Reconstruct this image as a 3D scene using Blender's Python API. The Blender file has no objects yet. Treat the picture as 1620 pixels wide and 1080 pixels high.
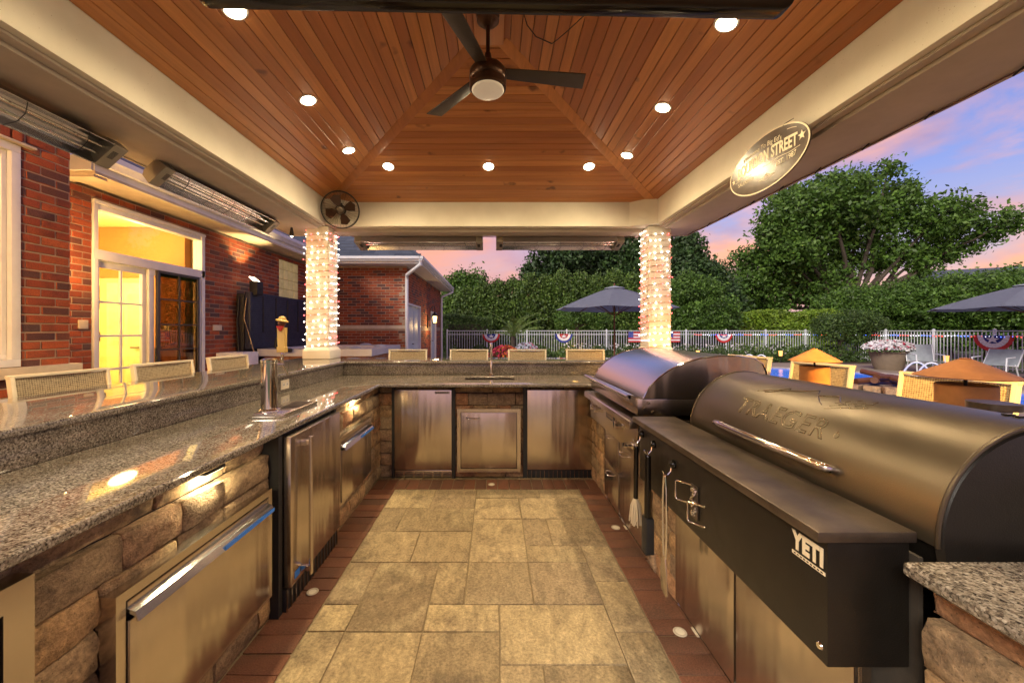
import bpy, bmesh, math, random
import numpy as np
from mathutils import Vector, Matrix
R = math.radians
rnd = random.Random(7)
SC = bpy.context.scene
COL = SC.collection
PW, PH, F0, CX0, CY0, EYE = 1620, 1080, 610.0, 783.0, 523.0, 1.38

# ---------------------------------------------------------------- camera
cam_d = bpy.data.cameras.new('camera')
cam = bpy.data.objects.new('camera', cam_d)
COL.objects.link(cam)
cam.location = (0, 0, EYE)
cam.rotation_euler = (R(90), 0, 0)
cam_d.sensor_width = 36
cam_d.lens = F0 / PW * 36
cam_d.shift_x = (PW / 2 - CX0) / PW
cam_d.shift_y = (CY0 - PH / 2) / PW
cam_d.clip_start = 0.05
cam_d.clip_end = 600
SC.camera = cam

# ---------------------------------------------------------------- world: dusk sky
SUN_EL, SUN_ROT = 3.0, 215.0
world = bpy.data.worlds.new('World')
SC.world = world
world.use_nodes = True
wt = world.node_tree
wt.nodes.clear()
def wn(t, **k):
    n = wt.nodes.new(t)
    for a, b in k.items():
        setattr(n, a, b)
    return n
def wl(a, b):
    wt.links.new(a, b)
tc = wn('ShaderNodeTexCoord')
sep = wn('ShaderNodeSeparateXYZ'); wl(tc.outputs['Generated'], sep.inputs[0])
ramp = wn('ShaderNodeValToRGB'); wl(sep.outputs['Z'], ramp.inputs[0])
el = ramp.color_ramp.elements
el[0].position = 0.0; el[0].color = (0.50, 0.42, 0.48, 1)
el[1].position = 1.0; el[1].color = (0.06, 0.11, 0.34, 1)
for p_, c_ in ((0.14, (0.47, 0.43, 0.60, 1)), (0.28, (0.24, 0.31, 0.70, 1)), (0.42, (0.12, 0.21, 0.62, 1))):
    e = el.new(p_); e.color = c_
mp = wn('ShaderNodeMapping'); wl(tc.outputs['Generated'], mp.inputs[0])
mp.inputs['Scale'].default_value = (1.0, 1.0, 2.6)
mp.inputs['Location'].default_value = (0.9, 0.3, 0.15)
nz = wn('ShaderNodeTexNoise'); wl(mp.outputs[0], nz.inputs['Vector'])
nz.inputs['Scale'].default_value = 2.6; nz.inputs['Detail'].default_value = 7; nz.inputs['Roughness'].default_value = 0.55
nz.inputs['Distortion'].default_value = 0.4
cr = wn('ShaderNodeValToRGB'); wl(nz.outputs['Fac'], cr.inputs[0])
cr.color_ramp.elements[0].position = 0.44; cr.color_ramp.elements[0].color = (0, 0, 0, 1)
cr.color_ramp.elements[1].position = 0.60; cr.color_ramp.elements[1].color = (1, 1, 1, 1)
# clouds: peach where lit, mauve where thin
nz2 = wn('ShaderNodeTexNoise'); wl(mp.outputs[0], nz2.inputs['Vector'])
nz2.inputs['Scale'].default_value = 4.5; nz2.inputs['Detail'].default_value = 4
cc = wn('ShaderNodeValToRGB'); wl(nz2.outputs['Fac'], cc.inputs[0])
cc.color_ramp.elements[0].position = 0.38; cc.color_ramp.elements[0].color = (0.36, 0.24, 0.42, 1)
cc.color_ramp.elements[1].position = 0.58; cc.color_ramp.elements[1].color = (0.95, 0.42, 0.27, 1)
mx = wn('ShaderNodeMix', data_type='RGBA'); wl(cr.outputs[0], mx.inputs['Factor'])
wl(ramp.outputs[0], mx.inputs[6]); wl(cc.outputs[0], mx.inputs[7])
# warm glow near the horizon on the left (towards -X +Y)
dt = wn('ShaderNodeVectorMath', operation='DOT_PRODUCT'); wl(tc.outputs['Generated'], dt.inputs[0])
dt.inputs[1].default_value = (-0.24, 0.96, 0.12)
gr = wn('ShaderNodeMapRange'); wl(dt.outputs['Value'], gr.inputs[0])
gr.inputs[1].default_value = 0.90; gr.inputs[2].default_value = 1.0; gr.inputs[3].default_value = 0.0; gr.inputs[4].default_value = 0.7
mx2 = wn('ShaderNodeMix', data_type='RGBA'); wl(gr.outputs[0], mx2.inputs['Factor'])
wl(mx.outputs[2], mx2.inputs[6]); mx2.inputs[7].default_value = (0.85, 0.33, 0.22, 1)
bg1 = wn('ShaderNodeBackground'); wl(mx2.outputs[2], bg1.inputs[0]); bg1.inputs[1].default_value = 0.78
sky = wn('ShaderNodeTexSky', sky_type='NISHITA'); sky.sun_disc = False
sky.sun_elevation = R(SUN_EL); sky.sun_rotation = R(SUN_ROT)
bg2 = wn('ShaderNodeBackground'); wl(sky.outputs[0], bg2.inputs[0]); bg2.inputs[1].default_value = 0.02
ad = wn('ShaderNodeAddShader'); wl(bg1.outputs[0], ad.inputs[0]); wl(bg2.outputs[0], ad.inputs[1])
wo = wn('ShaderNodeOutputWorld'); wl(ad.outputs[0], wo.inputs[0])

sun_d = bpy.data.lights.new('sun', 'SUN'); sun_d.energy = 2.4; sun_d.angle = R(20); sun_d.color = (1.0, 0.90, 0.74)
sun = bpy.data.objects.new('sun', sun_d); COL.objects.link(sun)
sun.rotation_euler = (R(58), 0, R(-40))

SC.view_settings.view_transform = 'Standard'
SC.view_settings.look = 'None'
SC.view_settings.exposure = 0.6
SC.view_settings.gamma = 1.0
SC.view_settings.use_curve_mapping = False
SC.render.engine = 'CYCLES'
SC.cycles.use_denoising = True
SC.cycles.max_bounces = 8
SC.cycles.diffuse_bounces = 4
SC.cycles.glossy_bounces = 4
SC.cycles.transparent_max_bounces = 12
SC.cycles.sample_clamp_indirect = 6.0
SC.cycles.caustics_reflective = False
SC.cycles.caustics_refractive = False
WARM = (1.0, 0.76, 0.42)

# ---------------------------------------------------------------- object helpers
OFF = {}
def link(o):
    COL.objects.link(o); return o
def thing(name, label, cat, loc=(0, 0, 0), rz=0.0, group=None, local=False):
    o = bpy.data.objects.new(name, None); link(o)
    o.empty_display_size = 0.05
    o.location = loc; o.rotation_euler = (0, 0, rz)
    o['label'] = label; o['category'] = cat
    if group: o['group'] = group
    OFF[o] = Vector((0, 0, 0)) if (local or rz) else Vector(loc)
    return o
def tag(o, label, cat, group=None):
    o['label'] = label; o['category'] = cat
    if group: o['group'] = group
    return o
def retree(src, loc, rz=None, label=None, group=None):
    """copy a thing with its parts and sub-parts"""
    r = src.copy(); link(r); r.location = loc
    if rz is not None: r.rotation_euler = (0, 0, rz)
    if label: r['label'] = label
    if group: r['group'] = group
    def rec(a, b):
        for ch in a.children:
            c = ch.copy(); link(c); c.parent = b
            rec(ch, c)
    rec(src, r)
    return r

class B:
    def __init__(s): s.bm = bmesh.new()
    def quadbox(s, c8):
        v = [s.bm.verts.new(c) for c in c8]
        for f in ((0, 3, 2, 1), (4, 5, 6, 7), (0, 1, 5, 4), (1, 2, 6, 5), (2, 3, 7, 6), (3, 0, 4, 7)):
            s.bm.faces.new([v[i] for i in f])
        return s
    def box(s, x0, x1, y0, y1, z0, z1):
        s.quadbox([(x0, y0, z0), (x1, y0, z0), (x1, y1, z0), (x0, y1, z0), (x0, y0, z1), (x1, y0, z1), (x1, y1, z1), (x0, y1, z1)])
        return s
    def obox(s, c, size, M=None):
        M = M or Matrix.Identity(3); c = Vector(c); hx, hy, hz = [q / 2 for q in size]
        s.quadbox([tuple(c + M @ Vector(p)) for p in ((-hx, -hy, -hz), (hx, -hy, -hz), (hx, hy, -hz), (-hx, hy, -hz), (-hx, -hy, hz), (hx, -hy, hz), (hx, hy, hz), (-hx, hy, hz))])
        return s
    def prism(s, poly, axis, a, b):
        """poly: 2D list; axis 'x' -> (y,z), 'y' -> (x,z), 'z' -> (x,y)"""
        def P(p, t):
            return {'x': (t, p[0], p[1]), 'y': (p[0], t, p[1]), 'z': (p[0], p[1], t)}[axis]
        A = [s.bm.verts.new(P(p, a)) for p in poly]; Bv = [s.bm.verts.new(P(p, b)) for p in poly]
        s.bm.faces.new(A); s.bm.faces.new(Bv[::-1])
        n = len(poly)
        for i in range(n):
            s.bm.faces.new([A[i], Bv[i], Bv[(i + 1) % n], A[(i + 1) % n]])
        return s
    def tube(s, pts, r, n=8, closed=False, r1=None):
        pts = [Vector(p) for p in pts]; rings = []
        N = len(pts); up = None
        for i, p in enumerate(pts):
            if closed: t = pts[(i + 1) % N] - pts[i - 1]
            else: t = pts[min(i + 1, N - 1)] - pts[max(i - 1, 0)]
            t.normalize()
            if up is None:
                up = Vector((0, 0, 1)) if abs(t.z) < 0.9 else Vector((1, 0, 0))
            a = t.cross(up)
            if a.length < 1e-5: a = t.cross(Vector((1, 0.3, 0)))
            a.normalize(); b = a.cross(t).normalized(); up = b
            rr = r if r1 is None else r + (r1 - r) * i / (N - 1)
            rings.append([s.bm.verts.new(p + a * rr * math.cos(2 * math.pi * k / n) + b * rr * math.sin(2 * math.pi * k / n)) for k in range(n)])
        m = N if closed else N - 1
        for i in range(m):
            A, C = rings[i], rings[(i + 1) % N]
            for k in range(n):
                s.bm.faces.new([A[k], A[(k + 1) % n], C[(k + 1) % n], C[k]])
        if not closed:
            s.bm.faces.new(rings[0][::-1]); s.bm.faces.new(rings[-1])
        return s
    def cyl(s, p0, p1, r, n=16, r1=None):
        return s.tube([p0, p1], r, n, r1=r if r1 is None else r1)
    def lathe(s, prof, c=(0, 0, 0), n=24, M=None):
        M = M or Matrix.Identity(3); c = Vector(c); rings = []
        for (r, z) in prof:
            if r < 1e-6: rings.append([s.bm.verts.new(c + M @ Vector((0, 0, z)))])
            else: rings.append([s.bm.verts.new(c + M @ Vector((r * math.cos(2 * math.pi * k / n), r * math.sin(2 * math.pi * k / n), z))) for k in range(n)])
        for A, C in zip(rings, rings[1:]):
            for k in range(n):
                a = [A[0]] if len(A) == 1 else [A[k], A[(k + 1) % n]]
                b = [C[0]] if len(C) == 1 else [C[(k + 1) % n], C[k]]
                if len(a) + len(b) > 2: s.bm.faces.new(a + b)
        for Rg, rev in ((rings[0], True), (rings[-1], False)):
            if len(Rg) > 1: s.bm.faces.new(Rg[::-1] if rev else Rg)
        return s
    def ico(s, c, r, sub=1, sc=(1, 1, 1)):
        M = Matrix.Translation(Vector(c)) @ Matrix.Diagonal((r * sc[0], r * sc[1], r * sc[2], 1))
        bmesh.ops.create_icosphere(s.bm, subdivisions=sub, radius=1, matrix=M)
        return s
    def sheet(s, poly, z):
        s.bm.faces.new([s.bm.verts.new((p[0], p[1], z)) for p in poly]); return s
    def mesh(s, name, mat, bevel=0, seg=2, jit=0, ang=35, off=None):
        bm = s.bm
        bmesh.ops.recalc_face_normals(bm, faces=bm.faces[:])
        if bevel:
            es = [e for e in bm.edges if len(e.link_faces) == 2 and e.calc_face_angle(0) > R(28)]
            bmesh.ops.bevel(bm, geom=es, offset=bevel, segments=seg, affect='EDGES', profile=0.6, clamp_overlap=True)
        if jit:
            for v in bm.verts:
                v.co += Vector((rnd.uniform(-jit, jit), rnd.uniform(-jit, jit), rnd.uniform(-jit, jit)))
        if off is not None:
            bmesh.ops.translate(bm, verts=bm.verts[:], vec=-off)
        me = bpy.data.meshes.new(name)
        bm.to_mesh(me); bm.free()
        me.materials.append(mat)
        me.polygons.foreach_set('use_smooth', [True] * len(me.polygons))
        me.set_sharp_from_angle(angle=R(ang))
        return me
    def build(s, name, mat, parent=None, bevel=0, seg=2, jit=0, ang=35, kind=None):
        off = None
        if parent is not None: off = OFF.get(parent)
        me = s.mesh(name, mat, bevel, seg, jit, ang, off)
        o = bpy.data.objects.new(name, me); link(o)
        if parent is not None:
            o.parent = parent; OFF[o] = off
        if kind: o['kind'] = kind
        return o
def put(name, me, parent, loc, rot=(0, 0, 0), sc=None):
    o = bpy.data.objects.new(name, me); link(o); o.parent = parent
    o.location = Vector(loc) - OFF[parent]; o.rotation_euler = rot
    if sc: o.scale = sc
    OFF[o] = Vector((0, 0, 0))
    return o
def box(x0, x1, y0, y1, z0, z1): return B().box(x0, x1, y0, y1, z0, z1)
def struct(o): o['kind'] = 'structure'; return o
def lamp(name, kind, loc, energy, color, parent=None, rot=(0, 0, 0), **k):
    d = bpy.data.lights.new(name, kind); d.energy = energy; d.color = color
    for a, b in k.items(): setattr(d, a, b)
    o = bpy.data.objects.new(name, d); link(o); o.rotation_euler = rot
    if parent is not None:
        o.parent = parent; o.location = Vector(loc) - OFF[parent]
    else: o.location = loc
    return o

# ---------------------------------------------------------------- materials
def nodes(name):
    m = bpy.data.materials.new(name); m.use_nodes = True
    t = m.node_tree; p = t.nodes['Principled BSDF']
    return m, t, p
def N(t, typ, inp=None, **k):
    n = t.nodes.new(typ)
    for a, b in k.items(): setattr(n, a, b)
    for a, b in (inp or {}).items():
        if hasattr(b, 'is_linked') or hasattr(b, 'links'): t.links.new(b, n.inputs[a])
        else: n.inputs[a].default_value = b
    return n
def rampn(t, fac, stops, interp='LINEAR'):
    r = t.nodes.new('ShaderNodeValToRGB'); r.color_ramp.interpolation = interp
    t.links.new(fac, r.inputs[0])
    e = r.color_ramp.elements
    e[0].position, e[0].color = stops[0][0], (*stops[0][1], 1)
    e[1].position, e[1].color = stops[-1][0], (*stops[-1][1], 1)
    for p, c in stops[1:-1]:
        q = e.new(p); q.color = (*c, 1)
    return r.outputs[0]
def coords(t, scale=(1, 1, 1), kind='Object', rand=False):
    c = t.nodes.new('ShaderNodeTexCoord')
    m = N(t, 'ShaderNodeMapping', {'Vector': c.outputs[kind], 'Scale': scale})
    if rand:
        oi = t.nodes.new('ShaderNodeObjectInfo')
        ml = N(t, 'ShaderNodeMath', {0: oi.outputs['Random'], 1: 37.0}, operation='MULTIPLY')
        t.links.new(ml.outputs[0], m.inputs['Location'])
    return m.outputs[0]
def noise(t, vec, scale, detail=4, rough=0.55, dist=0):
    return N(t, 'ShaderNodeTexNoise', {'Vector': vec, 'Scale': scale, 'Detail': detail, 'Roughness': rough, 'Distortion': dist}).outputs['Fac']
def bump(t, p, h, strength, dist=0.01):
    b = N(t, 'ShaderNodeBump', {'Height': h, 'Strength': strength, 'Distance': dist})
    t.links.new(b.outputs[0], p.inputs['Normal'])
def mixc(t, fac, a, b, mode='MIX'):
    m = t.nodes.new('ShaderNodeMix'); m.data_type = 'RGBA'; m.blend_type = mode
    for key, v in (('Factor', fac), (6, a), (7, b)):
        if hasattr(v, 'links'): t.links.new(v, m.inputs[key])
        elif key != 'Factor' and len(v) == 3: m.inputs[key].default_value = (*v, 1)
        else: m.inputs[key].default_value = v
    return m.outputs[2]
def flat(name, col, rough=0.5, metal=0.0, var=0.12, nscale=8, bmp=0.0, bscale=60, emit=None, es=0, coat=0):
    m, t, p = nodes(name)
    v = coords(t)
    n = noise(t, v, nscale)
    lo = tuple(max(0, c * (1 - var)) for c in col); hi = tuple(min(1, c * (1 + var)) for c in col)
    t.links.new(rampn(t, n, [(0.3, lo), (0.7, hi)]), p.inputs['Base Color'])
    r = N(t, 'ShaderNodeMapRange', {0: noise(t, v, nscale * 2.3), 1: 0.3, 2: 0.7, 3: max(0.02, rough * 0.85), 4: min(1, rough * 1.15)})
    t.links.new(r.outputs[0], p.inputs['Roughness'])
    p.inputs['Metallic'].default_value = metal
    if coat: p.inputs['Coat Weight'].default_value = coat
    if bmp: bump(t, p, noise(t, v, bscale, 3), bmp, 0.004)
    if emit: p.inputs['Emission Color'].default_value = (*emit, 1); p.inputs['Emission Strength'].default_value = es
    return m
def isl_random(t):
    g = t.nodes.new('ShaderNodeNewGeometry'); oi = t.nodes.new('ShaderNodeObjectInfo')
    a = N(t, 'ShaderNodeMath', {0: g.outputs['Random Per Island'], 1: oi.outputs['Random']}, operation='ADD')
    return N(t, 'ShaderNodeMath', {0: a.outputs[0]}, operation='FRACT').outputs[0]
def masonry(name, stops, rough=0.85, nscale=9, stain=(0.1, 0.07, 0.05), stain_amt=0.4, bmp=0.5, bscale=55, ramp_interp='LINEAR', fine=180):
    m, t, p = nodes(name)
    base = rampn(t, isl_random(t), stops, ramp_interp)
    v = coords(t, rand=True)
    n1 = noise(t, v, nscale, 6, 0.65)
    f1 = N(t, 'ShaderNodeMapRange', {0: n1, 1: 0.47, 2: 0.68, 3: 0.0, 4: stain_amt}).outputs[0]
    c = mixc(t, f1, base, stain)
    n2 = noise(t, v, fine, 3, 0.7)
    f2 = N(t, 'ShaderNodeMapRange', {0: n2, 1: 0.3, 2: 0.7, 3: 0.6, 4: 1.35}).outputs[0]
    c2 = mixc(t, 1.0, c, f2, 'MULTIPLY')
    t.links.new(c2, p.inputs['Base Color'])
    p.inputs['Roughness'].default_value = rough
    h = N(t, 'ShaderNodeMath', {0: noise(t, v, bscale, 5, 0.7), 1: n1}, operation='ADD').outputs[0]
    bump(t, p, h, bmp, 0.009)
    return m
def rugged(name, stops, rough, big, streak, bmp, dark, light, pit=0.13):
    m, t, p = nodes(name)
    base = rampn(t, isl_random(t), stops)
    v = coords(t, rand=True)
    n1 = noise(t, v, big, 8, 0.68, 0.3)
    c = mixc(t, N(t, 'ShaderNodeMapRange', {0: n1, 1: 0.50, 2: 0.66, 3: 0.0, 4: 0.85}).outputs[0], base, dark)
    n0 = noise(t, v, big * 0.7, 5, 0.6, 0.8)
    c = mixc(t, N(t, 'ShaderNodeMapRange', {0: n0, 1: 0.54, 2: 0.72, 3: 0.0, 4: 0.6}).outputs[0], c, light)
    vs = coords(t, streak, rand=True)
    n2 = noise(t, vs, 9.0, 6, 0.7, 0.4)
    c = mixc(t, 1.0, c, N(t, 'ShaderNodeMapRange', {0: n2, 1: 0.3, 2: 0.7, 3: 0.66, 4: 1.28}).outputs[0], 'MULTIPLY')
    n3 = noise(t, v, 75, 5, 0.75)
    c = mixc(t, 1.0, c, N(t, 'ShaderNodeMapRange', {0: n3, 1: 0.32, 2: 0.68, 3: 0.58, 4: 1.36}).outputs[0], 'MULTIPLY')
    vo = N(t, 'ShaderNodeTexVoronoi', {'Vector': v, 'Scale': 70.0}).outputs['Distance']
    pm = N(t, 'ShaderNodeMath', {0: vo, 1: pit}, operation='LESS_THAN').outputs[0]
    c = mixc(t, N(t, 'ShaderNodeMath', {0: pm, 1: 0.55}, operation='MULTIPLY').outputs[0], c, tuple(x * 0.4 for x in dark))
    t.links.new(c, p.inputs['Base Color']); p.inputs['Roughness'].default_value = rough
    h = N(t, 'ShaderNodeMath', {0: N(t, 'ShaderNodeMath', {0: n3, 1: n2}, operation='ADD').outputs[0], 1: pm}, operation='SUBTRACT').outputs[0]
    h = N(t, 'ShaderNodeMath', {0: h, 1: n1}, operation='ADD').outputs[0]
    bump(t, p, h, bmp, 0.010)
    return m
def granite():
    m, t, p = nodes('granite')
    v = coords(t)
    n = noise(t, v, 130, 4, 0.7)
    vo = N(t, 'ShaderNodeTexVoronoi', {'Vector': v, 'Scale': 215.0}).outputs['Color']
    sp = N(t, 'ShaderNodeSeparateColor', {0: vo}).outputs[0]
    a = rampn(t, sp, [(0.0, (0.02, 0.018, 0.017)), (0.26, (0.035, 0.032, 0.03)), (0.34, (0.14, 0.12, 0.10)), (0.62, (0.22, 0.19, 0.155)), (0.84, (0.34, 0.31, 0.27)), (1.0, (0.50, 0.47, 0.42))])
    b = rampn(t, n, [(0.40, (0.022, 0.02, 0.018)), (0.47, (0.14, 0.115, 0.095)), (0.56, (0.26, 0.225, 0.185)), (0.66, (0.46, 0.42, 0.36))])
    c = mixc(t, 0.45, a, b)
    big = noise(t, v, 7, 4)
    f = N(t, 'ShaderNodeMapRange', {0: big, 1: 0.35, 2: 0.65, 3: 0.8, 4: 1.15}).outputs[0]
    t.links.new(mixc(t, 1.0, c, f, 'MULTIPLY'), p.inputs['Base Color'])
    p.inputs['Roughness'].default_value = 0.05
    p.inputs['Specular IOR Level'].default_value = 0.6
    return m
def steel(name, axis, base=(0.64, 0.575, 0.51), rough=0.24, wob=0.5):
    """brushed stainless; axis = direction of the brushing in object space"""
    m, t, p = nodes(name)
    sc = {'x': (8, 1400, 1400), 'y': (1400, 8, 1400), 'z': (1400, 1400, 8)}[axis]
    v = coords(t, sc)
    n = noise(t, v, 1.0, 3, 0.6)
    v2 = coords(t, {'x': (1.2, 7, 1.6), 'y': (7, 1.2, 1.6), 'z': (7, 7, 0.7)}[axis])
    n2 = noise(t, v2, 1.0, 2, 0.5)
    t.links.new(rampn(t, n, [(0.2, tuple(c * 0.96 for c in base)), (0.8, tuple(min(1, c * 1.04) for c in base))]), p.inputs['Base Color'])
    p.inputs['Metallic'].default_value = 1.0
    r = N(t, 'ShaderNodeMapRange', {0: n, 1: 0.2, 2: 0.8, 3: rough * 0.92, 4: rough * 1.1}).outputs[0]
    t.links.new(r, p.inputs['Roughness'])
    b1 = N(t, 'ShaderNodeBump', {'Height': n, 'Strength': 0.0, 'Distance': 0.001})
    b2 = N(t, 'ShaderNodeBump', {'Height': n2, 'Strength': wob, 'Distance': 0.03})
    t.links.new(b1.outputs[0], b2.inputs['Normal'])
    t.links.new(b2.outputs[0], p.inputs['Normal'])
    return m
def wood(name, axis, lo, hi, rough=0.38, per_board=True, dark=(0.10, 0.03, 0.01)):
    m, t, p = nodes(name)
    sc = {'x': (1.2, 26, 26), 'y': (26, 1.2, 26), 'z': (26, 26, 1.2)}[axis]
    v = coords(t, sc, rand=True)
    n = noise(t, v, 1.0, 6, 0.62, 0.6)
    base = rampn(t, isl_random(t), [(0.0, lo), (0.5, tuple((a + b) / 2 for a, b in zip(lo, hi))), (1.0, hi)])
    f = N(t, 'ShaderNodeMapRange', {0: n, 1: 0.3, 2: 0.75, 3: 0.0, 4: 0.55}).outputs[0]
    c = mixc(t, f, base, tuple(x * 0.55 for x in lo))
    v3 = coords(t, (1, 1, 1), rand=True)
    kn = N(t, 'ShaderNodeMapRange', {0: noise(t, v3, 5, 2), 1: 0.68, 2: 0.76, 3: 0.0, 4: 0.8}).outputs[0]
    c = mixc(t, kn, c, dark)
    t.links.new(c, p.inputs['Base Color'])
    p.inputs['Roughness'].default_value = rough
    p.inputs['Coat Weight'].default_value = 0.25; p.inputs['Coat Roughness'].default_value = 0.25
    bump(t, p, n, 0.12, 0.004)
    return m
def foliage(name, stops, trans=0.25):
    m, t, p = nodes(name)
    g = t.nodes.new('ShaderNodeNewGeometry')
    c = rampn(t, g.outputs['Random Per Island'], stops)
    v = coords(t)
    f = N(t, 'ShaderNodeMapRange', {0: noise(t, v, 1.3, 5, 0.7), 1: 0.32, 2: 0.66, 3: 0.5, 4: 1.55}).outputs[0]
    c = mixc(t, 1.0, c, f, 'MULTIPLY')
    t.links.new(c, p.inputs['Base Color']); p.inputs['Roughness'].default_value = 0.55
    tr = t.nodes.new('ShaderNodeBsdfTranslucent'); t.links.new(c, tr.inputs[0])
    ms = t.nodes.new('ShaderNodeMixShader'); ms.inputs[0].default_value = trans
    t.links.new(p.outputs[0], ms.inputs[1]); t.links.new(tr.outputs[0], ms.inputs[2])
    t.links.new(ms.outputs[0], t.nodes['Material Output'].inputs[0])
    return m
def emis(name, col, s):
    m, t, p = nodes(name)
    p.inputs['Base Color'].default_value = (*col, 1)
    p.inputs['Emission Color'].default_value = (*col, 1); p.inputs['Emission Strength'].default_value = s
    return m
def glassy(name, tint=(0.9, 0.9, 0.88), gl=0.12):
    m, t, p = nodes(name)
    tr = t.nodes.new('ShaderNodeBsdfTransparent'); tr.inputs[0].default_value = (*tint, 1)
    go = t.nodes.new('ShaderNodeBsdfGlossy'); go.inputs['Roughness'].default_value = 0.02
    fr = t.nodes.new('ShaderNodeFresnel'); fr.inputs[0].default_value = 1.5
    f = N(t, 'ShaderNodeMapRange', {0: fr.outputs[0], 1: 0.0, 2: 1.0, 3: gl * 0.4, 4: 1.0}).outputs[0]
    bf = t.nodes.new('ShaderNodeNewGeometry')
    nb_ = N(t, 'ShaderNodeMath', {0: 1.0, 1: bf.outputs['Backfacing']}, operation='SUBTRACT').outputs[0]
    f = N(t, 'ShaderNodeMath', {0: f, 1: nb_}, operation='MULTIPLY').outputs[0]
    ms = t.nodes.new('ShaderNodeMixShader'); t.links.new(f, ms.inputs[0])
    t.links.new(tr.outputs[0], ms.inputs[1]); t.links.new(go.outputs[0], ms.inputs[2])
    t.links.new(ms.outputs[0], t.nodes['Material Output'].inputs[0])
    return m
def weave(name, a, b, s=160):
    m, t, p = nodes(name)
    v = coords(t)
    w1 = N(t, 'ShaderNodeTexWave', {'Vector': v, 'Scale': s / 6.0, 'Distortion': 1.5, 'Detail': 1.0}, bands_direction='Z').outputs['Fac']
    w2 = N(t, 'ShaderNodeTexWave', {'Vector': v, 'Scale': s / 6.0, 'Distortion': 1.5, 'Detail': 1.0}, bands_direction='X').outputs['Fac']
    w = N(t, 'ShaderNodeMath', {0: w1, 1: w2}, operation='MULTIPLY').outputs[0]
    n = noise(t, v, 60, 3)
    w = N(t, 'ShaderNodeMath', {0: w, 1: n}, operation='ADD').outputs[0]
    t.links.new(rampn(t, w, [(0.35, a), (0.95, b)]), p.inputs['Base Color'])
    p.inputs['Roughness'].default_value = 0.7
    bump(t, p, w, 0.5, 0.003)
    return m

M = {}
M['granite'] = granite()
M['stone'] = rugged('wall_stone', [(0.0, (0.20, 0.125, 0.075)), (0.18, (0.50, 0.31, 0.15)), (0.36, (0.30, 0.21, 0.13)), (0.54, (0.52, 0.36, 0.20)), (0.72, (0.45, 0.21, 0.10)), (0.86, (0.36, 0.27, 0.175)), (1.0, (0.27, 0.165, 0.10))], 0.92, 9, (1.6, 1.6, 2.4), 1.0, (0.13, 0.085, 0.055), (0.52, 0.38, 0.22))
M['core'] = flat('wall_core', (0.05, 0.04, 0.03), 0.95, bmp=0.4)
M['paver'] = rugged('tan_paver', [(0.0, (0.25, 0.185, 0.11)), (0.35, (0.42, 0.32, 0.185)), (0.7, (0.31, 0.23, 0.14)), (1.0, (0.50, 0.385, 0.215))], 0.82, 3.4, (2.2, 0.9, 1), 0.55, (0.17, 0.125, 0.08), (0.52, 0.42, 0.25), 0.09)
M['redpaver'] = masonry('red_paver', [(0.0, (0.15, 0.062, 0.034)), (0.5, (0.20, 0.078, 0.042)), (1.0, (0.12, 0.056, 0.034))], 0.8, 5, (0.10, 0.055, 0.035), 0.6, 0.35, 90)
M['sand'] = flat('joint_sand', (0.26, 0.20, 0.12), 0.95, bmp=0.6, nscale=40, bscale=200)
M['brick'] = masonry('house_brick', [(0.0, (0.29, 0.058, 0.022)), (0.25, (0.38, 0.090, 0.030)), (0.45, (0.22, 0.046, 0.022)), (0.66, (0.32, 0.068, 0.028)), (0.80, (0.12, 0.043, 0.035)), (0.93, (0.09, 0.05, 0.05)), (1.0, (0.38, 0.11, 0.04))], 0.85, 8, (0.09, 0.035, 0.025), 0.5, 0.5, 70)
M['mortar'] = flat('mortar', (0.34, 0.25, 0.18), 0.95, bmp=0.5, bscale=150)
M['limestone'] = flat('limestone', (0.58, 0.50, 0.38), 0.85, bmp=0.3)
M['stucco'] = None
def stucco():
    m, t, p = nodes('cream_stucco')
    v = coords(t)
    n = noise(t, v, 3, 3)
    base = rampn(t, n, [(0.35, (0.72, 0.68, 0.57)), (0.65, (0.80, 0.76, 0.65))])
    vo = N(t, 'ShaderNodeTexVoronoi', {'Vector': v, 'Scale': 55.0, 'Randomness': 1.0}).outputs['Distance']
    rn = noise(t, v, 28, 3)
    pit = N(t, 'ShaderNodeMath', {0: N(t, 'ShaderNodeMath', {0: vo, 1: 0.11}, operation='LESS_THAN').outputs[0], 1: N(t, 'ShaderNodeMath', {0: rn, 1: 0.56}, operation='GREATER_THAN').outputs[0]}, operation='MULTIPLY').outputs[0]
    t.links.new(mixc(t, N(t, 'ShaderNodeMath', {0: pit, 1: 0.6}, operation='MULTIPLY').outputs[0], base, (0.35, 0.27, 0.16)), p.inputs['Base Color'])
    p.inputs['Roughness'].default_value = 0.7
    h = N(t, 'ShaderNodeMath', {0: noise(t, v, 120, 3), 1: pit}, operation='SUBTRACT').outputs[0]
    bump(t, p, h, 0.25, 0.003)
    return m
M['stucco'] = stucco()
M['soffit'] = flat('soffit_paint', (0.50, 0.44, 0.38), 0.75, var=0.06, bmp=0.1)
M['whitetrim'] = flat('white_trim', (0.72, 0.72, 0.72), 0.45, var=0.05)
M['gutter'] = flat('gutter_metal', (0.70, 0.73, 0.78), 0.3, var=0.05)
M['ceil_y'] = wood('cedar_board_long', 'y', (0.42, 0.135, 0.030), (0.68, 0.285, 0.08))
M['ceil_x'] = wood('cedar_board_cross', 'x', (0.42, 0.135, 0.030), (0.68, 0.285, 0.08))
M['ceil_gap'] = flat('ceiling_gap', (0.05, 0.018, 0.008), 0.9)
M['steel_z'] = steel('brushed_steel_upright', 'z')
M['steel_x'] = steel('brushed_steel_level', 'x')
M['steel_y'] = steel('brushed_steel_long', 'y')
M['steel_hood'] = steel('brushed_steel_hood', 'y', (0.60, 0.60, 0.62), 0.2, 0.04)
M['chrome'] = flat('chrome', (0.75, 0.72, 0.68), 0.08, 1.0, var=0.03)
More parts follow.
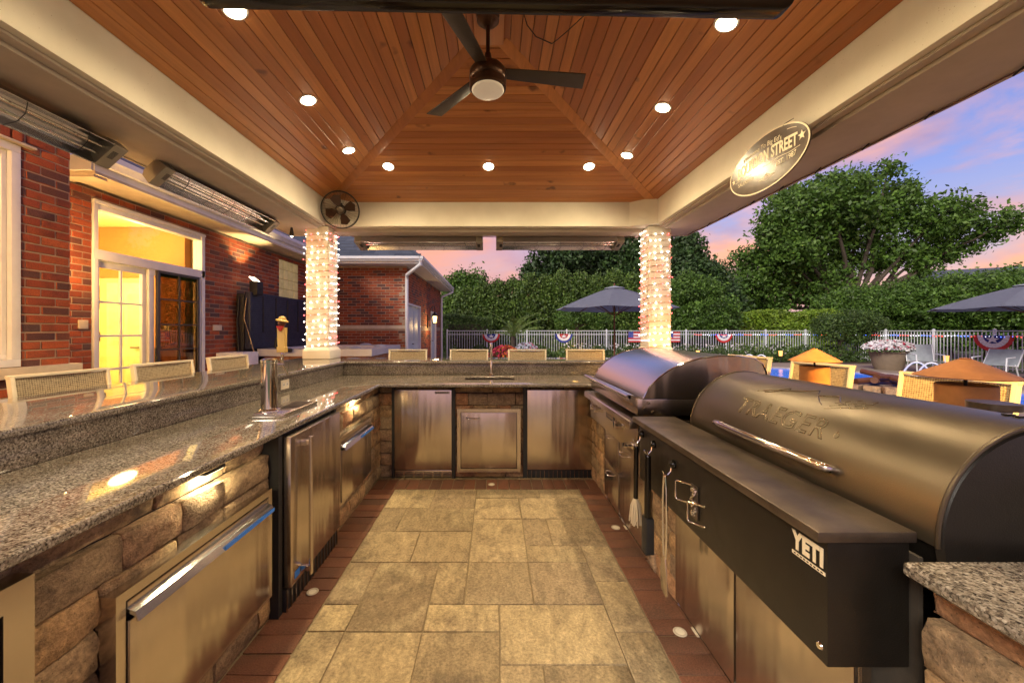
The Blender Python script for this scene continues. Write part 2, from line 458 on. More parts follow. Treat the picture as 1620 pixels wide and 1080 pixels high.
M['black'] = flat('black_paint', (0.012, 0.010, 0.008), 0.38, 0.0, var=0.2, bmp=0.15, bscale=300)
M['gloss_black'] = flat('gloss_black', (0.008, 0.007, 0.006), 0.12, var=0.1)
M['rubber'] = flat('black_rubber', (0.015, 0.015, 0.016), 0.6)
M['shelf'] = flat('dark_shelf_metal', (0.12, 0.095, 0.075), 0.33, 0.7, var=0.45, nscale=7, bmp=0.15, bscale=200)
M['bronze'] = flat('bronze_enamel', (0.115, 0.093, 0.066), 0.33, 0.75, var=0.06, nscale=3, bmp=0.10, bscale=420)
M['fanbronze'] = flat('dark_bronze', (0.07, 0.035, 0.022), 0.32, 0.7)
M['fanblade'] = flat('fan_blade', (0.045, 0.034, 0.026), 0.42, 0.1, bmp=0.2, bscale=80)
M['white'] = flat('white_plastic', (0.75, 0.73, 0.68), 0.4, var=0.04)
M['cover'] = flat('plate_cream', (0.80, 0.73, 0.58), 0.45)
M['weave'] = weave('woven_sling', (0.16, 0.12, 0.07), (0.50, 0.41, 0.27))
M['chairframe'] = flat('chair_frame', (0.70, 0.64, 0.50), 0.4)
M['rust'] = flat('rusted_copper', (0.40, 0.17, 0.055), 0.6, 0.1, var=0.3, nscale=10, bmp=0.2)
M['shingle'] = masonry('roof_shingle', [(0.0, (0.045, 0.06, 0.09)), (1.0, (0.09, 0.11, 0.15))], 0.9, 3, (0.05, 0.06, 0.08), 0.4, 0.3, 60)
M['roomyellow'] = flat('room_paint', (0.80, 0.64, 0.26), 0.8, var=0.04, nscale=1)
M['roombrown'] = flat('room_paint_brown', (0.42, 0.17, 0.05), 0.8, var=0.06, nscale=1)
M['glass'] = glassy('window_glass')
M['deck'] = masonry('pool_deck', [(0.0, (0.27, 0.22, 0.17)), (1.0, (0.33, 0.27, 0.21))], 0.85, 1.5, (0.18, 0.14, 0.10), 0.6, 0.3, 30)
M['blackframe'] = flat('screen_frame', (0.05, 0.045, 0.045), 0.5)
M['ivory'] = flat('tap_ivory', (0.72, 0.48, 0.14), 0.35, var=0.08)
M['red'] = flat('red_cloth', (0.55, 0.03, 0.03), 0.6)
M['blue'] = flat('blue_cloth', (0.03, 0.05, 0.30), 0.6)
M['whitecloth'] = flat('white_cloth', (0.75, 0.74, 0.76), 0.7)
M['umbrella'] = flat('umbrella_cloth', (0.28, 0.31, 0.38), 0.8, var=0.06)
M['darkwood'] = flat('dark_wood', (0.13, 0.045, 0.02), 0.5, var=0.25, bmp=0.3)
M['bark'] = flat('bark', (0.07, 0.055, 0.042), 0.9, var=0.3, nscale=12, bmp=0.8, bscale=25)
M['fencewhite'] = flat('fence_white', (0.66, 0.70, 0.74), 0.45, var=0.04)
M['print'] = flat('print_cream', (0.75, 0.66, 0.48), 0.5, var=0.03)
M['signblack'] = flat('sign_face', (0.07, 0.05, 0.04), 0.22, var=0.35, nscale=14, bmp=0.05)
# ================================================================ GROUND
lawnm = flat('lawn_grass', (0.07, 0.11, 0.03), 0.9, var=0.4, nscale=3, bmp=0.8, bscale=40)
g = struct(B().sheet([(-250, -60), (250, -60), (250, 420), (-250, 420)], -0.06).build('ground', lawnm))
deck = struct(B().sheet([(-8, -4), (17.2, -4), (17.2, 16.3), (14.6, 16.3), (13.9, 16.9), (-8, 16.9)], -0.02).build('pool_deck', M['deck']))

# patio floor between the counters: joint bed with loose pavers
patio = struct(box(-3.2, 3.0, -1.2, 4.2, -0.014, 0.0065).build('patio_floor', M['sand']))
OFF[patio] = Vector((0, 0, 0))
U = 0.1755; FX0, FY0 = -0.857, 3.335
tiles = []   # (col, row, w, h)
blk = [(0,0,2,2),(2,0,2,2),(4,0,3,1),(7,0,2,1),(4,1,2,2),(6,1,3,2),(0,2,1,2),(1,2,3,2),(0,4,2,2),(2,4,2,2),(4,3,2,3),(6,3,1,2),(7,3,2,2),(6,5,2,1),
       (8,5,1,2),(0,6,1,2),(1,6,2,3),(3,6,1,2),(4,6,2,2),(6,6,2,2),(8,7,1,2),(0,8,1,1),(3,8,2,1),(5,8,3,2),(8,9,1,3),(0,9,1,3),(1,9,2,3),(3,9,2,3),(5,10,1,2),(6,10,2,2)]
for (c, r, w, h) in blk: tiles.append((c, r, w, h))
for (c, r, w, h) in blk: tiles.append((c, r + 12, w, h)) if r + 12 + h <= 24 else None
def slab(name, x0, x1, y0, y1, ztop, mat, parent, bev=0.0035, jit=0.0014, th=0.045):
    q = [rnd.uniform(-0.0018, 0.0012) for _ in range(8)]; k = [rnd.uniform(-0.0012, 0.0012) for _ in range(4)]
    P4 = [(x0 - q[0], y0 - q[1]), (x1 + q[2], y0 - q[3]), (x1 + q[4], y1 + q[5]), (x0 - q[6], y1 + q[7])]
    b = B(); b.quadbox([(px, py, ztop - th) for px, py in P4] + [(px, py, ztop + kk) for (px, py), kk in zip(P4, k)])
    return b.build(name, mat, parent, bevel=bev, seg=2, jit=jit)
for (c, r, w, h) in tiles:
    x0 = FX0 + c * U; y1 = FY0 - r * U
    gq = 0.0028
    slab('paver', x0 + gq, x0 + w * U - gq, y1 - h * U + gq, y1 - gq, 0.012 + rnd.uniform(-0.001, 0.0015), M['paver'], patio)
# red brick border: left, right, back
bw = 0.1
for side, xa, xb in (('L', -1.075, -0.862), ('R', 0.728, 0.94)):
    y = 3.335
    while y > -0.9:
        slab('red_paver', xa + 0.002, xb - 0.002, y - bw + 0.002, y - 0.002, 0.012 + rnd.uniform(-0.001, 0.0015), M['redpaver'], patio, 0.004)
        y -= bw
x = -1.075
while x < 0.93:
    slab('red_paver', x + 0.002, min(x + bw, 0.94) - 0.002, 3.341, 3.545, 0.012 + rnd.uniform(-0.001, 0.0015), M['redpaver'], patio, 0.004)
    x += bw
gravel = flat('joint_gravel', (0.22, 0.16, 0.09), 0.95, var=0.45, nscale=90, bmp=1.0, bscale=160)
def gravel_strip(x0, x1, y0, y1):
    b = B(); nx = max(2, int((x1 - x0) / 0.011)); ny = max(2, int((y1 - y0) / 0.011))
    V = [[b.bm.verts.new((x0 + (x1 - x0) * i / nx, y0 + (y1 - y0) * j / ny, 0.014 + rnd.uniform(-0.004, 0.005))) for j in range(ny + 1)] for i in range(nx + 1)]
    for i in range(nx):
        for j in range(ny): b.bm.faces.new([V[i][j], V[i + 1][j], V[i + 1][j + 1], V[i][j + 1]])
    return b.build('gravel', gravel, patio, kind='stuff')
gravel_strip(-1.112, -1.077, 0.0, 3.55); gravel_strip(0.942, 0.962, 0.4, 3.55); gravel_strip(-1.1, 0.95, 3.547, 3.575)
for (x, y) in ((-0.955, 2.02), (0.84, 2.68), (-0.03, 3.43), (0.84, 1.75)):
    t = thing('ground_light', 'round flush ground light in the brick edging %s' % {(-0.955, 2.02): 'in front of the tall handle refrigerator', (0.84, 2.68): 'near the mop brush', (-0.03, 3.43): 'below the sink cabinet door', (0.84, 1.75): 'beside the steel cabinet under the black box'}[(x, y)], 'ground light', (x, y, 0.012), group='flush lights in the brick edging')
    B().lathe([(0.020, 0.0), (0.020, 0.003), (0.028, 0.003), (0.030, 0.0)], (x, y, 0.014), 20).build('rim', M['limestone'], t)
    B().lathe([(0.0195, 0.0), (0.0195, 0.0015), (0, 0.002)], (x, y, 0.014), 16).build('lens', M['cover'], t)

# ================================================================ PAVILION
XL, XR, YB, YF = -1.95, 1.87, 4.53, -0.49
ZB, ZT = 2.605, 2.897
PT = 0.293; RW = 0.09; XM = (XL + XR) / 2
HALF = (XR - XL) / 2 - RW
ZR = ZT + PT * HALF
pav = thing('pavilion', 'cream pavilion with a hipped cedar board ceiling over the bar', 'pavilion', (0, 0, 0))
# beams (inner stucco faces) and the stepped strip under them
box(XL - 0.10, XL, YF - 0.1, YB + 0.1, ZB, ZT + 0.02).build('beam', M['stucco'], pav, 0.004)
box(XR, XR + 0.10, YF - 0.1, YB + 0.1, ZB, ZT + 0.02).build('beam', M['stucco'], pav, 0.004)
box(XL + 0.001, XR - 0.001, YB, YB + 0.10, ZB, ZT + 0.02).build('beam', M['stucco'], pav, 0.004)
box(XL + 0.001, XR - 0.001, YF - 0.1, YF, ZB, ZT + 0.02).build('beam', M['stucco'], pav, 0.004)
# corner fillers
for sx in (-1, 1):
    X = XL if sx < 0 else XR
    B().prism([(X, YB - 0.11), (X - sx * 0.29, YB), (X, YB)], 'z', ZB + 0.002, ZT + 0.01).build('corner_panel', M['stucco'], pav)
# round blank plate on the right corner panel
c = Vector(((XR - 0.145), YB - 0.058, 2.735)); nrm = Vector((-0.11, -0.29, 0)).normalized()
B().cyl(c, c + nrm * 0.008, 0.058, 28).build('blank_plate', M['stucco'], pav, 0.002)
# soffit
XOL, XOR, YOB, YOF = -2.52, 2.38, 4.80, -0.9
for k, (a, b_, c_, d) in enumerate(((XOL, XL - 0.10, YOF, YOB), (XR + 0.10, XOR, YOF, YOB), (XL - 0.0995, XR + 0.0995, YB + 0.10, YOB), (XL - 0.0995, XR + 0.0995, YOF, YF - 0.10))):
    box(a, b_, c_, d, 2.565 if k < 4 else 0, 2.66).build('soffit', M['soffit'], pav, 0.003)
# narrow bead along the beam foot
box(XR + 0.045, XR + 0.0985, YF, YB, 2.588, ZB - 0.001).build('bead', M['soffit'], pav)
box(XL - 0.0985, XL - 0.045, YF, YB, 2.588, ZB - 0.001).build('bead', M['soffit'], pav)
# fascia / gutters
def gutter_run(p0, p1, nrmv, parent, name='gutter', zt=2.80, w=0.11, h=0.12):
    p0 = Vector(p0); p1 = Vector(p1); n = Vector(nrmv)
    prof = [(0, 0), (w * 0.55, 0), (w * 0.8, h * 0.35), (w, h * 0.5), (w, h), (w * 0.92, h), (w * 0.92, h * 0.55), (w * 0.5, 0.012), (0.012, 0.012), (0.012, h), (0, h)]
    b = B(); ra = [b.bm.verts.new(p0 + n * q[0] + Vector((0, 0, zt - h + q[1]))) for q in prof]; rb = [b.bm.verts.new(p1 + n * q[0] + Vector((0, 0, zt - h + q[1]))) for q in prof]
    for i in range(len(prof)):
        j = (i + 1) % len(prof); b.bm.faces.new([ra[i], ra[j], rb[j], rb[i]])
    b.bm.faces.new(ra); b.bm.faces.new(rb[::-1])
    return b.build(name, M['gutter'], parent)
box(XOL - 0.02, XOL, YOF, YOB, 2.56, 2.79).build('fascia', M['soffit'], pav)
box(XOR, XOR + 0.02, YOF, YOB, 2.56, 2.79).build('fascia', M['soffit'], pav)
box(XOL - 0.02, XOR + 0.02, YOB, YOB + 0.02, 2.56, 2.79).build('fascia', M['soffit'], pav)
box(XOL - 0.02, XOR + 0.02, YOF - 0.02, YOF, 2.56, 2.79).build('fascia', M['soffit'], pav)
# rounded gutter end seen beyond the right column
B().tube([(XOR + 0.06, 1.0, 2.63), (XOR + 0.06, 4.55, 2.63), (XOR + 0.05, 4.75, 2.63), (XOR - 0.02, 4.88, 2.63), (XOR - 0.2, 4.90, 2.63), (1.9, 4.90, 2.62)], 0.05, 10).build('gutter', M['soffit'], pav)
# roof shell
rz0, ap = 2.79, 3.95
mx_, my0, my1 = XM, YOF + 2.2, YOB - 2.2
b = B(); z = rz0
V = [b.bm.verts.new(q) for q in ((XOL - 0.1, YOF - 0.1, z), (XOR + 0.1, YOF - 0.1, z), (XOR + 0.1, YOB + 0.1, z), (XOL - 0.1, YOB + 0.1, z), (XM, my0, ap), (XM, my1, ap))]
for f in ((0, 1, 4), (1, 2, 5, 4), (2, 3, 5), (3, 0, 4, 5)): b.bm.faces.new([V[i] for i in f])
b.build('roof_shell', M['shingle'], pav)
# ceiling slopes: backing + boards
BWD = 0.0735
def slope(which):
    nb = int(HALF / BWD) + 1
    mat = M['ceil_y'] if which in 'LR' else M['ceil_x']
    def P(d, s, lift):   # d distance in from the wall, s coordinate along
        z = ZT + PT * d + lift
        if which == 'L': return (XL + d, s, z)
        if which == 'R': return (XR - d, s, z)
        if which == 'K': return (s, YB - d, z)
        return (s, YF + d, z)
    def ends(d):
        return (YF + d, YB - d) if which in 'LR' else (XL + d, XR - d)
    a0, a1 = ends(0.0); e0, e1 = ends(HALF)
    bk = B(); bk.quadbox([P(0, a0, 0.004), P(0, a1, 0.004), P(HALF, e1, 0.004), P(HALF, e0, 0.004), P(0, a0, 0.02), P(0, a1, 0.02), P(HALF, e1, 0.02), P(HALF, e0, 0.02)])
    bk_o = bk.build('ceiling_slope', M['ceil_gap'], pav)
    for k in range(nb):
        d0 = k * BWD + 0.002; d1 = min((k + 1) * BWD - 0.0022, HALF)
        if d1 - d0 < 0.01: continue
        p0, p1 = ends(d0); q0, q1 = ends(d1)
        dz = rnd.uniform(-0.0012, 0.0008)
        b = B(); b.quadbox([P(d0, p0, -0.010 + dz), P(d0, p1, -0.010 + dz), P(d1, q1, -0.010 + dz), P(d1, q0, -0.010 + dz), P(d0, p0, 0.002), P(d0, p1, 0.002), P(d1, q1, 0.002), P(d1, q0, 0.002)])
        b.build('ceiling_board', mat, bk_o, bevel=0.002, seg=1)
for w in 'LRKF': slope(w)
# hip trims and ridge board
def bar(p0, p1, w, th, up=(0, 0, 1)):
    p0 = Vector(p0); p1 = Vector(p1); t = (p1 - p0).normalized(); s = t.cross(Vector(up)).normalized() * w / 2; u = s.cross(t).normalized() * th / 2
    b = B(); b.quadbox([tuple(q) for q in (p0 - s - u, p0 + s - u, p1 + s - u, p1 - s - u, p0 - s + u, p0 + s + u, p1 + s + u, p1 - s + u)])
    return b
for (X, s) in ((XL, 1), (XR, -1)):
    for (Y, q) in ((YB, -1), (YF, 1)):
        bar((X + s * 0.01, Y + q * 0.01, ZT - 0.012), (X + s * HALF, Y + q * HALF, ZR - 0.012), 0.095, 0.016).build('hip_trim', M['ceil_y'], pav, 0.002)
box(XM - RW - 0.01, XM + RW + 0.01, YF + HALF - 0.02, YB - HALF + 0.02, ZR - 0.03, ZR + 0.03).build('ridge_board', M['ceil_y'], pav, 0.002)
# dark shadow gap trim where the ceiling meets the beams is simply the board edge
# columns
def column(x0, x1, y0, y1, base=True):
    c = box(x0, x1, y0, y1, 1.06, ZB - 0.01).build('column', M['stucco'], pav, 0.006)
    if base:
        box(x0 - 0.028, x1 + 0.028, y0 - 0.028, y1 + 0.028, 1.0535, 1.148).build('base_block', M['stucco'], c, 0.003)
        B().quadbox([(x0 - 0.028, y0 - 0.028, 1.149), (x1 + 0.028, y0 - 0.028, 1.149), (x1 + 0.028, y1 + 0.028, 1.149), (x0 - 0.028, y1 + 0.028, 1.149), (x0 - 0.003, y0 - 0.003, 1.185), (x1 + 0.003, y0 - 0.003, 1.185), (x1 + 0.003, y1 + 0.003, 1.185), (x0 - 0.003, y1 + 0.003, 1.185)])
        b = B(); b.quadbox([(x0 - 0.028, y0 - 0.028, 1.149), (x1 + 0.028, y0 - 0.028, 1.149), (x1 + 0.028, y1 + 0.028, 1.149), (x0 - 0.028, y1 + 0.028, 1.149), (x0 - 0.003, y0 - 0.003, 1.185), (x1 + 0.003, y0 - 0.003, 1.185), (x1 + 0.003, y1 + 0.003, 1.185), (x0 - 0.003, y1 + 0.003, 1.185)])
        b.build('base_moulding', M['stucco'], c)
    return c
COLS = [(-2.195, -1.935, 4.478, 4.738), (1.785, 2.045, 4.478, 4.738)]
for q in COLS: column(*q)
for q in ((-2.195, -1.935, -0.72, -0.46), (1.785, 2.045, -0.72, -0.46)): column(*q)

# recessed lights
LENS = emis('lamp_lens', (1.0, 0.84, 0.58), 30.0)
LP = []
for y in (0.46, 1.24, 2.02, 2.81, 3.59): LP.append(('left', -1.365, y))
for y in (0.50, 1.30, 2.11, 2.91, 3.70): LP.append(('right', 1.27, y))
for x in (-1.09, -0.065, 0.962): LP.append(('back', x, 3.945))
names = {('left', 2.02): 'left slope, next to the left end of the hanging screen', ('left', 2.81): 'left slope, middle of its row', ('left', 3.59): 'left slope, nearest the corner with the round cage fan',
         ('right', 2.11): 'right slope, overlapping the hanging screen', ('right', 2.91): 'right slope, middle of its row', ('right', 3.70): 'right slope, nearest the hip trim'}
for (s, x, y) in LP:
    if s == 'left': z = ZT + PT * (x - XL); n = Vector((PT, 0, -1)).normalized()
    elif s == 'right': z = ZT + PT * (XR - x); n = Vector((-PT, 0, -1)).normalized()
    else: z = ZT + PT * (YB - y); n = Vector((0, -PT, -1)).normalized()
    if (s, y) in names: lb = 'lit recessed downlight, ' + names[(s, y)]
    elif s == 'back': lb = 'lit recessed downlight in back ceiling slope, ' + {-1.09: 'left of the three', -0.065: 'middle of the three', 0.962: 'right of the three'}[x]
    else: lb = 'lit recessed downlight behind the hanging screen, %s row, %s' % (s, 'overhead' if y < 0.9 else 'next to the screen')
    t = thing('recessed_light', lb, 'ceiling light', (x, y, z), group='recessed lights in the cedar ceiling')
    q = n.to_track_quat('Z', 'Y').to_matrix()
    B().lathe([(0.047, 0.008), (0.052, 0.016), (0.062, 0.014), (0.066, 0.0), (0.047, 0.0)], (x, y, z), 28, q).build('trim_ring', M['white'], t)
    B().lathe([(0, 0.010), (0.046, 0.010), (0.046, 0.016), (0.038, 0.023), (0.02, 0.027), (0, 0.028)], (x, y, z), 24, q).build('lens', LENS, t)
    l = lamp('recessed_lamp', 'SPOT', Vector((x, y, z)) + n * 0.034, 34, WARM, t, shadow_soft_size=0.035, spot_size=R(170), spot_blend=0.6)
    l.rotation_euler = n.to_track_quat('-Z', 'Y').to_euler()

# ================================================================ BAR COUNTER
bar_t = thing('bar_counter', 'U-shaped granite bar counter with tan stone block walls', 'bar counter', (0, 0, 0))
def slab_cells(xs, ys, keep, z0, z1, name, parent, bevel=0.013, mat='granite'):
    bm = bmesh.new(); vt = {}
    def vv(i, j):
        if (i, j) not in vt: vt[(i, j)] = bm.verts.new((xs[i], ys[j], z0))
        return vt[(i, j)]
    fs = [bm.faces.new([vv(i, j), vv(i + 1, j), vv(i + 1, j + 1), vv(i, j + 1)]) for i in range(len(xs) - 1) for j in range(len(ys) - 1) if keep(i, j)]
    r = bmesh.ops.extrude_face_region(bm, geom=fs)
    bmesh.ops.translate(bm, verts=[v for v in r['geom'] if isinstance(v, bmesh.types.BMVert)], vec=(0, 0, z1 - z0))
    b = B(); b.bm.free(); b.bm = bm
    return b.build(name, M[mat], parent, bevel=bevel, seg=3)
LT, LB = 0.905, 0.875
SX0, SX1, SY0, SY1 = -0.30, 0.195, 3.73, 4.02
xs = [-1.66, -1.024, SX0, SX1, 0.84, 1.46]; ys = [-0.6, 0.80, 3.26, 3.425, SY0, SY1, 4.19]
def keep(i, j):
    if i == 0: return True
    if j >= 3: return not (i == 2 and j == 4)
    if i == 4 and (j == 0 or j == 2): return True
    return False
slab_cells(xs, ys, keep, LB, LT, 'countertop', bar_t)
# raised bar top
xs = [-2.36, -1.615, 1.47, 1.94]; ys = [-0.9, 4.14, 4.72]
slab_cells(xs, ys, lambda i, j: i != 1 or j == 1, 1.02, 1.053, 'bar_top', bar_t)
# backsplashes
box(-1.66, -1.638, -0.6, 4.17, LT + 0.0005, 1.0195).build('backsplash', M['granite'], bar_t, 0.002)
box(-1.66, 1.50, 4.1705, 4.192, LT + 0.0005, 1.0195).build('backsplash', M['granite'], bar_t, 0.002)
box(1.50, 1.522, -0.6, 4.17, LT - 0.3, 1.0195).build('backsplash', M['granite'], bar_t, 0.002)
# wall cores under the raised bar
box(-2.02, -1.662, -0.6, 4.6, 0, 1.0195).build('wall_core', M['core'], bar_t)
box(-1.66, 1.524, 4.194, 4.52, 0, 1.0195).build('wall_core', M['core'], bar_t)
box(1.524, 1.80, -0.6, 4.6, 0, 1.0195).build('wall_core', M['core'], bar_t)

def stone_mesh(w, h, d, jit=0.010, bev=0.005):
    b = B(); nx = max(2, int(w / 0.05)); nz = 3
    bm = b.bm
    b.box(0, w, -d, 0, 0, h)
    bmesh.ops.subdivide_edges(bm, edges=[e for e in bm.edges if abs(e.verts[0].co.x - e.verts[1].co.x) > w * 0.5], cuts=nx - 1, use_grid_fill=True)
    bmesh.ops.subdivide_edges(bm, edges=[e for e in bm.edges if abs(e.verts[0].co.z - e.verts[1].co.z) > h * 0.5], cuts=2, use_grid_fill=True)
    f = [rnd.uniform(-1, 1) for _ in range(6)]
    for v in bm.verts:
        if v.co.y < -d * 0.5:
            ex = min(v.co.x, w - v.co.x); ez = min(v.co.z, h - v.co.z)
            if ex < 1e-4 and ez < 1e-4: v.co.y += rnd.uniform(0.001, 0.011)
            elif ex < 1e-4 or ez < 1e-4: v.co.y += rnd.uniform(0, 0.006)
            else: v.co.y -= rnd.uniform(-0.004, 0.010)
        if v.co.x < 1e-4 or v.co.x > w - 1e-4: v.co.x += rnd.uniform(-0.005, 0.003)
        if v.co.z < 1e-4 or v.co.z > h - 1e-4: v.co.z += rnd.uniform(-0.003, 0.002)
    return b.mesh('stone', M['stone'], bevel=bev, seg=2, jit=jit * 0.3, ang=60)
def stone_wall(origin, rz, length, openings, z0=0.015, z1=0.795, ch=0.113, cap=True, parent=bar_t, lens=(0.15, 0.36), depth=0.05):
    """origin = left foot of the visible face; local x runs along, face looks to local -y"""
    core = B(); Mx = Matrix.Rotation(rz, 4, 'Z'); o = Vector(origin)
    core.quadbox([tuple(o + Mx @ Vector(q)) for q in ((0, 0.04, 0), (length, 0.04, 0), (length, 0.05, 0), (0, 0.05, 0), (0, 0.04, LB - 0.001), (length, 0.04, LB - 0.001), (length, 0.05, LB - 0.001), (0, 0.05, LB - 0.001))])
    w = core.build('stone_wall', M['core'], parent)
    rows = []; z = z0
    n = round((z1 - z0) / ch); hh = (z1 - z0) / n
    for k in range(n): rows.append((z0 + k * hh, z0 + (k + 1) * hh, lens))
    if cap: rows.append((z1 + 0.001, LB - 0.002, (0.25, 0.42)))
    for (a, b_, ln) in rows:
        # free intervals
        iv = [(0, length)]
        for (u0, u1, w0, w1) in openings:
            if w0 <= a + 0.02 and w1 >= b_ - 0.02:
                new = []
                for (p, q) in iv:
                    if u1 <= p or u0 >= q: new.append((p, q)); continue
                    if u0 > p: new.append((p, u0))
                    if u1 < q: new.append((u1, q))
                iv = new
        for (p, q) in iv:
            u = p
            while q - u > 0.02:
                wd = rnd.uniform(*ln)
                if q - u - wd < ln[0] * 0.5: wd = q - u
                g_ = 0.003
                capr = a > z1
                me = stone_mesh(max(0.012, wd - 2 * g_), (b_ - a) - 2 * g_, depth + (0 if not capr else -0.012), bev=0.005 if not capr else 0.003)
                so = put('stone', me, w, o + Mx @ Vector((u + g_, 0.045 + rnd.uniform(-0.004, 0.003) + (0.018 if capr else 0), a + g_)), (0, 0, rz))
                u += wd
    return w
# left run: faces +X, local x -> +Y
Y0L = -0.6
stone_wall((-1.075, Y0L, 0), R(90), 3.58 - Y0L + 0.6, [(0.3 - Y0L, 0.863 - Y0L, 0.2, 0.837), (1.05 - Y0L, 1.775 - Y0L, 0.16, 0.65), (1.835 - Y0L, 2.50 - Y0L, 0.0, 0.875), (2.55 - Y0L, 3.2 - Y0L, 0.2, 0.66)])
# back run: faces -Y
stone_wall((-1.08, 3.60, 0), 0, 2.02, [(0.148 - 0.01, 0.70, 0, 0.83), (0.732, 1.316, 0.08, 0.66), (1.352, 1.985, 0, 0.83)], lens=(0.13, 0.30))
# right run between grill and corner, between grill and smoker, and the near block
stone_wall((0.905, 3.62, 0), R(-90), 3.62 - 0.86, [(0.0, 0.40, 2, 3), (0.42, 1.40, 0.08, 0.86), (1.75, 2.75, 0.08, 0.86)], lens=(0.12, 0.30), cap=False)
stone_wall((0.885, 0.80, 0), R(-90), 1.3, [])
gravel_strip(0.962, 0.97, 0.5, 3.5)
# sink
t = thing('sink', 'small undermount steel sink set in the back granite counter', 'sink', (-0.05, 3.87, 0.874))
b = B(); z0, z1 = 0.72, 0.8735
b.box(SX0 - 0.02, SX0 - 0.004, SY0, SY1, z0, z1); b.box(SX1 + 0.004, SX1 + 0.02, SY0, SY1, z0, z1); b.box(SX0 - 0.02, SX1 + 0.02, SY0 - 0.02, SY0 - 0.004, z0, z1); b.box(SX0 - 0.02, SX1 + 0.02, SY1 + 0.004, SY1 + 0.02, z0, z1)
b.build('basin_wall', M['steel_x'], t)
box(SX0 - 0.02, SX1 + 0.02, SY0 - 0.02, SY1 + 0.02, z0 - 0.006, z0 - 0.001).build('basin_floor', M['steel_x'], t)
B().lathe([(0, 0.002), (0.03, 0.002), (0.04, 0.004), (0.042, 0)], (-0.05, 3.87, z0), 20).build('drain', M['chrome'], t)
# faucet
t = thing('faucet', 'tall chrome bar faucet with a lever behind the sink', 'faucet', (-0.04, 4.08, 0.905))
B().lathe([(0.03, 0), (0.03, 0.01), (0.018, 0.02), (0.017, 0.12), (0.014, 0.14), (0.013, 0.30), (0.018, 0.31), (0.018, 0.345), (0, 0.35)], (-0.04, 4.08, 0.905), 20).build('spout_column', M['chrome'], t)
B().tube([(-0.04, 4.08, 1.24), (-0.04, 4.0, 1.245), (-0.04, 3.95, 1.235), (-0.04, 3.94, 1.20)], 0.011, 12).build('spout', M['chrome'], t)
B().tube([(-0.03, 4.08, 1.035), (0.01, 4.07, 1.04), (0.045, 4.06, 1.045)], 0.008, 10, r1=0.006).build('lever', M['chrome'], t)
# outlets
def outlet(c, rz, lb):
    t = thing('power_outlet', lb, 'outlet', c, rz, group='outlets in the backsplash')
    box(-0.058, 0.058, -0.006, 0, -0.036, 0.036).build('cover_plate', M['cover'], t, 0.002)
    for s in (-1, 1):
        f = B().lathe([(0.0, 0.003), (0.017, 0.003), (0.018, 0)], (s * 0.024, -0.006, 0), 16, Matrix.Rotation(R(90), 3, 'X')).build('socket', M['white'], t)
        box(s * 0.024 - 0.006, s * 0.024 - 0.0035, -0.0098, -0.0085, -0.006, 0.006).build('slot', M['rubber'], f)
        box(s * 0.024 + 0.0035, s * 0.024 + 0.006, -0.0098, -0.0085, -0.006, 0.006).build('slot', M['rubber'], f)
outlet((-0.60, 4.168, 0.963), 0, 'cream outlet on the back granite backsplash, left of the faucet')
outlet((0.605, 4.168, 0.963), 0, 'cream outlet on the back granite backsplash, between faucet and grill')
outlet((-1.637, 3.0, 0.963), R(90), 'cream outlet on the left backsplash behind the beer tap')
# ================================================================ APPLIANCES
def d_handle(parent, c, w, proj=0.03, r=0.005, mat='chrome', vertical=False, drop=0.0):
    c = Vector(c); h = w / 2
    if vertical: pts = [c + Vector((0, 0, h)), c + Vector((0, -proj, h - 0.004)), c + Vector((0, -proj, -h + 0.004)), c + Vector((0, 0, -h))]
    else: pts = [c + Vector((-h, 0, 0)), c + Vector((-h + 0.004, -proj, -drop)), c + Vector((h - 0.004, -proj, -drop)), c + Vector((h, 0, 0))]
    B().tube(pts, r, 8).build('handle', M[mat], parent, ang=50)
def fridge(loc, rz, w, label, ztop=0.831, kick='louvre', handle=None, cat='refrigerator', depth=0.5, badge=True, zk=0.085):
    t = thing('refrigerator', label, cat, loc, rz, local=True, group='built-in refrigerators')
    box(0.004, w - 0.004, 0.03, depth, 0.004, ztop + 0.02).build('cabinet', M['rubber'], t)
    box(0.0, w, -0.028, 0.022, zk + 0.008, ztop).build('door', M['steel_z'], t, 0.006, 2)
    if kick == 'louvre':
        k = box(0.0, w, -0.015, 0.02, 0.008, zk).build('kick_plate', M['steel_x'], t, 0.003)
        n = 6; gw = w / n
        for i in range(n):
            for j in range(4):
                box(i * gw + 0.008, (i + 1) * gw - 0.008, -0.0175, -0.0145, 0.020 + j * 0.014, 0.025 + j * 0.014).build('louvre', M['rubber'], k)
    else:
        k = box(0.0, w, -0.004, 0.02, 0.008, zk).build('kick_grille', M['rubber'], t, 0.003)
        n = 15
        for i in range(n + 1):
            box(i * (w - 0.004) / n, i * (w - 0.004) / n + 0.004, -0.012, -0.0045, 0.01, zk - 0.004).build('grille_bar', M['steel_z'], k)
    if badge:
        bd = box(w - 0.155, w - 0.02, -0.0305, -0.0285, ztop - 0.034, ztop - 0.014).build('badge', M['rubber'], t)
        box(w - 0.15, w - 0.025, -0.0312, -0.0307, ztop - 0.032, ztop - 0.016).build('badge_rim', M['steel_x'], bd)
        for i in range(7): box(w - 0.145 + i * 0.017, w - 0.133 + i * 0.017, -0.0318, -0.0314, ztop - 0.029, ztop - 0.019).build('badge_mark', M['rubber'], bd)
    if handle:
        hx, a, b_ = handle
        hb = B().tube([(hx, -0.078, a), (hx, -0.078, b_)], 0.011, 12).build('handle', M['steel_z'], t)
        for zz in (a + 0.03, b_ - 0.03): box(hx - 0.012, hx + 0.012, -0.075, -0.029, zz - 0.014, zz + 0.014).build('handle_post', M['steel_z'], hb, 0.003)
    return t
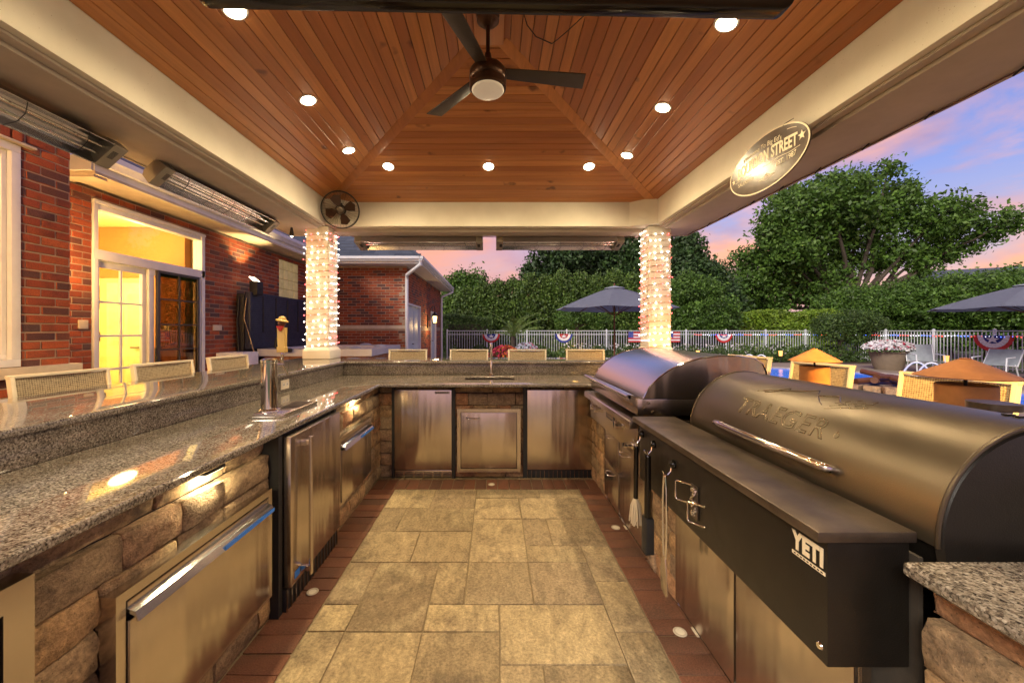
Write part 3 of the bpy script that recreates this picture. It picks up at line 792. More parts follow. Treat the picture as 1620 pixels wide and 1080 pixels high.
fridge((-0.932, 3.60, 0), 0, 0.531, 'narrow steel undercounter refrigerator with louvred kick plate, left of sink cabinet')
fridge((0.30, 3.60, 0), 0, 0.603, 'steel undercounter refrigerator with dark kick grille, right of sink cabinet', kick='grille', badge=False)
fridge((-1.02, 1.875, 0), R(90), 0.595, 'steel refrigerator with tall bar handle in the left counter below the beer tap', ztop=0.862, handle=(0.10, 0.14, 0.84), badge=False, zk=0.12, kick='grille')
box(-1.12, -1.03, 1.835, 1.868, 0.0, 0.872).build('side_filler', M['rubber'], bar_t)
box(-1.12, -1.03, 2.474, 2.50, 0.0, 0.872).build('side_filler', M['rubber'], bar_t)
for (a, b_) in ((-0.957, -0.935), (-0.399, -0.368), (0.262, 0.298), (0.905, 0.925)):
    box(a, b_, 3.575, 3.68, 0.0, 0.872).build('side_filler', M['rubber'], bar_t)

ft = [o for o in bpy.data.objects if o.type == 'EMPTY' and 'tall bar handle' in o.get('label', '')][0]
box(0.035, 0.085, -0.0295, -0.0285, 0.150, 0.185).build('blue_strip', flat('strip_blue', (0.03, 0.22, 0.85), 0.3), ft)  # small blue strip low on the fridge door
# sink cabinet door
def access_door(loc, rz, w, z0, z1, label, handle='h', border=0.032, cat='cabinet door', proud=0.0):
    t = thing('access_door', label, cat, loc, rz, local=True)
    b = B(); y0, y1 = -0.02 - proud, 0.03
    b.box(0, w, y0, y1, z1 - border, z1); b.box(0, w, y0, y1, z0, z0 + border); b.box(0, border, y0, y1, z0 + border, z1 - border); b.box(w - border, w, y0, y1, z0 + border, z1 - border)
    b.build('frame', M['steel_x'], t)
    box(border + 0.004, w - border - 0.004, y0 + 0.004, y1, z0 + border + 0.004, z1 - border - 0.004).build('door', M['steel_z'], t, 0.004)
    box(border, w - border, 0.0, 0.032, z0 + border, z1 - border).build('door_gap', M['rubber'], t)
    return t
t = access_door((-0.348, 3.572, 0), 0, 0.584, 0.078, 0.66, 'steel access door with small chrome handle under the sink')
d_handle(t, (0.145, -0.018, 0.585), 0.115, 0.03, 0.006, drop=0.012)
# left wall pull-outs
def pullout(loc, w, z0, z1, label, lip_strip=True):
    t = thing('pullout_drawer', label, 'drawer', loc, R(90), local=True, group='steel pull-out drawers in the left counter wall')
    bd = 0.028
    b = B(); y0, y1 = -0.016, 0.04
    b.box(0, w, y0, y1, z1 - bd, z1); b.box(0, w, y0, y1, z0, z0 + bd * 0.6); b.box(0, bd, y0, y1, z0 + bd * 0.6, z1 - bd); b.box(w - bd, w, y0, y1, z0 + bd * 0.6, z1 - bd)
    b.build('frame', M['steel_y' if False else 'steel_x'], t)
    box(bd, w - bd, 0.0, 0.04, z0 + bd * 0.6, z1 - bd).build('recess', M['rubber'], t)
    box(bd + 0.004, w - bd - 0.004, -0.024, -0.004, z0 + bd * 0.6 + 0.004, z1 - 0.085).build('front_panel', M['steel_z'], t, 0.004)
    # folded lip used as the handle: a shelf turned out and down
    b = B().prism([(-0.004, z1 - 0.050), (-0.036, z1 - 0.062), (-0.048, z1 - 0.088), (-0.042, z1 - 0.089), (-0.034, z1 - 0.073), (-0.004, z1 - 0.060)], 'x', bd + 0.006, w - bd - 0.006)
    b.build('handle_lip', M['steel_hood'], t)
    box(bd + 0.004, w - bd - 0.004, -0.018, -0.004, z1 - bd - 0.022, z1 - bd - 0.004).build('top_rail', M['steel_x'], t, 0.002)
    if lip_strip: box(w * 0.52, w - bd - 0.01, -0.0495, -0.0485, z1 - 0.0875, z1 - 0.072).build('blue_strip', flat('strip_blue', (0.03, 0.22, 0.85), 0.3), t)  # thin blue strip along the far half of the lip
    return t
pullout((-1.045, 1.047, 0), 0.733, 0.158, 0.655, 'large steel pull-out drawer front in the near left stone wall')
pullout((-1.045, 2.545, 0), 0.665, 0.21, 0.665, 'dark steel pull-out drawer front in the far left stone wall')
t = access_door((-1.05, 0.10, 0), R(90), 0.763, 0.10, 0.838, 'steel access door at the lower left edge of the view, nearest the camera', border=0.055)

# ------------------------------------------------ under-counter strip lamps
for (c, rz, lb) in (((-1.06, 1.44, 0.868), R(90), 'small under-counter light above the large pull-out drawer'), ((-1.06, 2.95, 0.868), R(90), 'small under-counter light above the far left drawer')):
    t = thing('undercounter_light', lb, 'light', c, rz, local=True, group='under-counter lights')
    box(-0.05, 0.05, -0.02, 0.02, -0.012, 0.004).build('housing', M['rubber'], t, 0.002)
    box(-0.044, 0.044, -0.015, 0.015, -0.0145, -0.0125).build('lens', emis('strip_lens', (1.0, 0.85, 0.5), 6), t)
    l = lamp('strip_lamp', 'AREA', Vector((0, 0, 0)), 1.6, (1.0, 0.82, 0.45), t, shape='RECTANGLE', size=0.09, size_y=0.03)
    l.location = (0, -0.005, -0.018); l.rotation_euler = (R(18), 0, 0)

# ================================================================ GAS GRILL
GY0, GY1 = 2.16, 3.22
t = thing('gas_grill', 'stainless built-in gas grill with curved hood in the right counter', 'grill', (1.1, 2.7, 0.66))
prof = [(0.83, 1.0), (0.865, 1.065), (0.92, 1.12), (0.985, 1.165), (1.06, 1.20), (1.15, 1.225), (1.25, 1.238), (1.36, 1.238), (1.45, 1.225), (1.50, 1.195), (1.52, 1.15), (1.53, 0.995)]
b = B(); n = len(prof)
ra = [b.bm.verts.new((p[0], GY0, p[1])) for p in prof]; rb = [b.bm.verts.new((p[0], GY1, p[1])) for p in prof]
for i in range(n - 1): b.bm.faces.new([ra[i], ra[i + 1], rb[i + 1], rb[i]])
hood = b.build('hood', M['steel_hood'], t, ang=50)
for y in (GY0 + 0.001, GY1 - 0.001):
    B().prism(prof, 'y', y, y + (0.012 if y < 2.5 else -0.012)).build('hood_end', M['steel_z'], hood)
ip = [(1.175 + (p[0] - 1.175) * 0.985, 1.0 + (p[1] - 1.0) * 0.985) for p in prof]
# rolled rim where the hood skin laps the end
B().tube([(p[0], GY0, p[1]) for p in prof], 0.004, 6).build('hood_rim', M['chrome'], hood)
B().tube([(p[0], GY1, p[1]) for p in prof], 0.004, 6).build('hood_rim', M['chrome'], hood)
# handle: front lip plate with round bar
B().prism([(0.752, 1.008), (0.762, 1.018), (0.832, 1.004), (0.828, 0.936), (0.818, 0.930), (0.765, 0.985)], 'y', GY0 + 0.02, GY0 + 0.026).build('handle_bracket', M['steel_z'], hood)
B().prism([(0.752, 1.008), (0.762, 1.018), (0.832, 1.004), (0.828, 0.936), (0.818, 0.930), (0.765, 0.985)], 'y', GY1 - 0.026, GY1 - 0.02).build('handle_bracket', M['steel_z'], hood)
B().prism([(0.763, 0.988), (0.770, 0.992), (0.828, 0.942), (0.824, 0.934)], 'y', GY0 + 0.027, GY1 - 0.027).build('handle_plate', M['steel_y'], hood)
B().tube([(0.754, GY0 + 0.02, 1.004), (0.754, GY1 - 0.02, 1.004)], 0.015, 16).build('handle_bar', M['steel_hood'], hood)
for (x, z) in ((0.86, 0.975), (0.835, 0.945), (0.885, 0.925)):
    B().lathe([(0.0, 0.006), (0.007, 0.005), (0.009, 0)], (x, GY0, z), 12, Matrix.Rotation(R(90), 3, 'X')).build('bolt', M['chrome'], hood)
B().prism([(0.80, 0.905), (0.80, 0.996), (1.53, 0.996), (1.53, 0.905)], 'y', GY0 + 0.004, GY1 - 0.004).build('firebox', M['steel_y'], t, 0.003)
B().prism([(0.75, 0.833), (0.75, 0.872), (0.758, 0.878), (1.53, 0.878), (1.53, 0.86), (0.80, 0.86), (0.80, 0.833)], 'y', GY0 - 0.01, GY1 + 0.01).build('front_ledge', M['steel_y'], t, 0.002)
box(0.80, 0.97, GY0, GY1, 0.665, 0.858).build('control_panel', M['steel_y'], t, 0.003)
box(1.0, 1.5, GY0, GY1, 0.60, 0.858).build('burner_box', M['rubber'], t)
RX = Matrix.Rotation(R(-90), 3, 'Y')   # lathe z -> -x
for (y, z, s) in ((2.98, 0.79, 1.0), (2.88, 0.79, 0.9), (2.42, 0.79, 1.35), (2.24, 0.715, 0.8)):
    k = B().lathe([(0.026 * s, 0), (0.027 * s, 0.006), (0.016 * s, 0.010), (0.015 * s, 0.03), (0.019 * s, 0.034), (0.018 * s, 0.05), (0, 0.053)], (0.80, y, z), 20, RX).build('knob', M['chrome'], t)
    box(0.80 - 0.062, 0.80 - 0.03, y - 0.004, y + 0.004, z - 0.02 * s, z + 0.02 * s).build('knob_grip', M['chrome'], k, 0.002)
bd = box(0.796, 0.80, 2.58, 2.76, 0.765, 0.808).build('badge', M['rubber'], t)
for i in range(6): box(0.7948, 0.796, 2.60 + i * 0.025, 2.617 + i * 0.025, 0.776, 0.798).build('badge_mark', M['steel_y'], bd)
# grill cabinets
def cab_door(loc, w, z0, z1, label, handles):
    t = thing('cabinet_door', label, 'cabinet door', loc, R(-90), local=True, group='steel doors below the gas grill')
    box(0, w, -0.006, 0.02, z0, z1).build('frame', M['steel_z'], t)
    box(0.012, w - 0.012, -0.022, -0.007, z0 + 0.02, z1 - 0.012).build('door', M['steel_z'], t, 0.003)
    for (x, z) in handles: d_handle(t, (x, -0.02, z), 0.10, 0.035, 0.005)
    return t
GZ1 = 0.66
def cab_drawers(loc, w, label):
    t = thing('drawer_unit', label, 'drawers', loc, R(-90), local=True)
    box(0, w, -0.006, 0.02, 0.085, GZ1).build('frame', M['steel_z'], t)
    for (a, b_) in ((0.10, 0.375), (0.385, 0.65)):
        d = box(0.012, w - 0.012, -0.022, -0.007, a, b_).build('drawer_front', M['steel_z'], t, 0.003)
        d_handle(d, (w / 2, -0.02, b_ - 0.055), 0.10, 0.035, 0.005)
cab_drawers((0.885, 3.05, 0), 0.36, 'two stacked steel drawers with chrome pulls under the far end of the grill')
cab_door((0.885, 2.68, 0), 0.46, 0.085, GZ1, 'steel cabinet door with chrome pull under the near end of the grill', [(0.12, 0.56)])

# ================================================================ PELLET SMOKER
SY_0, SY_1 = 0.848, 1.915
SC_X, SC_Z, SR = 1.235, 0.915, 0.258
t = thing('pellet_smoker', 'bronze barrel pellet smoker with embossed lettering and chrome handle', 'smoker', (1.2, 1.4, 0.62))
def ring(r, a0, a1, n):
    return [(SC_X + r * math.cos(R(a0 + (a1 - a0) * k / n)), SC_Z + r * math.sin(R(a0 + (a1 - a0) * k / n))) for k in range(n + 1)]
B().prism(ring(SR - 0.012, 0, 360, 48)[:-1], 'y', SY_0 + 0.012, SY_1 - 0.012).build('barrel', M['black'], t)
def shell(a0, a1, r, th, y0, y1, n=40):
    b = B(); o = ring(r, a0, a1, n); i = ring(r - th, a0, a1, n)
    A = [[b.bm.verts.new((p[0], y, p[1])) for p in q] for y in (y0, y1) for q in (o, i)]
    for k in range(n):
        b.bm.faces.new([A[0][k], A[0][k + 1], A[2][k + 1], A[2][k]]); b.bm.faces.new([A[1][k], A[3][k], A[3][k + 1], A[1][k + 1]])
        b.bm.faces.new([A[0][k], A[1][k], A[1][k + 1], A[0][k + 1]]); b.bm.faces.new([A[2][k], A[2][k + 1], A[3][k + 1], A[3][k]])
    for k in (0, n): b.bm.faces.new([A[0][k], A[2][k], A[3][k], A[1][k]])
    return b
lid = shell(183, 28, SR + 0.004, 0.010, SY_0, SY_1).build('lid', M['bronze'], t, 0.003, ang=40)
for y, s in ((SY_0, -1), (SY_1, 1)):
    B().tube([(p[0], y, p[1]) for p in ring(SR + 0.003, 183, 28, 40)], 0.005, 8).build('lid_rim', M['bronze'], lid)
for y in (SY_0 + 0.10, SY_1 - 0.10):
    for a in (60, 52):
        p = (SC_X + (SR + 0.004) * math.cos(R(a)), y, SC_Z + (SR + 0.004) * math.sin(R(a)))
        B().ico(p, 0.006, 1).build('rivet', M['chrome'], lid)
# end cap: slightly domed
def dome(y, s, nm):
    prof = [(SR - 0.004, 0.0), (SR - 0.012, 0.012), (SR * 0.8, 0.020), (SR * 0.4, 0.028), (0, 0.030)]
    B().lathe(prof, (SC_X, y, SC_Z), 56, Matrix.Rotation(R(90) if s < 0 else R(-90), 3, 'X')).build(nm, M['black'], t, ang=30)
dome(SY_0 + 0.012, -1, 'end_cap'); dome(SY_1 - 0.012, 1, 'end_cap')
# handle
def onlid(y, ang, r): return (SC_X + r * math.cos(R(ang)), y, SC_Z + r * math.sin(R(ang)))
HA = 166
pts = [onlid(1.665, HA, SR), onlid(1.67, HA, SR + 0.03)] + [onlid(1.66 - 0.54 * k / 12, HA, SR + 0.035 + 0.014 * math.sin(math.pi * k / 12)) for k in range(13)] + [onlid(1.11, HA, SR + 0.03), onlid(1.115, HA, SR)]
B().tube(pts, 0.0135, 14).build('handle', M['chrome'], lid, ang=60)
# embossed text and mark
def text_mesh(s, size, extrude=0.001, outline=None, font_shear=0.0, spacing=1.0, align='CENTER', bold=0.0):
    cu = bpy.data.curves.new('lettering', 'FONT'); cu.body = s; cu.size = size; cu.align_x = align; cu.space_character = spacing; cu.shear = font_shear; cu.offset = bold
    if outline: cu.fill_mode = 'NONE'; cu.bevel_depth = outline; cu.bevel_resolution = 0; cu.resolution_u = 4
    else: cu.extrude = extrude; cu.resolution_u = 3
    o = bpy.data.objects.new('tmp', cu); COL.objects.link(o)
    bpy.context.view_layer.update()
    me = bpy.data.meshes.new_from_object(o.evaluated_get(bpy.context.evaluated_depsgraph_get()))
    bpy.data.objects.remove(o); bpy.data.curves.remove(cu)
    return me
def wrap(me, y0, a0, lift=0.0045):
    for v in me.vertices:
        x, y, z = v.co
        a = a0 - math.degrees(y / SR); p = onlid(y0 - x, a, SR + lift + z)
        v.co = Vector(p) - OFF[t]
def add_mesh(name, me, mat, parent, smooth=False):
    me.materials.clear(); me.materials.append(mat); me.name = name
    o = bpy.data.objects.new(name, me); link(o); o.parent = parent; OFF[o] = OFF.get(parent, Vector((0, 0, 0)))
    return o
M['emboss'] = flat('embossed_line', (0.20, 0.16, 0.105), 0.25, 0.8)
me = text_mesh('TRAEGER', 0.098, outline=0.0019, spacing=1.05); wrap(me, 1.405, 150); add_mesh('lettering', me, M['emboss'], lid)
me = text_mesh('R', 0.012, outline=0.0008); wrap(me, 1.155, 143); add_mesh('lettering', me, M['emboss'], lid)
def line_on_lid(pts, r=0.0018):   # pts: (along, up) metres about (1.405, 150deg)
    return B().tube([onlid(1.405 - x, 150 - math.degrees(y / SR), SR + 0.0045) for x, y in pts], r, 5)
line_on_lid([(0.252 + 0.008 * math.cos(k), 0.024 + 0.008 * math.sin(k)) for k in [i * 0.628 for i in range(11)]], 0.0009).build('emblem_line', M['emboss'], lid)
for pl in ([(-0.19, 0.115), (-0.10, 0.150), (-0.075, 0.172), (-0.062, 0.155), (-0.15, 0.118)], [(-0.12, 0.135), (-0.02, 0.165), (0.03, 0.195), (0.06, 0.16), (0.10, 0.13), (0.12, 0.118)], [(0.06, 0.16), (0.10, 0.17), (0.125, 0.18), (0.16, 0.148), (0.19, 0.14)]):
    line_on_lid(pl).build('emblem_line', M['emboss'], lid)
for k in range(5):   # stylised conifers
    x0 = 0.155 + 0.022 * k; h = 0.05 + 0.012 * (k % 3); y0 = 0.105 + 0.008 * k
    zz = []
    for j in range(6): zz += [(x0 + (0.013 - 0.002 * j) * (1 if j % 2 else -1), y0 + h * j / 6)]
    line_on_lid(zz, 0.001).build('emblem_line', M['emboss'], lid)
# shelf, cart body and long dark front box
box(0.723, 0.945, 0.862, 2.03, 0.905, 0.93).build('front_shelf', M['shelf'], t, 0.004)
box(0.945, 1.50, 0.86, 1.95, 0.60, 0.66).build('cradle', M['black'], t)
box(1.10, 1.40, 1.0, 1.8, 0.655, 0.70).build('saddle', M['black'], t)
b = B().cyl((1.50, 1.16, 1.0), (1.50, 1.16, 1.14), 0.035, 16); b.cyl((1.50, 1.16, 1.145), (1.50, 1.16, 1.165), 0.055, 20); b.build('chimney', M['shelf'], t)
for i, y in enumerate((0.905, 0.925)): box(1.222, 1.242, y - 0.006, y + 0.006, SC_Z + SR + 0.0045, SC_Z + SR + 0.008).build('vent_slot', M['gloss_black'], lid)
t2 = thing('front_box', 'long matte black storage box with white lettering below the smoker shelf', 'storage box', (0.85, 1.4, 0.617))
box(0.754, 0.94, 0.874, 2.01, 0.617, 0.904).build('panel', M['black'], t2, 0.003)
me = text_mesh('YETI', 0.050, 0.0006, spacing=1.1, bold=0.0028)
for v in me.vertices: v.co = Vector((0.7528 - v.co.z, 0.928 - v.co.x * 0.85, 0.838 + v.co.y * 1.15)) - OFF[t2]
add_mesh('lettering', me, M['print'], t2)
box(0.7525, 0.7537, 0.879, 0.977, 0.820, 0.828).build('printed_bar', M['print'], t2)
for i in range(9): box(0.7521, 0.7524, 0.885 + i * 0.010, 0.891 + i * 0.010, 0.8225, 0.8258).build('bar_mark', M['black'], t2)
B().lathe([(0, 0.003), (0.007, 0.003), (0.009, 0)], (0.754, 0.895, 0.65), 12, RX).build('screw', M['chrome'], t2)
# steel doors below the box
for k, (ya, yb, lb) in enumerate(((1.862, 1.40, 'wide steel cabinet door below the black box, far one of the pair'), (1.396, 0.93, 'wide steel cabinet door below the black box, near one of the pair'))):
    t3 = thing('cabinet_door', lb, 'cabinet door', (0.888, ya, 0), R(-90), local=True, group='steel doors below the black box')
    box(0, ya - yb, -0.004, 0.02, 0.075, 0.80).build('frame', M['steel_z'], t3)
    box(0.006, ya - yb - 0.003, -0.020, -0.005, 0.09, 0.79).build('door', M['steel_z'], t3, 0.003)
    B().tube([((ya - yb) * 0.3, -0.02, 0.66), ((ya - yb) * 0.3, -0.04, 0.655), ((ya - yb) * 0.75, -0.04, 0.655), ((ya - yb) * 0.75, -0.02, 0.66)], 0.006, 8).build('handle', M['chrome'], t3)
box(0.875, 0.892, 0.92, 1.865, 0.055, 0.074).build('kick_rail', M['chrome'], bar_t)
box(0.868, 0.886, 2.22, 3.06, 0.062, 0.084).build('kick_rail', M['chrome'], bar_t)
box(0.965, 1.50, 0.86, 3.5, 0.0, 0.59).build('wall_core', M['core'], bar_t)

# ------------------------------------------------ things hanging on the box
def hook(parent_label, y, z):
    t = thing('wall_hook', parent_label, 'hook', (0.754, y, z), group='hooks on the black box')
    B().lathe([(0.018, 0), (0.018, 0.008), (0.010, 0.02), (0, 0.024)], (0.7535, y, z), 16, RX).build('pad', M['gloss_black'], t)
    B().tube([(0.742, y, z), (0.738, y, z - 0.03), (0.725, y, z - 0.045), (0.710, y, z - 0.04), (0.705, y, z - 0.028)], 0.003, 6).build('hook_wire', M['chrome'], t)
hook('black and chrome hook holding the mop brush', 1.965, 0.855)
hook('black and chrome hook holding the long black brush', 1.82, 0.845)
hook('black and chrome hook holding the grill tongs', 1.62, 0.82)
t = thing('basting_mop', 'black handled basting mop with cream cotton head hanging by the grill', 'basting mop', (0.72, 1.97, 0.39))
B().tube([(0.72, 1.965, 0.79), (0.72, 1.968, 0.60), (0.72, 1.972, 0.525)], 0.012, 12).build('handle', M['gloss_black'], t)
B().tube([(0.72, 1.965, 0.79), (0.72, 1.965, 0.805), (0.716, 1.965, 0.812)], 0.004, 6).build('ring', M['chrome'], t)
b = B()
for k in range(90):
    a = rnd.uniform(0, 6.283); r = rnd.uniform(0.1, 1) ** 0.5
    e = (0.72 + 0.032 * r * math.cos(a), 1.972 + 0.035 * r * math.sin(a), 0.405 + rnd.uniform(-0.02, 0.03))
    b.tube([(0.72 + 0.008 * math.cos(a), 1.972 + 0.008 * math.sin(a), 0.527), (0.72 + 0.024 * r * math.cos(a), 1.972 + 0.026 * r * math.sin(a), 0.49), e], 0.0026, 4)
b.build('cotton_head', flat('cotton', (0.62, 0.52, 0.36), 0.9), t)
t = thing('grill_brush', 'long black grill brush hanging beside the basting mop', 'grill brush', (0.72, 1.825, 0.36))
B().tube([(0.722, 1.82, 0.79), (0.722, 1.823, 0.60), (0.722, 1.825, 0.50)], 0.014, 12, r1=0.016).build('handle', M['gloss_black'], t)
B().tube([(0.722, 1.82, 0.79), (0.722, 1.82, 0.812)], 0.004, 6).build('ring', M['chrome'], t)
box(0.705, 0.745, 1.80, 1.855, 0.33, 0.50).build('bristle_head', M['rubber'], t, 0.008, jit=0.002)
t = thing('tongs', 'steel grill tongs hanging from the third hook', 'tongs', (0.715, 1.62, 0.29))
for s in (-1, 1):
    B().tube([(0.713, 1.62 + s * 0.004, 0.775), (0.713, 1.62 + s * 0.014, 0.72), (0.713, 1.62 + s * 0.018, 0.60), (0.713, 1.62 + s * 0.014, 0.48), (0.713, 1.62 + s * 0.010, 0.43)], 0.005, 8).build('arm', M['chrome'], t)
B().prism([(1.585, 0.29), (1.60, 0.275), (1.645, 0.285), (1.655, 0.36), (1.642, 0.42), (1.61, 0.44), (1.592, 0.36)], 'x', 0.708, 0.713).build('blade', M['steel_z'], t, 0.001)
t = thing('door_latch', 'ornate chrome latch plate with two square pull handles on the black box', 'latch', (0.752, 1.45, 0.74))
pl = box(0.747, 0.7535, 1.425, 1.475, 0.675, 0.80).build('plate', M['shelf'], t, 0.004)
for k in range(26):
    B().ico((0.745 + rnd.uniform(-0.004, 0.002), 1.45 + rnd.uniform(-0.018, 0.018), 0.738 + rnd.uniform(-0.052, 0.052)), rnd.uniform(0.004, 0.009), 1).build('ornament', M['chrome'], pl)
for (y, z) in ((1.50, 0.757), (1.405, 0.715)):
    B().tube([(0.75, y - 0.03, z + 0.036), (0.715, y + 0.015, z + 0.036), (0.712, y + 0.02, z + 0.030), (0.712, y + 0.02, z - 0.030), (0.715, y + 0.015, z - 0.036), (0.75, y - 0.03, z - 0.036)], 0.004, 8).build('pull_handle', M['chrome'], t, ang=60)

# ================================================================ BEER TAP
t = thing('beer_tap', 'chrome beer tap tower with drip tray and yellow novelty handle', 'beer tap', (-1.27, 2.25, 0.905))
b = box(-1.325, -1.15, 2.10, 2.50, 0.9055, 0.925)
b.build('drip_tray', M['steel_x'], t, 0.004)
b = B()
for k in range(14): b.box(-1.27, -1.165, 2.275 + k * 0.015, 2.282 + k * 0.015, 0.9255, 0.928)
b.build('tray_grid', M['shelf'], t)
B().lathe([(0.055, 0), (0.055, 0.006), (0.043, 0.014), (0.041, 0.27), (0.044, 0.275), (0.044, 0.29), (0.03, 0.298), (0, 0.30)], (-1.288, 2.20, 0.925), 32).build('tower', M['chrome'], t, ang=30)
B().tube([(-1.288, 2.24, 1.18), (-1.283, 2.33, 1.175)], 0.012, 12).build('shank', M['chrome'], t)
B().tube([(-1.283, 2.315, 1.215), (-1.283, 2.335, 1.165), (-1.27, 2.36, 1.115)], 0.011, 12, r1=0.008).build('faucet_spout', M['chrome'], t)
h = B().lathe([(0.009, 0), (0.009, 0.03), (0.012, 0.035), (0.010, 0.045)], (-1.283, 2.325, 1.205), 14).build('handle_ferrule', M['chrome'], t)
hd = B().prism([(-0.026, 0.0), (0.026, 0.0), (0.026, 0.032), (0.021, 0.034), (0.024, 0.15), (-0.024, 0.15), (-0.020, 0.034), (-0.026, 0.032)], 'y', -0.016, 0.016)
for v in hd.bm.verts: v.co += Vector((-1.283, 2.325, 1.25))
hd.build('handle', M['ivory'], t, 0.003)
B().ico((-1.283, 2.322, 1.425), 0.022, 2, (1.1, 1.0, 0.95)).build('carved_head', M['darkwood'], t)
B().prism([(-0.022, 0.014), (0.020, 0.014), (0.004, -0.016), (-0.004, -0.016)], 'y', -0.024, -0.014).bm
b = B().prism([(-1.307, 1.408), (-1.262, 1.408), (-1.279, 1.378), (-1.287, 1.378)], 'y', 2.298, 2.310); b.build('neckerchief', M['red'], t, 0.002)
B().lathe([(0.034, 0), (0.036, 0.006), (0.022, 0.014), (0.018, 0.026), (0.006, 0.032), (0, 0.033)], (-1.283, 2.322, 1.436), 16, Matrix.Rotation(R(12), 3, 'Y')).build('carved_hat', M['ivory'], t)
# ================================================================ HANGING THINGS
# ceiling fan
FXc, FYc, FZ = -0.045, 2.48, 3.0
t = thing('ceiling_fan', 'dark bronze three-blade ceiling fan with frosted round light', 'ceiling fan', (FXc, FYc, FZ))
B().lathe([(0.075, 0.0), (0.072, -0.03), (0.045, -0.055), (0.02, -0.065), (0, -0.065)], (FXc, FYc, ZR - 0.031), 28).build('canopy', M['fanbronze'], t)
B().cyl((FXc, FYc, ZR - 0.09), (FXc, FYc, FZ + 0.12), 0.013, 14).build('downrod', M['fanbronze'], t)
B().lathe([(0, 0.145), (0.02, 0.14), (0.028, 0.09), (0.06, 0.055), (0.10, 0.045), (0.118, 0.02), (0.120, -0.02), (0.112, -0.035), (0.119, -0.045), (0.117, -0.085), (0.10, -0.092), (0, -0.092)], (FXc, FYc, FZ + 0.02), 36).build('motor_housing', M['fanbronze'], t)
glob = flat('frosted_glass', (0.72, 0.66, 0.55), 0.3, var=0.03, emit=(1.0, 0.8, 0.55), es=0.12)
B().lathe([(0.103, -0.073), (0.103, -0.078), (0.098, -0.084), (0.07, -0.090), (0, -0.094)], (FXc, FYc, FZ), 36).build('light_lens', glob, t)
for a in (8, 131, 249):
    Mx = Matrix.Rotation(R(a), 3, 'Z') @ Matrix.Rotation(R(-9), 3, 'X')
    b = B(); pts = [(0.10, -0.04), (0.20, -0.048), (0.635, -0.062), (0.655, 0.060), (0.20, 0.042), (0.10, 0.035)]
    A = [b.bm.verts.new(Vector((FXc, FYc, FZ + 0.035)) + Mx @ Vector((p[0], p[1], z))) for z in (0, 0.007) for p in pts]
    n = 6; b.bm.faces.new(A[:n][::-1]); b.bm.faces.new(A[n:])
    for i in range(n): b.bm.faces.new([A[i], A[(i + 1) % n], A[n + (i + 1) % n], A[n + i]])
    b.build('blade', M['fanblade'], t, 0.001)
# wire drooping from the ceiling
t = thing('hanging_cable', 'thin black cable drooping from the cedar ceiling beside the fan', 'cable', (0.3, 2.0, 3.2))
B().tube([(0.185, 2.45, 3.385), (0.20, 2.40, 3.28), (0.25, 2.35, 3.17), (0.34, 2.30, 3.09), (0.37, 2.28, 3.10), (0.42, 2.26, 3.13), (0.50, 2.22, 3.18), (0.56, 2.20, 3.225)], 0.003, 6).build('wire', M['rubber'], t)

# hanging black screen
t = thing('hanging_screen', 'black flat screen slab hanging at the top edge of the view', 'screen', (0, 1.0, 2.2))
def rrect(x0, x1, z0, z1, r, n=5):
    P = []
    for (cx, cz, a0) in ((x1 - r, z1 - r, 0), (x0 + r, z1 - r, 90), (x0 + r, z0 + r, 180), (x1 - r, z0 + r, 270)):
        for k in range(n + 1): P.append((cx + r * math.cos(R(a0 + 90 * k / n)), cz + r * math.sin(R(a0 + 90 * k / n))))
    return P
b = B().prism(rrect(-0.79, 0.775, 2.203, 3.02, 0.035), 'y', 0.995, 1.03)
for v in b.bm.verts: v.co.z += 0.020 - 0.0195 * v.co.x
b.build('panel', M['gloss_black'], t, 0.003)
box(-0.1, 0.1, 1.031, 1.07, 2.6, 2.85).build('bracket', M['rubber'], t)
box(-0.03, 0.03, 1.031, 1.09, 2.8, ZT + PT * HALF - 0.05).build('pole', M['rubber'], t)

# round cage fan in the left corner
fc = Vector((-1.735, 4.33, 2.735)); fn = Vector((0.30, -0.88, -0.28)).normalized(); Mq = fn.to_track_quat('Z', 'Y').to_matrix()
t = thing('cage_fan', 'black oscillating cage fan mounted above the left column', 'wall fan', tuple(fc))
def fp(r, a, z): return fc + Mq @ Vector((r * math.cos(a), r * math.sin(a), z))
for (r, z, w) in ((0.2, 0.0, 0.007), (0.2, 0.02, 0.003), (0.19, -0.04, 0.0015)):
    B().tube([fp(r, 2 * math.pi * k / 40, z) for k in range(40)], w, 6, closed=True).build('cage_ring', M['rubber'], t)
b = B()
for k in range(36):
    a = 2 * math.pi * k / 36
    b.tube([fp(0.035, a, 0.062), fp(0.12, a + 0.10, 0.055), fp(0.198, a + 0.2, 0.01)], 0.0009, 4)
for k in range(20):
    a = 2 * math.pi * k / 20
    b.tube([fp(0.035, a, -0.06), fp(0.12, a, -0.06), fp(0.198, a, -0.01)], 0.0009, 4)
b.build('cage_wires', M['rubber'], t, kind='stuff')
B().lathe([(0.036, 0.055), (0.036, 0.066), (0.03, 0.07), (0, 0.072)], fc, 24, Mq).build('badge_disc', M['shelf'], t)
B().lathe([(0, -0.04), (0.04, -0.04), (0.045, 0.0), (0.035, 0.03), (0, 0.035)], fc, 20, Mq).build('hub', M['fanbronze'], t)
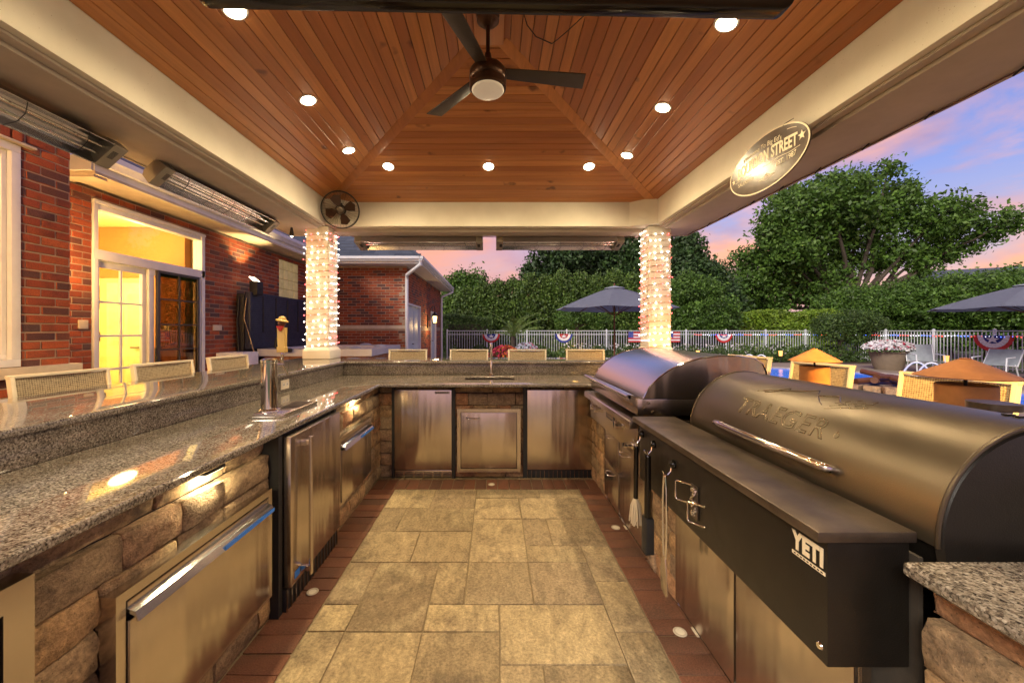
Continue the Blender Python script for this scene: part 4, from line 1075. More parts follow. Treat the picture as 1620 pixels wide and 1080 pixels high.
for k in range(4):
    a0 = R(25 + 90 * k); b = B(); O = []
    pl = [(0.04, -0.18), (0.09, -0.50), (0.155, -0.42), (0.17, 0.0), (0.15, 0.35), (0.09, 0.42), (0.04, 0.2)]
    top = [b.bm.verts.new(fp(r, a0 + da, -0.004 + da * 0.035)) for r, da in pl]; bot = [b.bm.verts.new(fp(r, a0 + da, -0.009 + da * 0.035)) for r, da in pl]
    b.bm.faces.new(top); b.bm.faces.new(bot[::-1])
    for i in range(7): b.bm.faces.new([top[i], bot[i], bot[(i + 1) % 7], top[(i + 1) % 7]])
    b.build('blade', M['fanbronze'], t)
B().lathe([(0.0, -0.14), (0.05, -0.14), (0.06, -0.10), (0.055, -0.06), (0, -0.06)], fc, 20, Mq).build('motor', M['rubber'], t)
B().tube([fc + Mq @ Vector((0, 0, -0.12)), fc + Mq @ Vector((0, 0.02, -0.17)) + Vector((0, 0, 0.05)), Vector((-1.80, 4.475, 2.84))], 0.013, 8).build('bracket_arm', M['rubber'], t)

# oval sign
sg = thing('oval_sign', 'oval black saloon sign with cream rim and lettering hanging from the right beam', 'sign', (1.80, 2.57, 2.50), R(-90), local=True)
SA, SBh = 0.375, 0.185
el_ = lambda k, s=1.0, n=64: (SA * s * math.cos(2 * math.pi * k / n), (SBh * s if s == 1 else SBh - SA * (1 - s)) * math.sin(2 * math.pi * k / n))
B().prism([el_(k) for k in range(64)], 'y', -0.004, 0.004).build('board', M['signblack'], sg)
def flattube(pts, w, nm, par, mat, y=-0.0052, closed=True):
    b = B(); n = len(pts); m = n if closed else n - 1; Lr = []
    for i in range(n):
        a = Vector(pts[i - 1 if (closed or i) else 0]); c_ = Vector(pts[(i + 1) % n if closed else min(i + 1, n - 1)]); d = (c_ - a).normalized(); nn = Vector((-d.y, d.x)) * w / 2
        p = Vector(pts[i]); Lr.append((b.bm.verts.new((p.x + nn.x, y, p.y + nn.y)), b.bm.verts.new((p.x - nn.x, y, p.y - nn.y)), b.bm.verts.new((p.x + nn.x, y + 0.001, p.y + nn.y)), b.bm.verts.new((p.x - nn.x, y + 0.001, p.y - nn.y))))
    for i in range(m):
        A, C = Lr[i], Lr[(i + 1) % n]
        b.bm.faces.new([A[0], A[1], C[1], C[0]]); b.bm.faces.new([A[2], C[2], C[3], A[3]]); b.bm.faces.new([A[0], C[0], C[2], A[2]]); b.bm.faces.new([A[1], A[3], C[3], C[1]])
    return b.build(nm, mat, par)
flattube([el_(k, 0.985) for k in range(64)], 0.009, 'rim', sg, M['print'])
def sign_text(s, size, cx, cz, sx=1.0, sy=1.0, arc=0.0, shear=0.0, off=0.0):
    me = text_mesh(s, size, 0.0005, font_shear=shear, bold=off)
    for v in me.vertices:
        x, y = v.co.x * sx, v.co.y * sy
        v.co = Vector((cx + x, -0.0056 - v.co.z, cz + y - arc * x * x))
    add_mesh('lettering', me, M['print'], sg)
sign_text("Welcome To Big Ed's", 0.046, -0.03, 0.098, 0.92, 0.95, 0.55, 0.12)
sign_text('BOURBON STREET', 0.086, 0.0, 0.005, 0.78, 1.25, 0.25, 0, 0.0022)
sign_text('SALOON & GRILL' if False else 'SALOON &', 0.040, -0.19, -0.070, 0.85, 0.9, 0.0)
sign_text('EST. 1987', 0.046, 0.19, -0.072, 0.9, 1.0, -0.3)
for (cx, cz, r) in ((0.315, 0.025, 0.030), (-0.325, -0.01, 0.022)):
    B().prism([(cx + (r if k % 2 == 0 else r * 0.42) * math.sin(math.pi * k / 5), cz + (r if k % 2 == 0 else r * 0.42) * math.cos(math.pi * k / 5)) for k in range(10)], 'y', -0.0062, -0.0045).build('star', M['print'], sg)
flattube([(-0.30 + 0.6 * k / 20, -0.022 - 0.1 * ((-0.30 + 0.6 * k / 20) ** 2) + 0.004 * math.sin(k)) for k in range(21)], 0.003, 'flourish', sg, M['print'], closed=False)
for s in (-1, 1):
    flattube([(0.02 + s * 0.09 * (k / 24) * math.cos(k * 0.5), -0.105 + 0.03 * (1 - k / 24) * math.sin(k * 0.5)) for k in range(25)], 0.0025, 'flourish', sg, M['print'], closed=False)
flattube([(0.20, 0.118), (0.24, 0.108), (0.275, 0.094)], 0.003, 'flourish', sg, M['print'], closed=False)
B().tube([(-0.17, 0.06, 0.20), (-0.17, 0.0, 0.165), (-0.17, -0.006, 0.155)], 0.0025, 6).build('hanger', M['rubber'], sg)
B().tube([(0.17, 0.06, 0.20), (0.17, 0.0, 0.165), (0.17, -0.006, 0.155)], 0.0025, 6).build('hanger', M['rubber'], sg)

# infrared heaters
htan = flat('heater_housing', (0.30, 0.27, 0.22), 0.4, 0.2, var=0.05)
def heater(name_label, loc, rz, length, tilt, group='electric patio heaters', k_=1.0):
    """local: length along x, opening to local -z (tilted about x); origin at centre of the housing"""
    t = thing('patio_heater', name_label, 'heater', loc, rz, local=True, group=group)
    T = Matrix.Rotation(tilt, 3, 'X'); L = length / 2
    def tr(b):
        for v in b.bm.verts: v.co = T @ Vector((v.co.x, v.co.y * k_, v.co.z * k_))
        return b
    pr = [(-0.095, -0.045), (-0.085, 0.03), (-0.05, 0.055), (0.05, 0.055), (0.085, 0.03), (0.095, -0.045), (0.09, -0.045), (0.07, 0.015), (0.035, 0.04), (-0.035, 0.04), (-0.07, 0.015), (-0.09, -0.045)]
    tr(B().prism(pr, 'x', -L, L)).build('housing', M['steel_hood'], t)
    for s in (-1, 1):
        e = tr(B().prism([(-0.097, -0.048), (-0.088, 0.033), (-0.052, 0.058), (0.052, 0.058), (0.088, 0.033), (0.097, -0.048)], 'x', s * L, s * (L + 0.085))).build('end_cap', htan, t, 0.004)
        for k in range(8): tr(box(s * (L + 0.03) - 0.012, s * (L + 0.03) + 0.022, -0.045 + k * 0.008, -0.041 + k * 0.008, -0.0495, -0.0478)).build('vent_slit', M['rubber'], e)
    for y in (-0.03, 0.03):
        tr(B().cyl((-L, y, -0.012), (L, y, -0.012), 0.009, 10)).build('heating_tube', M['chrome'], t)
    for k in range(5):
        x = -L + length * (k + 0.5) / 5
        tr(B().tube([(x, -0.093, -0.048), (x + 0.02, -0.03, -0.058), (x + 0.02, 0.03, -0.058), (x, 0.093, -0.048)], 0.0022, 5)).build('guard_wire', M['rubber'], t)
    return t
def hbracket(t, x, top):
    b = B().prism([(x - 0.09, top), (x + 0.09, top), (x + 0.045, 0.05), (x - 0.045, 0.05)], 'y', 0.0, 0.003)
    b.build('mounting_bracket', htan, t)
h1 = heater('steel infrared heater under the left eave, nearest the camera', (-2.38, 1.60, 2.475), R(90), 1.45, R(-42), k_=0.9)
h2 = heater('steel infrared heater under the left eave with blue reflection, farther from the camera', (-2.38, 3.40, 2.495), R(90), 1.26, R(-42), k_=0.88)
for h in (h1, h2):
    for x in ((0.58, -0.58)): hbracket(h, x, 0.09)
B().tube([(0.70, 0.02, 0.05), (0.72, 0.06, 0.10), (0.68, -0.03, 0.115), (0.55, -0.18, 0.112), (0.48, -0.22, 0.112)], 0.009, 8).build('cable', M['rubber'], h1)
B().tube([(-0.64, 0.02, 0.05), (-0.58, -0.02, 0.09), (-0.45, -0.08, 0.10), (-0.33, -0.16, 0.112), (-0.25, -0.25, 0.112)], 0.009, 8).build('cable', M['rubber'], h2)
hb1 = heater('orange-lit infrared heater under the back eave, left of the two', (-0.955, 4.93, 2.515), 0, 1.43, R(-13), k_=1.3)
hb2 = heater('orange-lit infrared heater under the back eave, right of the two', (0.815, 4.93, 2.515), 0, 1.43, R(-13), k_=1.3)
for h in (hb1, hb2):
    for x in (-0.62, 0.6): hbracket(h, x, 0.12); box(x - 0.05, x + 0.05, -0.01, 0.004, 0.05, 0.09).build('clamp', htan, h)
# small clip-on lamps and cable clips along eaves
t = thing('spot_lamp', 'small black cone spot lamp under the eave by the left column', 'spot lamp', (-2.33, 4.42, 2.565))
b = B().lathe([(0.012, 0), (0.02, -0.05), (0.028, -0.10), (0.026, -0.10), (0, -0.06)], (-2.33, 4.42, 2.56), 16); b.build('shade', M['rubber'], t)
B().ico((-2.33, 4.42, 2.465), 0.016, 2).build('bulb', emis('spot_bulb', (1, 0.85, 0.65), 6), t)
t = thing('eave_light_cord', 'brown light cord with small hooks clipped along the right eave', 'light cord', (XOR, 2, 2.56))
pts = []
for k in range(60):
    y = 0.6 + k * 0.07; pts.append((XOR - 0.012, y, 2.556 - 0.006 * abs(math.sin(k * 0.55))))
B().tube(pts, 0.004, 6).build('cord', M['darkwood'], t)
for k in range(11):
    y = 1.0 + k * 0.36
    B().tube([(XOR - 0.012, y, 2.563), (XOR - 0.03, y + 0.01, 2.545), (XOR - 0.028, y + 0.03, 2.535)], 0.005, 6).build('hook', M['rubber'], t)
t = thing('eave_cable', 'thin brown cable sagging below the back eave above the heaters', 'cable', (0, 4.80, 2.56))
B().tube([(-1.8 + 0.12 * k, 4.845, 2.572 - 0.012 - 0.010 * math.sin(k * 0.9) ** 2) for k in range(31)], 0.004, 6).build('cord', M['darkwood'], t)
for k in range(6): box(-1.5 + k * 0.58, -1.46 + k * 0.58, 4.83, 4.86, 2.545, 2.575).build('clip', M['rubber'], t)

# string lights wound round the columns
cordm = flat('light_cord', (0.50, 0.38, 0.24), 0.7)
BWH = emis('bulb_white', (1.0, 0.84, 0.68), 16); BRD = emis('bulb_red', (1.0, 0.09, 0.09), 9)
bulb_me = {}
def bulbs(k, m):
    b = B().lathe([(0, 0.0), (0.0035, 0.002), (0.0042, 0.008), (0.003, 0.016), (0, 0.020)], (0, 0, 0), 6); bulb_me[k] = b.mesh('bulb', m)
bulbs('w', BWH); bulbs('r', BRD)
tip = B().ico((0, 0, 0), 0.006, 1).mesh('bulb_glow', BWH)
for ci, q in enumerate(COLS[:2]):
    x0, x1, y0, y1 = q
    t = thing('string_lights', 'white and red string lights wound tightly round the %s column' % ('left' if ci == 0 else 'right'), 'string lights', (x0, y0, 1.2), group='string lights on the columns')
    turns = 19; zz0, zz1 = 1.20, 2.56; P = []; o = 0.004
    per = [(x0 - o, y0 - o), (x1 + o, y0 - o), (x1 + o, y1 + o), (x0 - o, y1 + o)]
    for k in range(turns):
        for j, p in enumerate(per):
            z = zz0 + (zz1 - zz0) * (k + j / 4) / turns
            P.append((p[0], p[1], z + rnd.uniform(-0.006, 0.006)))
    B().tube(P, 0.0035, 5).build('cord', cordm, t)
    W = x1 - x0; nb = 14
    for k in range(turns):
        for j in range(nb):
            f = (j + rnd.uniform(-0.3, 0.3)) / nb * 4; side = int(f) % 4; u = f - int(f)
            if side == 2 or (side == 3 and ci == 0) or (side == 1 and ci == 1):
                if rnd.random() < 0.5: continue
            z = zz0 + (zz1 - zz0) * (k + (side + u) / 4) / turns
            a, c_ = per[side], per[(side + 1) % 4]
            p = Vector((a[0] + (c_[0] - a[0]) * u, a[1] + (c_[1] - a[1]) * u, z))
            n = [Vector((0, -1, 0)), Vector((1, 0, 0)), Vector((0, 1, 0)), Vector((-1, 0, 0))][side]
            d = (n + Vector((rnd.uniform(-0.6, 0.6), rnd.uniform(-0.6, 0.6), rnd.uniform(-0.5, 0.7)))).normalized()
            red = rnd.random() < (0.3 if side % 2 == 0 else 0.42)
            put('bulb', bulb_me['r' if red else 'w'], t, p + n * 0.004, d.to_track_quat('Z', 'Y').to_euler(), None)

# ================================================================ BAR STOOLS
def stool(label, group):
    t = thing('bar_stool', label, 'bar stool', (0, 0, 0), 0, group, local=True)
    fr = M['chairframe']; w = 0.245
    B().tube([(-w, -0.245, 0.78), (-w, -0.29, 1.13), (w, -0.29, 1.13), (w, -0.245, 0.78)], 0.012, 4).bm.free()
    bars = [((-w, -0.24, 0.80), (-w, -0.295, 1.145)), ((w, -0.24, 0.80), (w, -0.295, 1.145))]
    for p0, p1 in bars: bar(p0, p1, 0.021, 0.034, (0, 1, 0)).build('back_post', fr, t, 0.003)
    bar((-w - 0.0135, -0.2953, 1.143), (w + 0.0135, -0.2953, 1.143), 0.034, 0.018).build('top_rail', fr, t, 0.003)
    bar((-w, -0.2445, 0.83), (w, -0.2445, 0.83), 0.03, 0.024).build('lower_rail', fr, t, 0.003)
    b = B(); nx, nz = 8, 4
    for (dy, fl) in ((0.0, 0), (0.006, 1)):
        V = [[b.bm.verts.new((-w + 0.015 + (2 * w - 0.03) * i / nx, -0.247 - 0.047 * j / nz + dy + -0.012 * math.sin(math.pi * i / nx), 0.842 + 0.287 * j / nz)) for j in range(nz + 1)] for i in range(nx + 1)]
        for i in range(nx):
            for j in range(nz): b.bm.faces.new([V[i][j], V[i + 1][j], V[i + 1][j + 1], V[i][j + 1]])
    b.build('woven_back', M['weave'], t)
    box(-w, w, -0.235, 0.22, 0.735, 0.765).build('seat', M['weave'], t, 0.01)
    for sx in (-1, 1):
        bar((sx * w, 0.2, 0.74), (sx * w, 0.225, 0.0), 0.03, 0.03, (0, 1, 0)).build('leg', fr, t)
        bar((sx * w, -0.24, 0.80), (sx * w, -0.29, 0.0), 0.03, 0.03, (0, 1, 0)).build('leg', fr, t)
        bar((sx * w, -0.25, 0.25), (sx * w, 0.215, 0.25), 0.022, 0.022).build('stretcher', fr, t)
    bar((-w, 0.216, 0.30), (w, 0.216, 0.30), 0.022, 0.03).build('foot_rest', fr, t)
    return t
s0 = stool('cream framed woven bar stool at the back bar, leftmost of the four', 'woven bar stools around the bar')
s0.location = (-1.16, 4.86, -0.02); s0.rotation_euler = (0, 0, R(180))
for (x, lb) in ((-0.345, 'second from left'), (0.43, 'third from left'), (1.205, 'rightmost, next to the gas grill hood')):
    retree(s0, (x, 4.86, -0.02), R(180), 'cream framed woven bar stool at the back bar, ' + lb)
for (y, a, lb) in ((2.42, -97, 'nearest the camera'), (3.17, -97, 'in front of the lit glass door'), (3.95, -96, 'farthest from the camera')):
    retree(s0, (-2.46, y, -0.03), R(a), 'woven bar stool along the left bar, ' + lb)
for (y, a, lb) in ((2.17, 98, 'behind the nearest cone lantern'), (3.08, 97, 'behind the farther cone lantern'), (3.93, 102, 'just past the steel grill hood')):
    retree(s0, (2.34, y, -0.03), R(a), 'orange-lit woven bar stool beyond the smoker, ' + lb)

# cone-capped lanterns on the right bar
def lantern(x, y, lb, q=1.0):
    t = thing('cone_lantern', lb, 'lantern', (x, y, 1.053), group='rusted cone lanterns on the right bar')
    sc_ = lambda pr: [(a * q, b_) for a, b_ in pr]
    B().lathe(sc_([(0.079, 0), (0.079, 0.125), (0.075, 0.128), (0.069, 0.126), (0.069, 0.02), (0, 0.02)]), (x, y, 1.0535), 32).build('drum', M['rust'], t)
    B().cyl((x, y, 1.07), (x, y, 1.217), 0.005, 8).build('stem', M['rubber'], t)
    B().lathe(sc_([(0.136, 0.0), (0.138, 0.003), (0.02, 0.066), (0.0, 0.067), (0.0, 0.062), (0.018, 0.060), (0.131, 0.0)]), (x, y, 1.207), 36).build('cone_cap', M['rust'], t, ang=25)
    B().lathe([(0.016, 0.0), (0.016, 0.006), (0, 0.009)], (x, y, 1.271), 14).build('finial', M['rust'], t)
lantern(1.757, 1.44, 'rust-coloured cone capped lantern on the right bar, nearer the camera')
lantern(1.815, 2.19, 'rust-coloured cone capped lantern on the right bar, farther from the camera', 0.87)
# ================================================================ HOUSE
WX, BX, WY, WXE = -4.6, -3.8, 10.3, -2.36
house = thing('brick_house', 'red brick house with sliding glass door, white gutters and slate blue roof', 'house', (0, 0, 0))
BL, BH, BD, MJ = 0.203, 0.062, 0.09, 0.011
variants = []
def brick_mesh(l, h, d=0.05):
    b = B(); b.box(-l / 2, l / 2, 0, d, -h / 2, h / 2)
    return b.mesh('brick', M['brick'], bevel=0.004, seg=1, jit=0.0012)
full = [brick_mesh(BL, BH) for _ in range(6)]; half_ = [brick_mesh(BL / 2 - MJ / 2, BH) for _ in range(4)]; sold = [brick_mesh(BH, BL) for _ in range(3)]
cand = []      # (distance, mesh, location, rotz, wallobj)
def brick_wall(o, rz, length, z0, z1, openings, name='wall', band=None, back=0.2):
    """face to local -y, local x along from o"""
    o = Vector(o); Mx = Matrix.Rotation(rz, 4, 'Z')
    # mortar slab with openings, from cells
    us = sorted(set([0, length] + [u for q in openings for u in q[:2]])); zs = sorted(set([z0, z1] + [z for q in openings for z in q[2:]]))
    b = B()
    for i in range(len(us) - 1):
        for j in range(len(zs) - 1):
            uc, zc = (us[i] + us[i + 1]) / 2, (zs[j] + zs[j + 1]) / 2
            if any(q[0] < uc < q[1] and q[2] < zc < q[3] for q in openings): continue
            b.quadbox([tuple(o + Mx @ Vector(p)) for p in ((us[i], 0.006, zs[j]), (us[i + 1], 0.006, zs[j]), (us[i + 1], back, zs[j]), (us[i], back, zs[j]), (us[i], 0.006, zs[j + 1]), (us[i + 1], 0.006, zs[j + 1]), (us[i + 1], back, zs[j + 1]), (us[i], back, zs[j + 1]))])
    bmesh.ops.remove_doubles(b.bm, verts=b.bm.verts[:], dist=1e-4)
    w = b.build(name, M['mortar'], house)
    z = z0; row = 0
    unit = length / max(1, round(length / (BL + MJ))); bl_ = unit - MJ
    while z + BH <= z1 + 0.001:
        zc = z + BH / 2
        if band and band[0] - 0.02 < zc < band[1] + 0.02: z += BH + MJ; row += 1; continue
        u = -unit / 2 if row % 2 else 0.0
        while u < length:
            a, c_ = max(u, 0), min(u + bl_, length)
            segs = [(a, c_)]
            for q in openings:
                if q[2] < zc < q[3]:
                    ns = []
                    for (p, r) in segs:
                        if q[1] <= p or q[0] >= r: ns.append((p, r)); continue
                        if q[0] > p: ns.append((p, q[0] - 0.004))
                        if q[1] < r: ns.append((q[1] + 0.004, r))
                    segs = ns
            for (p, r) in segs:
                if r - p < 0.012: continue
                me, sx = (rnd.choice(full), (r - p) / BL) if r - p > 0.13 else (rnd.choice(half_), (r - p) / (BL / 2 - MJ / 2))
                loc = o + Mx @ Vector(((p + r) / 2, rnd.uniform(-0.003, 0.0015), zc))
                if loc.y > 0.5: cand.append((loc.length * (1.0 if loc.z > 0.7 else 3), me, loc, rz + (0 if rnd.random() < 2 else math.pi), sx, w))
            u += unit
        z += BH + MJ; row += 1
    return w
# near bay wall (X=-3.8) with the big window
brick_wall((BX, 0.0, 0), R(90), 3.45, 0.35, 3.5, [(1.2, 3.09, 1.09, 2.86), (1.3, 2.98, 2.99, 3.49)])
brick_wall((WX, 3.45, 0), R(90), WY - 3.45, 0.0, 3.0, [(4.40 - 3.45, 6.10 - 3.45, 0.0, 2.88), (8.22 - 3.45, 9.02 - 3.45, 2.08, 2.92)])
box(WX - 0.2, BX - 0.201, 3.25, 3.449, 0, 3.5).build('wall', M['mortar'], house)
brick_wall((WX, WY, 0), 0, WXE - WX, 0.0, 3.12, [], band=(1.43, 1.52))
brick_wall((WXE, WY, 0), R(90), 16.7 - WY, 0.0, 3.12, [(0.13, 1.93, 0, 2.14), (3.9, 5.15, 0, 2.1)], band=(1.43, 1.52))
box(WX + 0.006, WXE + 0.01, WY - 0.012, WY + 0.05, 1.43, 1.515).build('stone_band', M['limestone'], house, 0.003)
# choose the 300 bricks that show largest; the rest stay real bricks joined per wall
cand.sort(key=lambda q: q[0])
rest = {}
for i, (d, me, loc, rz, sx, w) in enumerate(cand):
    if i < 300: put('brick', me, w, loc, (0, 0, rz), (sx, 1, 1))
    else: rest.setdefault(w, []).append((me, loc, rz, sx))
bcache = {}
def mesh_arrays(me):
    if me.name not in bcache:
        v = np.empty(len(me.vertices) * 3); me.vertices.foreach_get('co', v)
        bcache[me.name] = (v.reshape(-1, 3), [tuple(p.vertices) for p in me.polygons])
    return bcache[me.name]
for w, lst in rest.items():
    VV = []; FF = []; n = 0
    for (me, loc, rz, sx) in lst:
        v, f = mesh_arrays(me)
        c_, s_ = math.cos(rz), math.sin(rz); x = v[:, 0] * sx
        VV.append(np.stack([x * c_ - v[:, 1] * s_ + loc.x, x * s_ + v[:, 1] * c_ + loc.y, v[:, 2] + loc.z], 1))
        FF += [tuple(q + n for q in p) for p in f]; n += len(v)
    me = bpy.data.meshes.new('brickwork'); me.from_pydata(np.concatenate(VV).tolist(), [], FF); me.materials.append(M['brick'])
    o = bpy.data.objects.new('brickwork', me); link(o); o.parent = w; o['kind'] = 'stuff'; OFF[o] = Vector((0, 0, 0))
# white stone accents
for (y, z, dy, dz) in ((4.30, 1.45, 0.10, 0.10), (6.38, 1.43, 0.20, 0.09)):
    box(WX + 0.001, WX + 0.014, y - dy / 2, y + dy / 2, z - dz / 2, z + dz / 2).build('stone_block', M['limestone'], house, 0.002)
# bay sill, window
box(BX - 0.15, BX + 0.06, 0.9, 3.50, 1.005, 1.089).build('window_sill', M['limestone'], house, 0.004)
def window(x, y0, y1, z0, z1, fw=0.06, nm='window'):
    b = B(); xo = x + 0.015; xi = x - 0.12
    b.box(xi, xo, y0, y1, z1 - fw, z1); b.box(xi, xo, y0, y1, z0, z0 + fw); b.box(xi, xo, y0, y0 + fw, z0 + fw, z1 - fw); b.box(xi, xo, y1 - fw, y1, z0 + fw, z1 - fw)
    w = b.build(nm, M['whitetrim'], house, 0.004)
    f2 = 0.035; b = B(); a0, a1, c0, c1 = y0 + fw + 0.003, y1 - fw - 0.003, z0 + fw + 0.003, z1 - fw - 0.003
    b.box(x - 0.09, x - 0.02, a0, a1, c1 - f2, c1); b.box(x - 0.09, x - 0.02, a0, a1, c0, c0 + f2); b.box(x - 0.09, x - 0.02, a0, a0 + f2, c0 + f2, c1 - f2); b.box(x - 0.09, x - 0.02, a1 - f2, a1, c0 + f2, c1 - f2)
    b.build('sash', M['whitetrim'], w, 0.003)
    box(x - 0.058, x - 0.052, a0 + f2, a1 - f2, c0 + f2, c1 - f2).build('pane', M['glass'], w)
    return w
window(BX, 1.22, 3.08, 1.095, 2.85)
window(BX, 1.32, 2.97, 3.0, 3.48, 0.04)
# soldier course over the bay window
for k in range(24):
    y = 1.25 + k * 0.078
    put('brick', rnd.choice(sold), house, (BX + 0.035, y, 2.962), (0, 0, R(90)))
box(BX + 0.0, BX + 0.05, 1.1, 3.16, 2.855, 2.872).build('lintel', M['limestone'], house)
# rooms (bay room, hallway and den) seen through the glass
def room(x0, x1, y0, y1, z0, z1, mat, nm):
    b = B(); th = 0.05
    b.box(x0 - th, x0, y0 - th, y1 + th, z0, z1); b.box(x0, x1, y0 - th, y0, z0, z1); b.box(x0, x1, y1, y1 + th, z0, z1)
    b.box(x0 - th, x1, y0 - th, y1 + th, z0 - th, z0 - 0.001); b.box(x0 - th, x1, y0 - th, y1 + th, z1 + 0.001, z1 + th)
    return b.build(nm, mat, house)
room(-6.2, BX - 0.21, 0.2, 3.2, 0.05, 3.45, M['roombrown'], 'room')
lamp('room_lamp', 'POINT', (-5.0, 2.2, 3.1), 130, (1.0, 0.62, 0.22), house, shadow_soft_size=0.2)
room(-8.2, WX - 0.21, 3.9, 8.0, 0.0, 2.99, M['roomyellow'], 'room')
lamp('hall_lamp', 'POINT', (-5.7, 4.7, 2.1), 130, (1.0, 0.76, 0.30), house, shadow_soft_size=0.2)
lamp('hall_lamp', 'POINT', (-5.1, 5.4, 2.75), 22, (1.0, 0.68, 0.30), house, shadow_soft_size=0.15)
box(-8.19, -5.32, 6.02, 6.12, 0.001, 2.20).build('partition', M['roomyellow'], house)
box(-5.318, -4.82, 6.0, 6.12, 0.001, 2.20).build('partition', M['roombrown'], house)
box(-8.19, -4.82, 5.99, 6.12, 2.201, 2.985).build('partition', M['roombrown'], house)
box(-5.16, -5.04, 5.992, 5.999, 1.38, 1.48).build('switch_plate', M['white'], house, 0.002)
# interior door in the hallway
d = box(-6.02, -5.42, 5.975, 6.018, 0.01, 2.12).build('inner_door', flat('inner_door_paint', (0.80, 0.70, 0.40), 0.5), house, 0.004)
pm_ = flat('inner_door_panel', (0.76, 0.66, 0.36), 0.5)
for (a, b_, c_, e) in ((-5.97, -5.75, 0.2, 0.95), (-5.69, -5.47, 0.2, 0.95), (-5.97, -5.75, 1.15, 1.95), (-5.69, -5.47, 1.15, 1.95)):
    box(a, b_, 5.967, 5.9745, c_, e).build('door_panel', pm_, d, 0.006)
B().tube([(-5.50, 5.975, 1.12), (-5.50, 5.93, 1.12), (-5.60, 5.92, 1.12)], 0.012, 8).build('door_lever', M['shelf'], d)
box(-6.24, -6.16, 6.005, 6.019, 1.22, 1.36).build('switch_plate', M['shelf'], house)
box(-6.22, -6.17, 5.99, 6.019, 1.72, 2.08).build('wall_ornament', M['shelf'], house)
# sliding glass door
sd = box(WX - 0.12, WX + 0.02, 4.40, 6.10, 2.205, 2.32).build('sliding_door', M['whitetrim'], house, 0.004)
b = B(); b.box(WX - 0.12, WX + 0.02, 4.405, 4.455, 0, 2.204); b.box(WX - 0.12, WX + 0.02, 6.03, 6.095, 0, 2.85); b.box(WX - 0.12, WX + 0.02, 4.405, 4.455, 2.3205, 2.85); b.box(WX - 0.12, WX + 0.03, 4.40, 6.10, 2.8505, 2.89)
b.build('frame', M['whitetrim'], sd, 0.003)
box(WX - 0.11, WX + 0.0, 4.455, 6.03, 2.79, 2.85).build('frame', M['whitetrim'], sd, 0.003)
box(WX - 0.062, WX - 0.056, 4.456, 6.029, 2.321, 2.789).build('transom_pane', M['glass'], sd)
def leaf(y0, y1, x, mat, rail, cols, rows, glass, nm, mw=0.02):
    b = B(); z0, z1 = 0.03, 2.20
    b.box(x - 0.02, x + 0.02, y0, y1, z1 - rail, z1); b.box(x - 0.02, x + 0.02, y0, y1, z0, z0 + rail); b.box(x - 0.02, x + 0.02, y0, y0 + rail, z0 + rail, z1 - rail); b.box(x - 0.02, x + 0.02, y1 - rail, y1, z0 + rail, z1 - rail)
    d = b.build(nm, mat, sd, 0.002)
    for k in range(1, cols):
        y = y0 + rail + (y1 - y0 - 2 * rail) * k / cols; box(x - 0.012, x + 0.012, y - mw / 2, y + mw / 2, z0 + rail, z1 - rail).build('muntin', mat, sd)
    for k in range(1, rows):
        z = z0 + rail + (z1 - z0 - 2 * rail) * k / rows; box(x - 0.0115, x + 0.0115, y0 + rail, y1 - rail, z - mw / 2, z + mw / 2).build('muntin', mat, sd)
    box(x - 0.004, x + 0.001, y0 + rail, y1 - rail, z0 + rail, z1 - rail).build('pane', glass, sd)
leaf(4.456, 5.16, WX - 0.07, M['whitetrim'], 0.075, 2, 5, M['glass'], 'door_leaf', 0.024)
leaf(5.13, 6.029, WX - 0.02, M['whitetrim'], 0.075, 1, 1, M['glass'], 'door_leaf')
scr = glassy('tinted_screen', (0.35, 0.27, 0.2), 0.1)
leaf(5.215, 5.95, WX + 0.026, M['blackframe'], 0.035, 2, 6, scr, 'screen_leaf', 0.02)
box(WX + 0.047, WX + 0.07, 5.155, 5.175, 0.95, 1.15).build('pull_handle', M['rubber'], sd, 0.003)
# glass block window
gbm = flat('glass_block', (0.45, 0.40, 0.22), 0.15, var=0.25, nscale=6, emit=(1.0, 0.72, 0.3), es=0.10)
gb = box(WX - 0.06, WX - 0.05, 8.22, 9.02, 2.08, 2.92).build('block_window', M['mortar'], house)
for i in range(4):
    for j in range(4):
        box(WX - 0.049, WX - 0.005, 8.228 + i * 0.198, 8.228 + i * 0.198 + 0.186, 2.09 + j * 0.208, 2.09 + j * 0.208 + 0.194).build('glass_block', gbm, gb, 0.008)
# eaves of the main wall
EX, EZ = -4.2, 3.24
orange_soffit = M['soffit']
box(-5.2, EX, 4.05, WY - 0.42, 3.03, 3.06).build('soffit', M['limestone'], house)
box(EX - 0.02, EX, 4.05, WY - 0.43, 3.061, 3.22).build('fascia', M['whitetrim'], house)
box(WX - 0.6, EX - 0.021, 4.03, 4.055, 3.061, 3.22).build('fascia', M['whitetrim'], house)
box(WX + 0.002, EX - 0.021, 4.056, 4.2, 3.0, 3.029).build('frieze_board', M['limestone'], house)
gutter_run((EX, 4.05, 0), (EX, WY - 0.52, 0), (1, 0, 0), house, zt=3.25)
# bay eave
box(-5.2, BX + 0.35, -1, 3.8, 3.52, 3.56).build('soffit', M['limestone'], house)
gutter_run((BX + 0.35, -1, 0), (BX + 0.35, 3.8, 0), (1, 0, 0), house, zt=3.68)
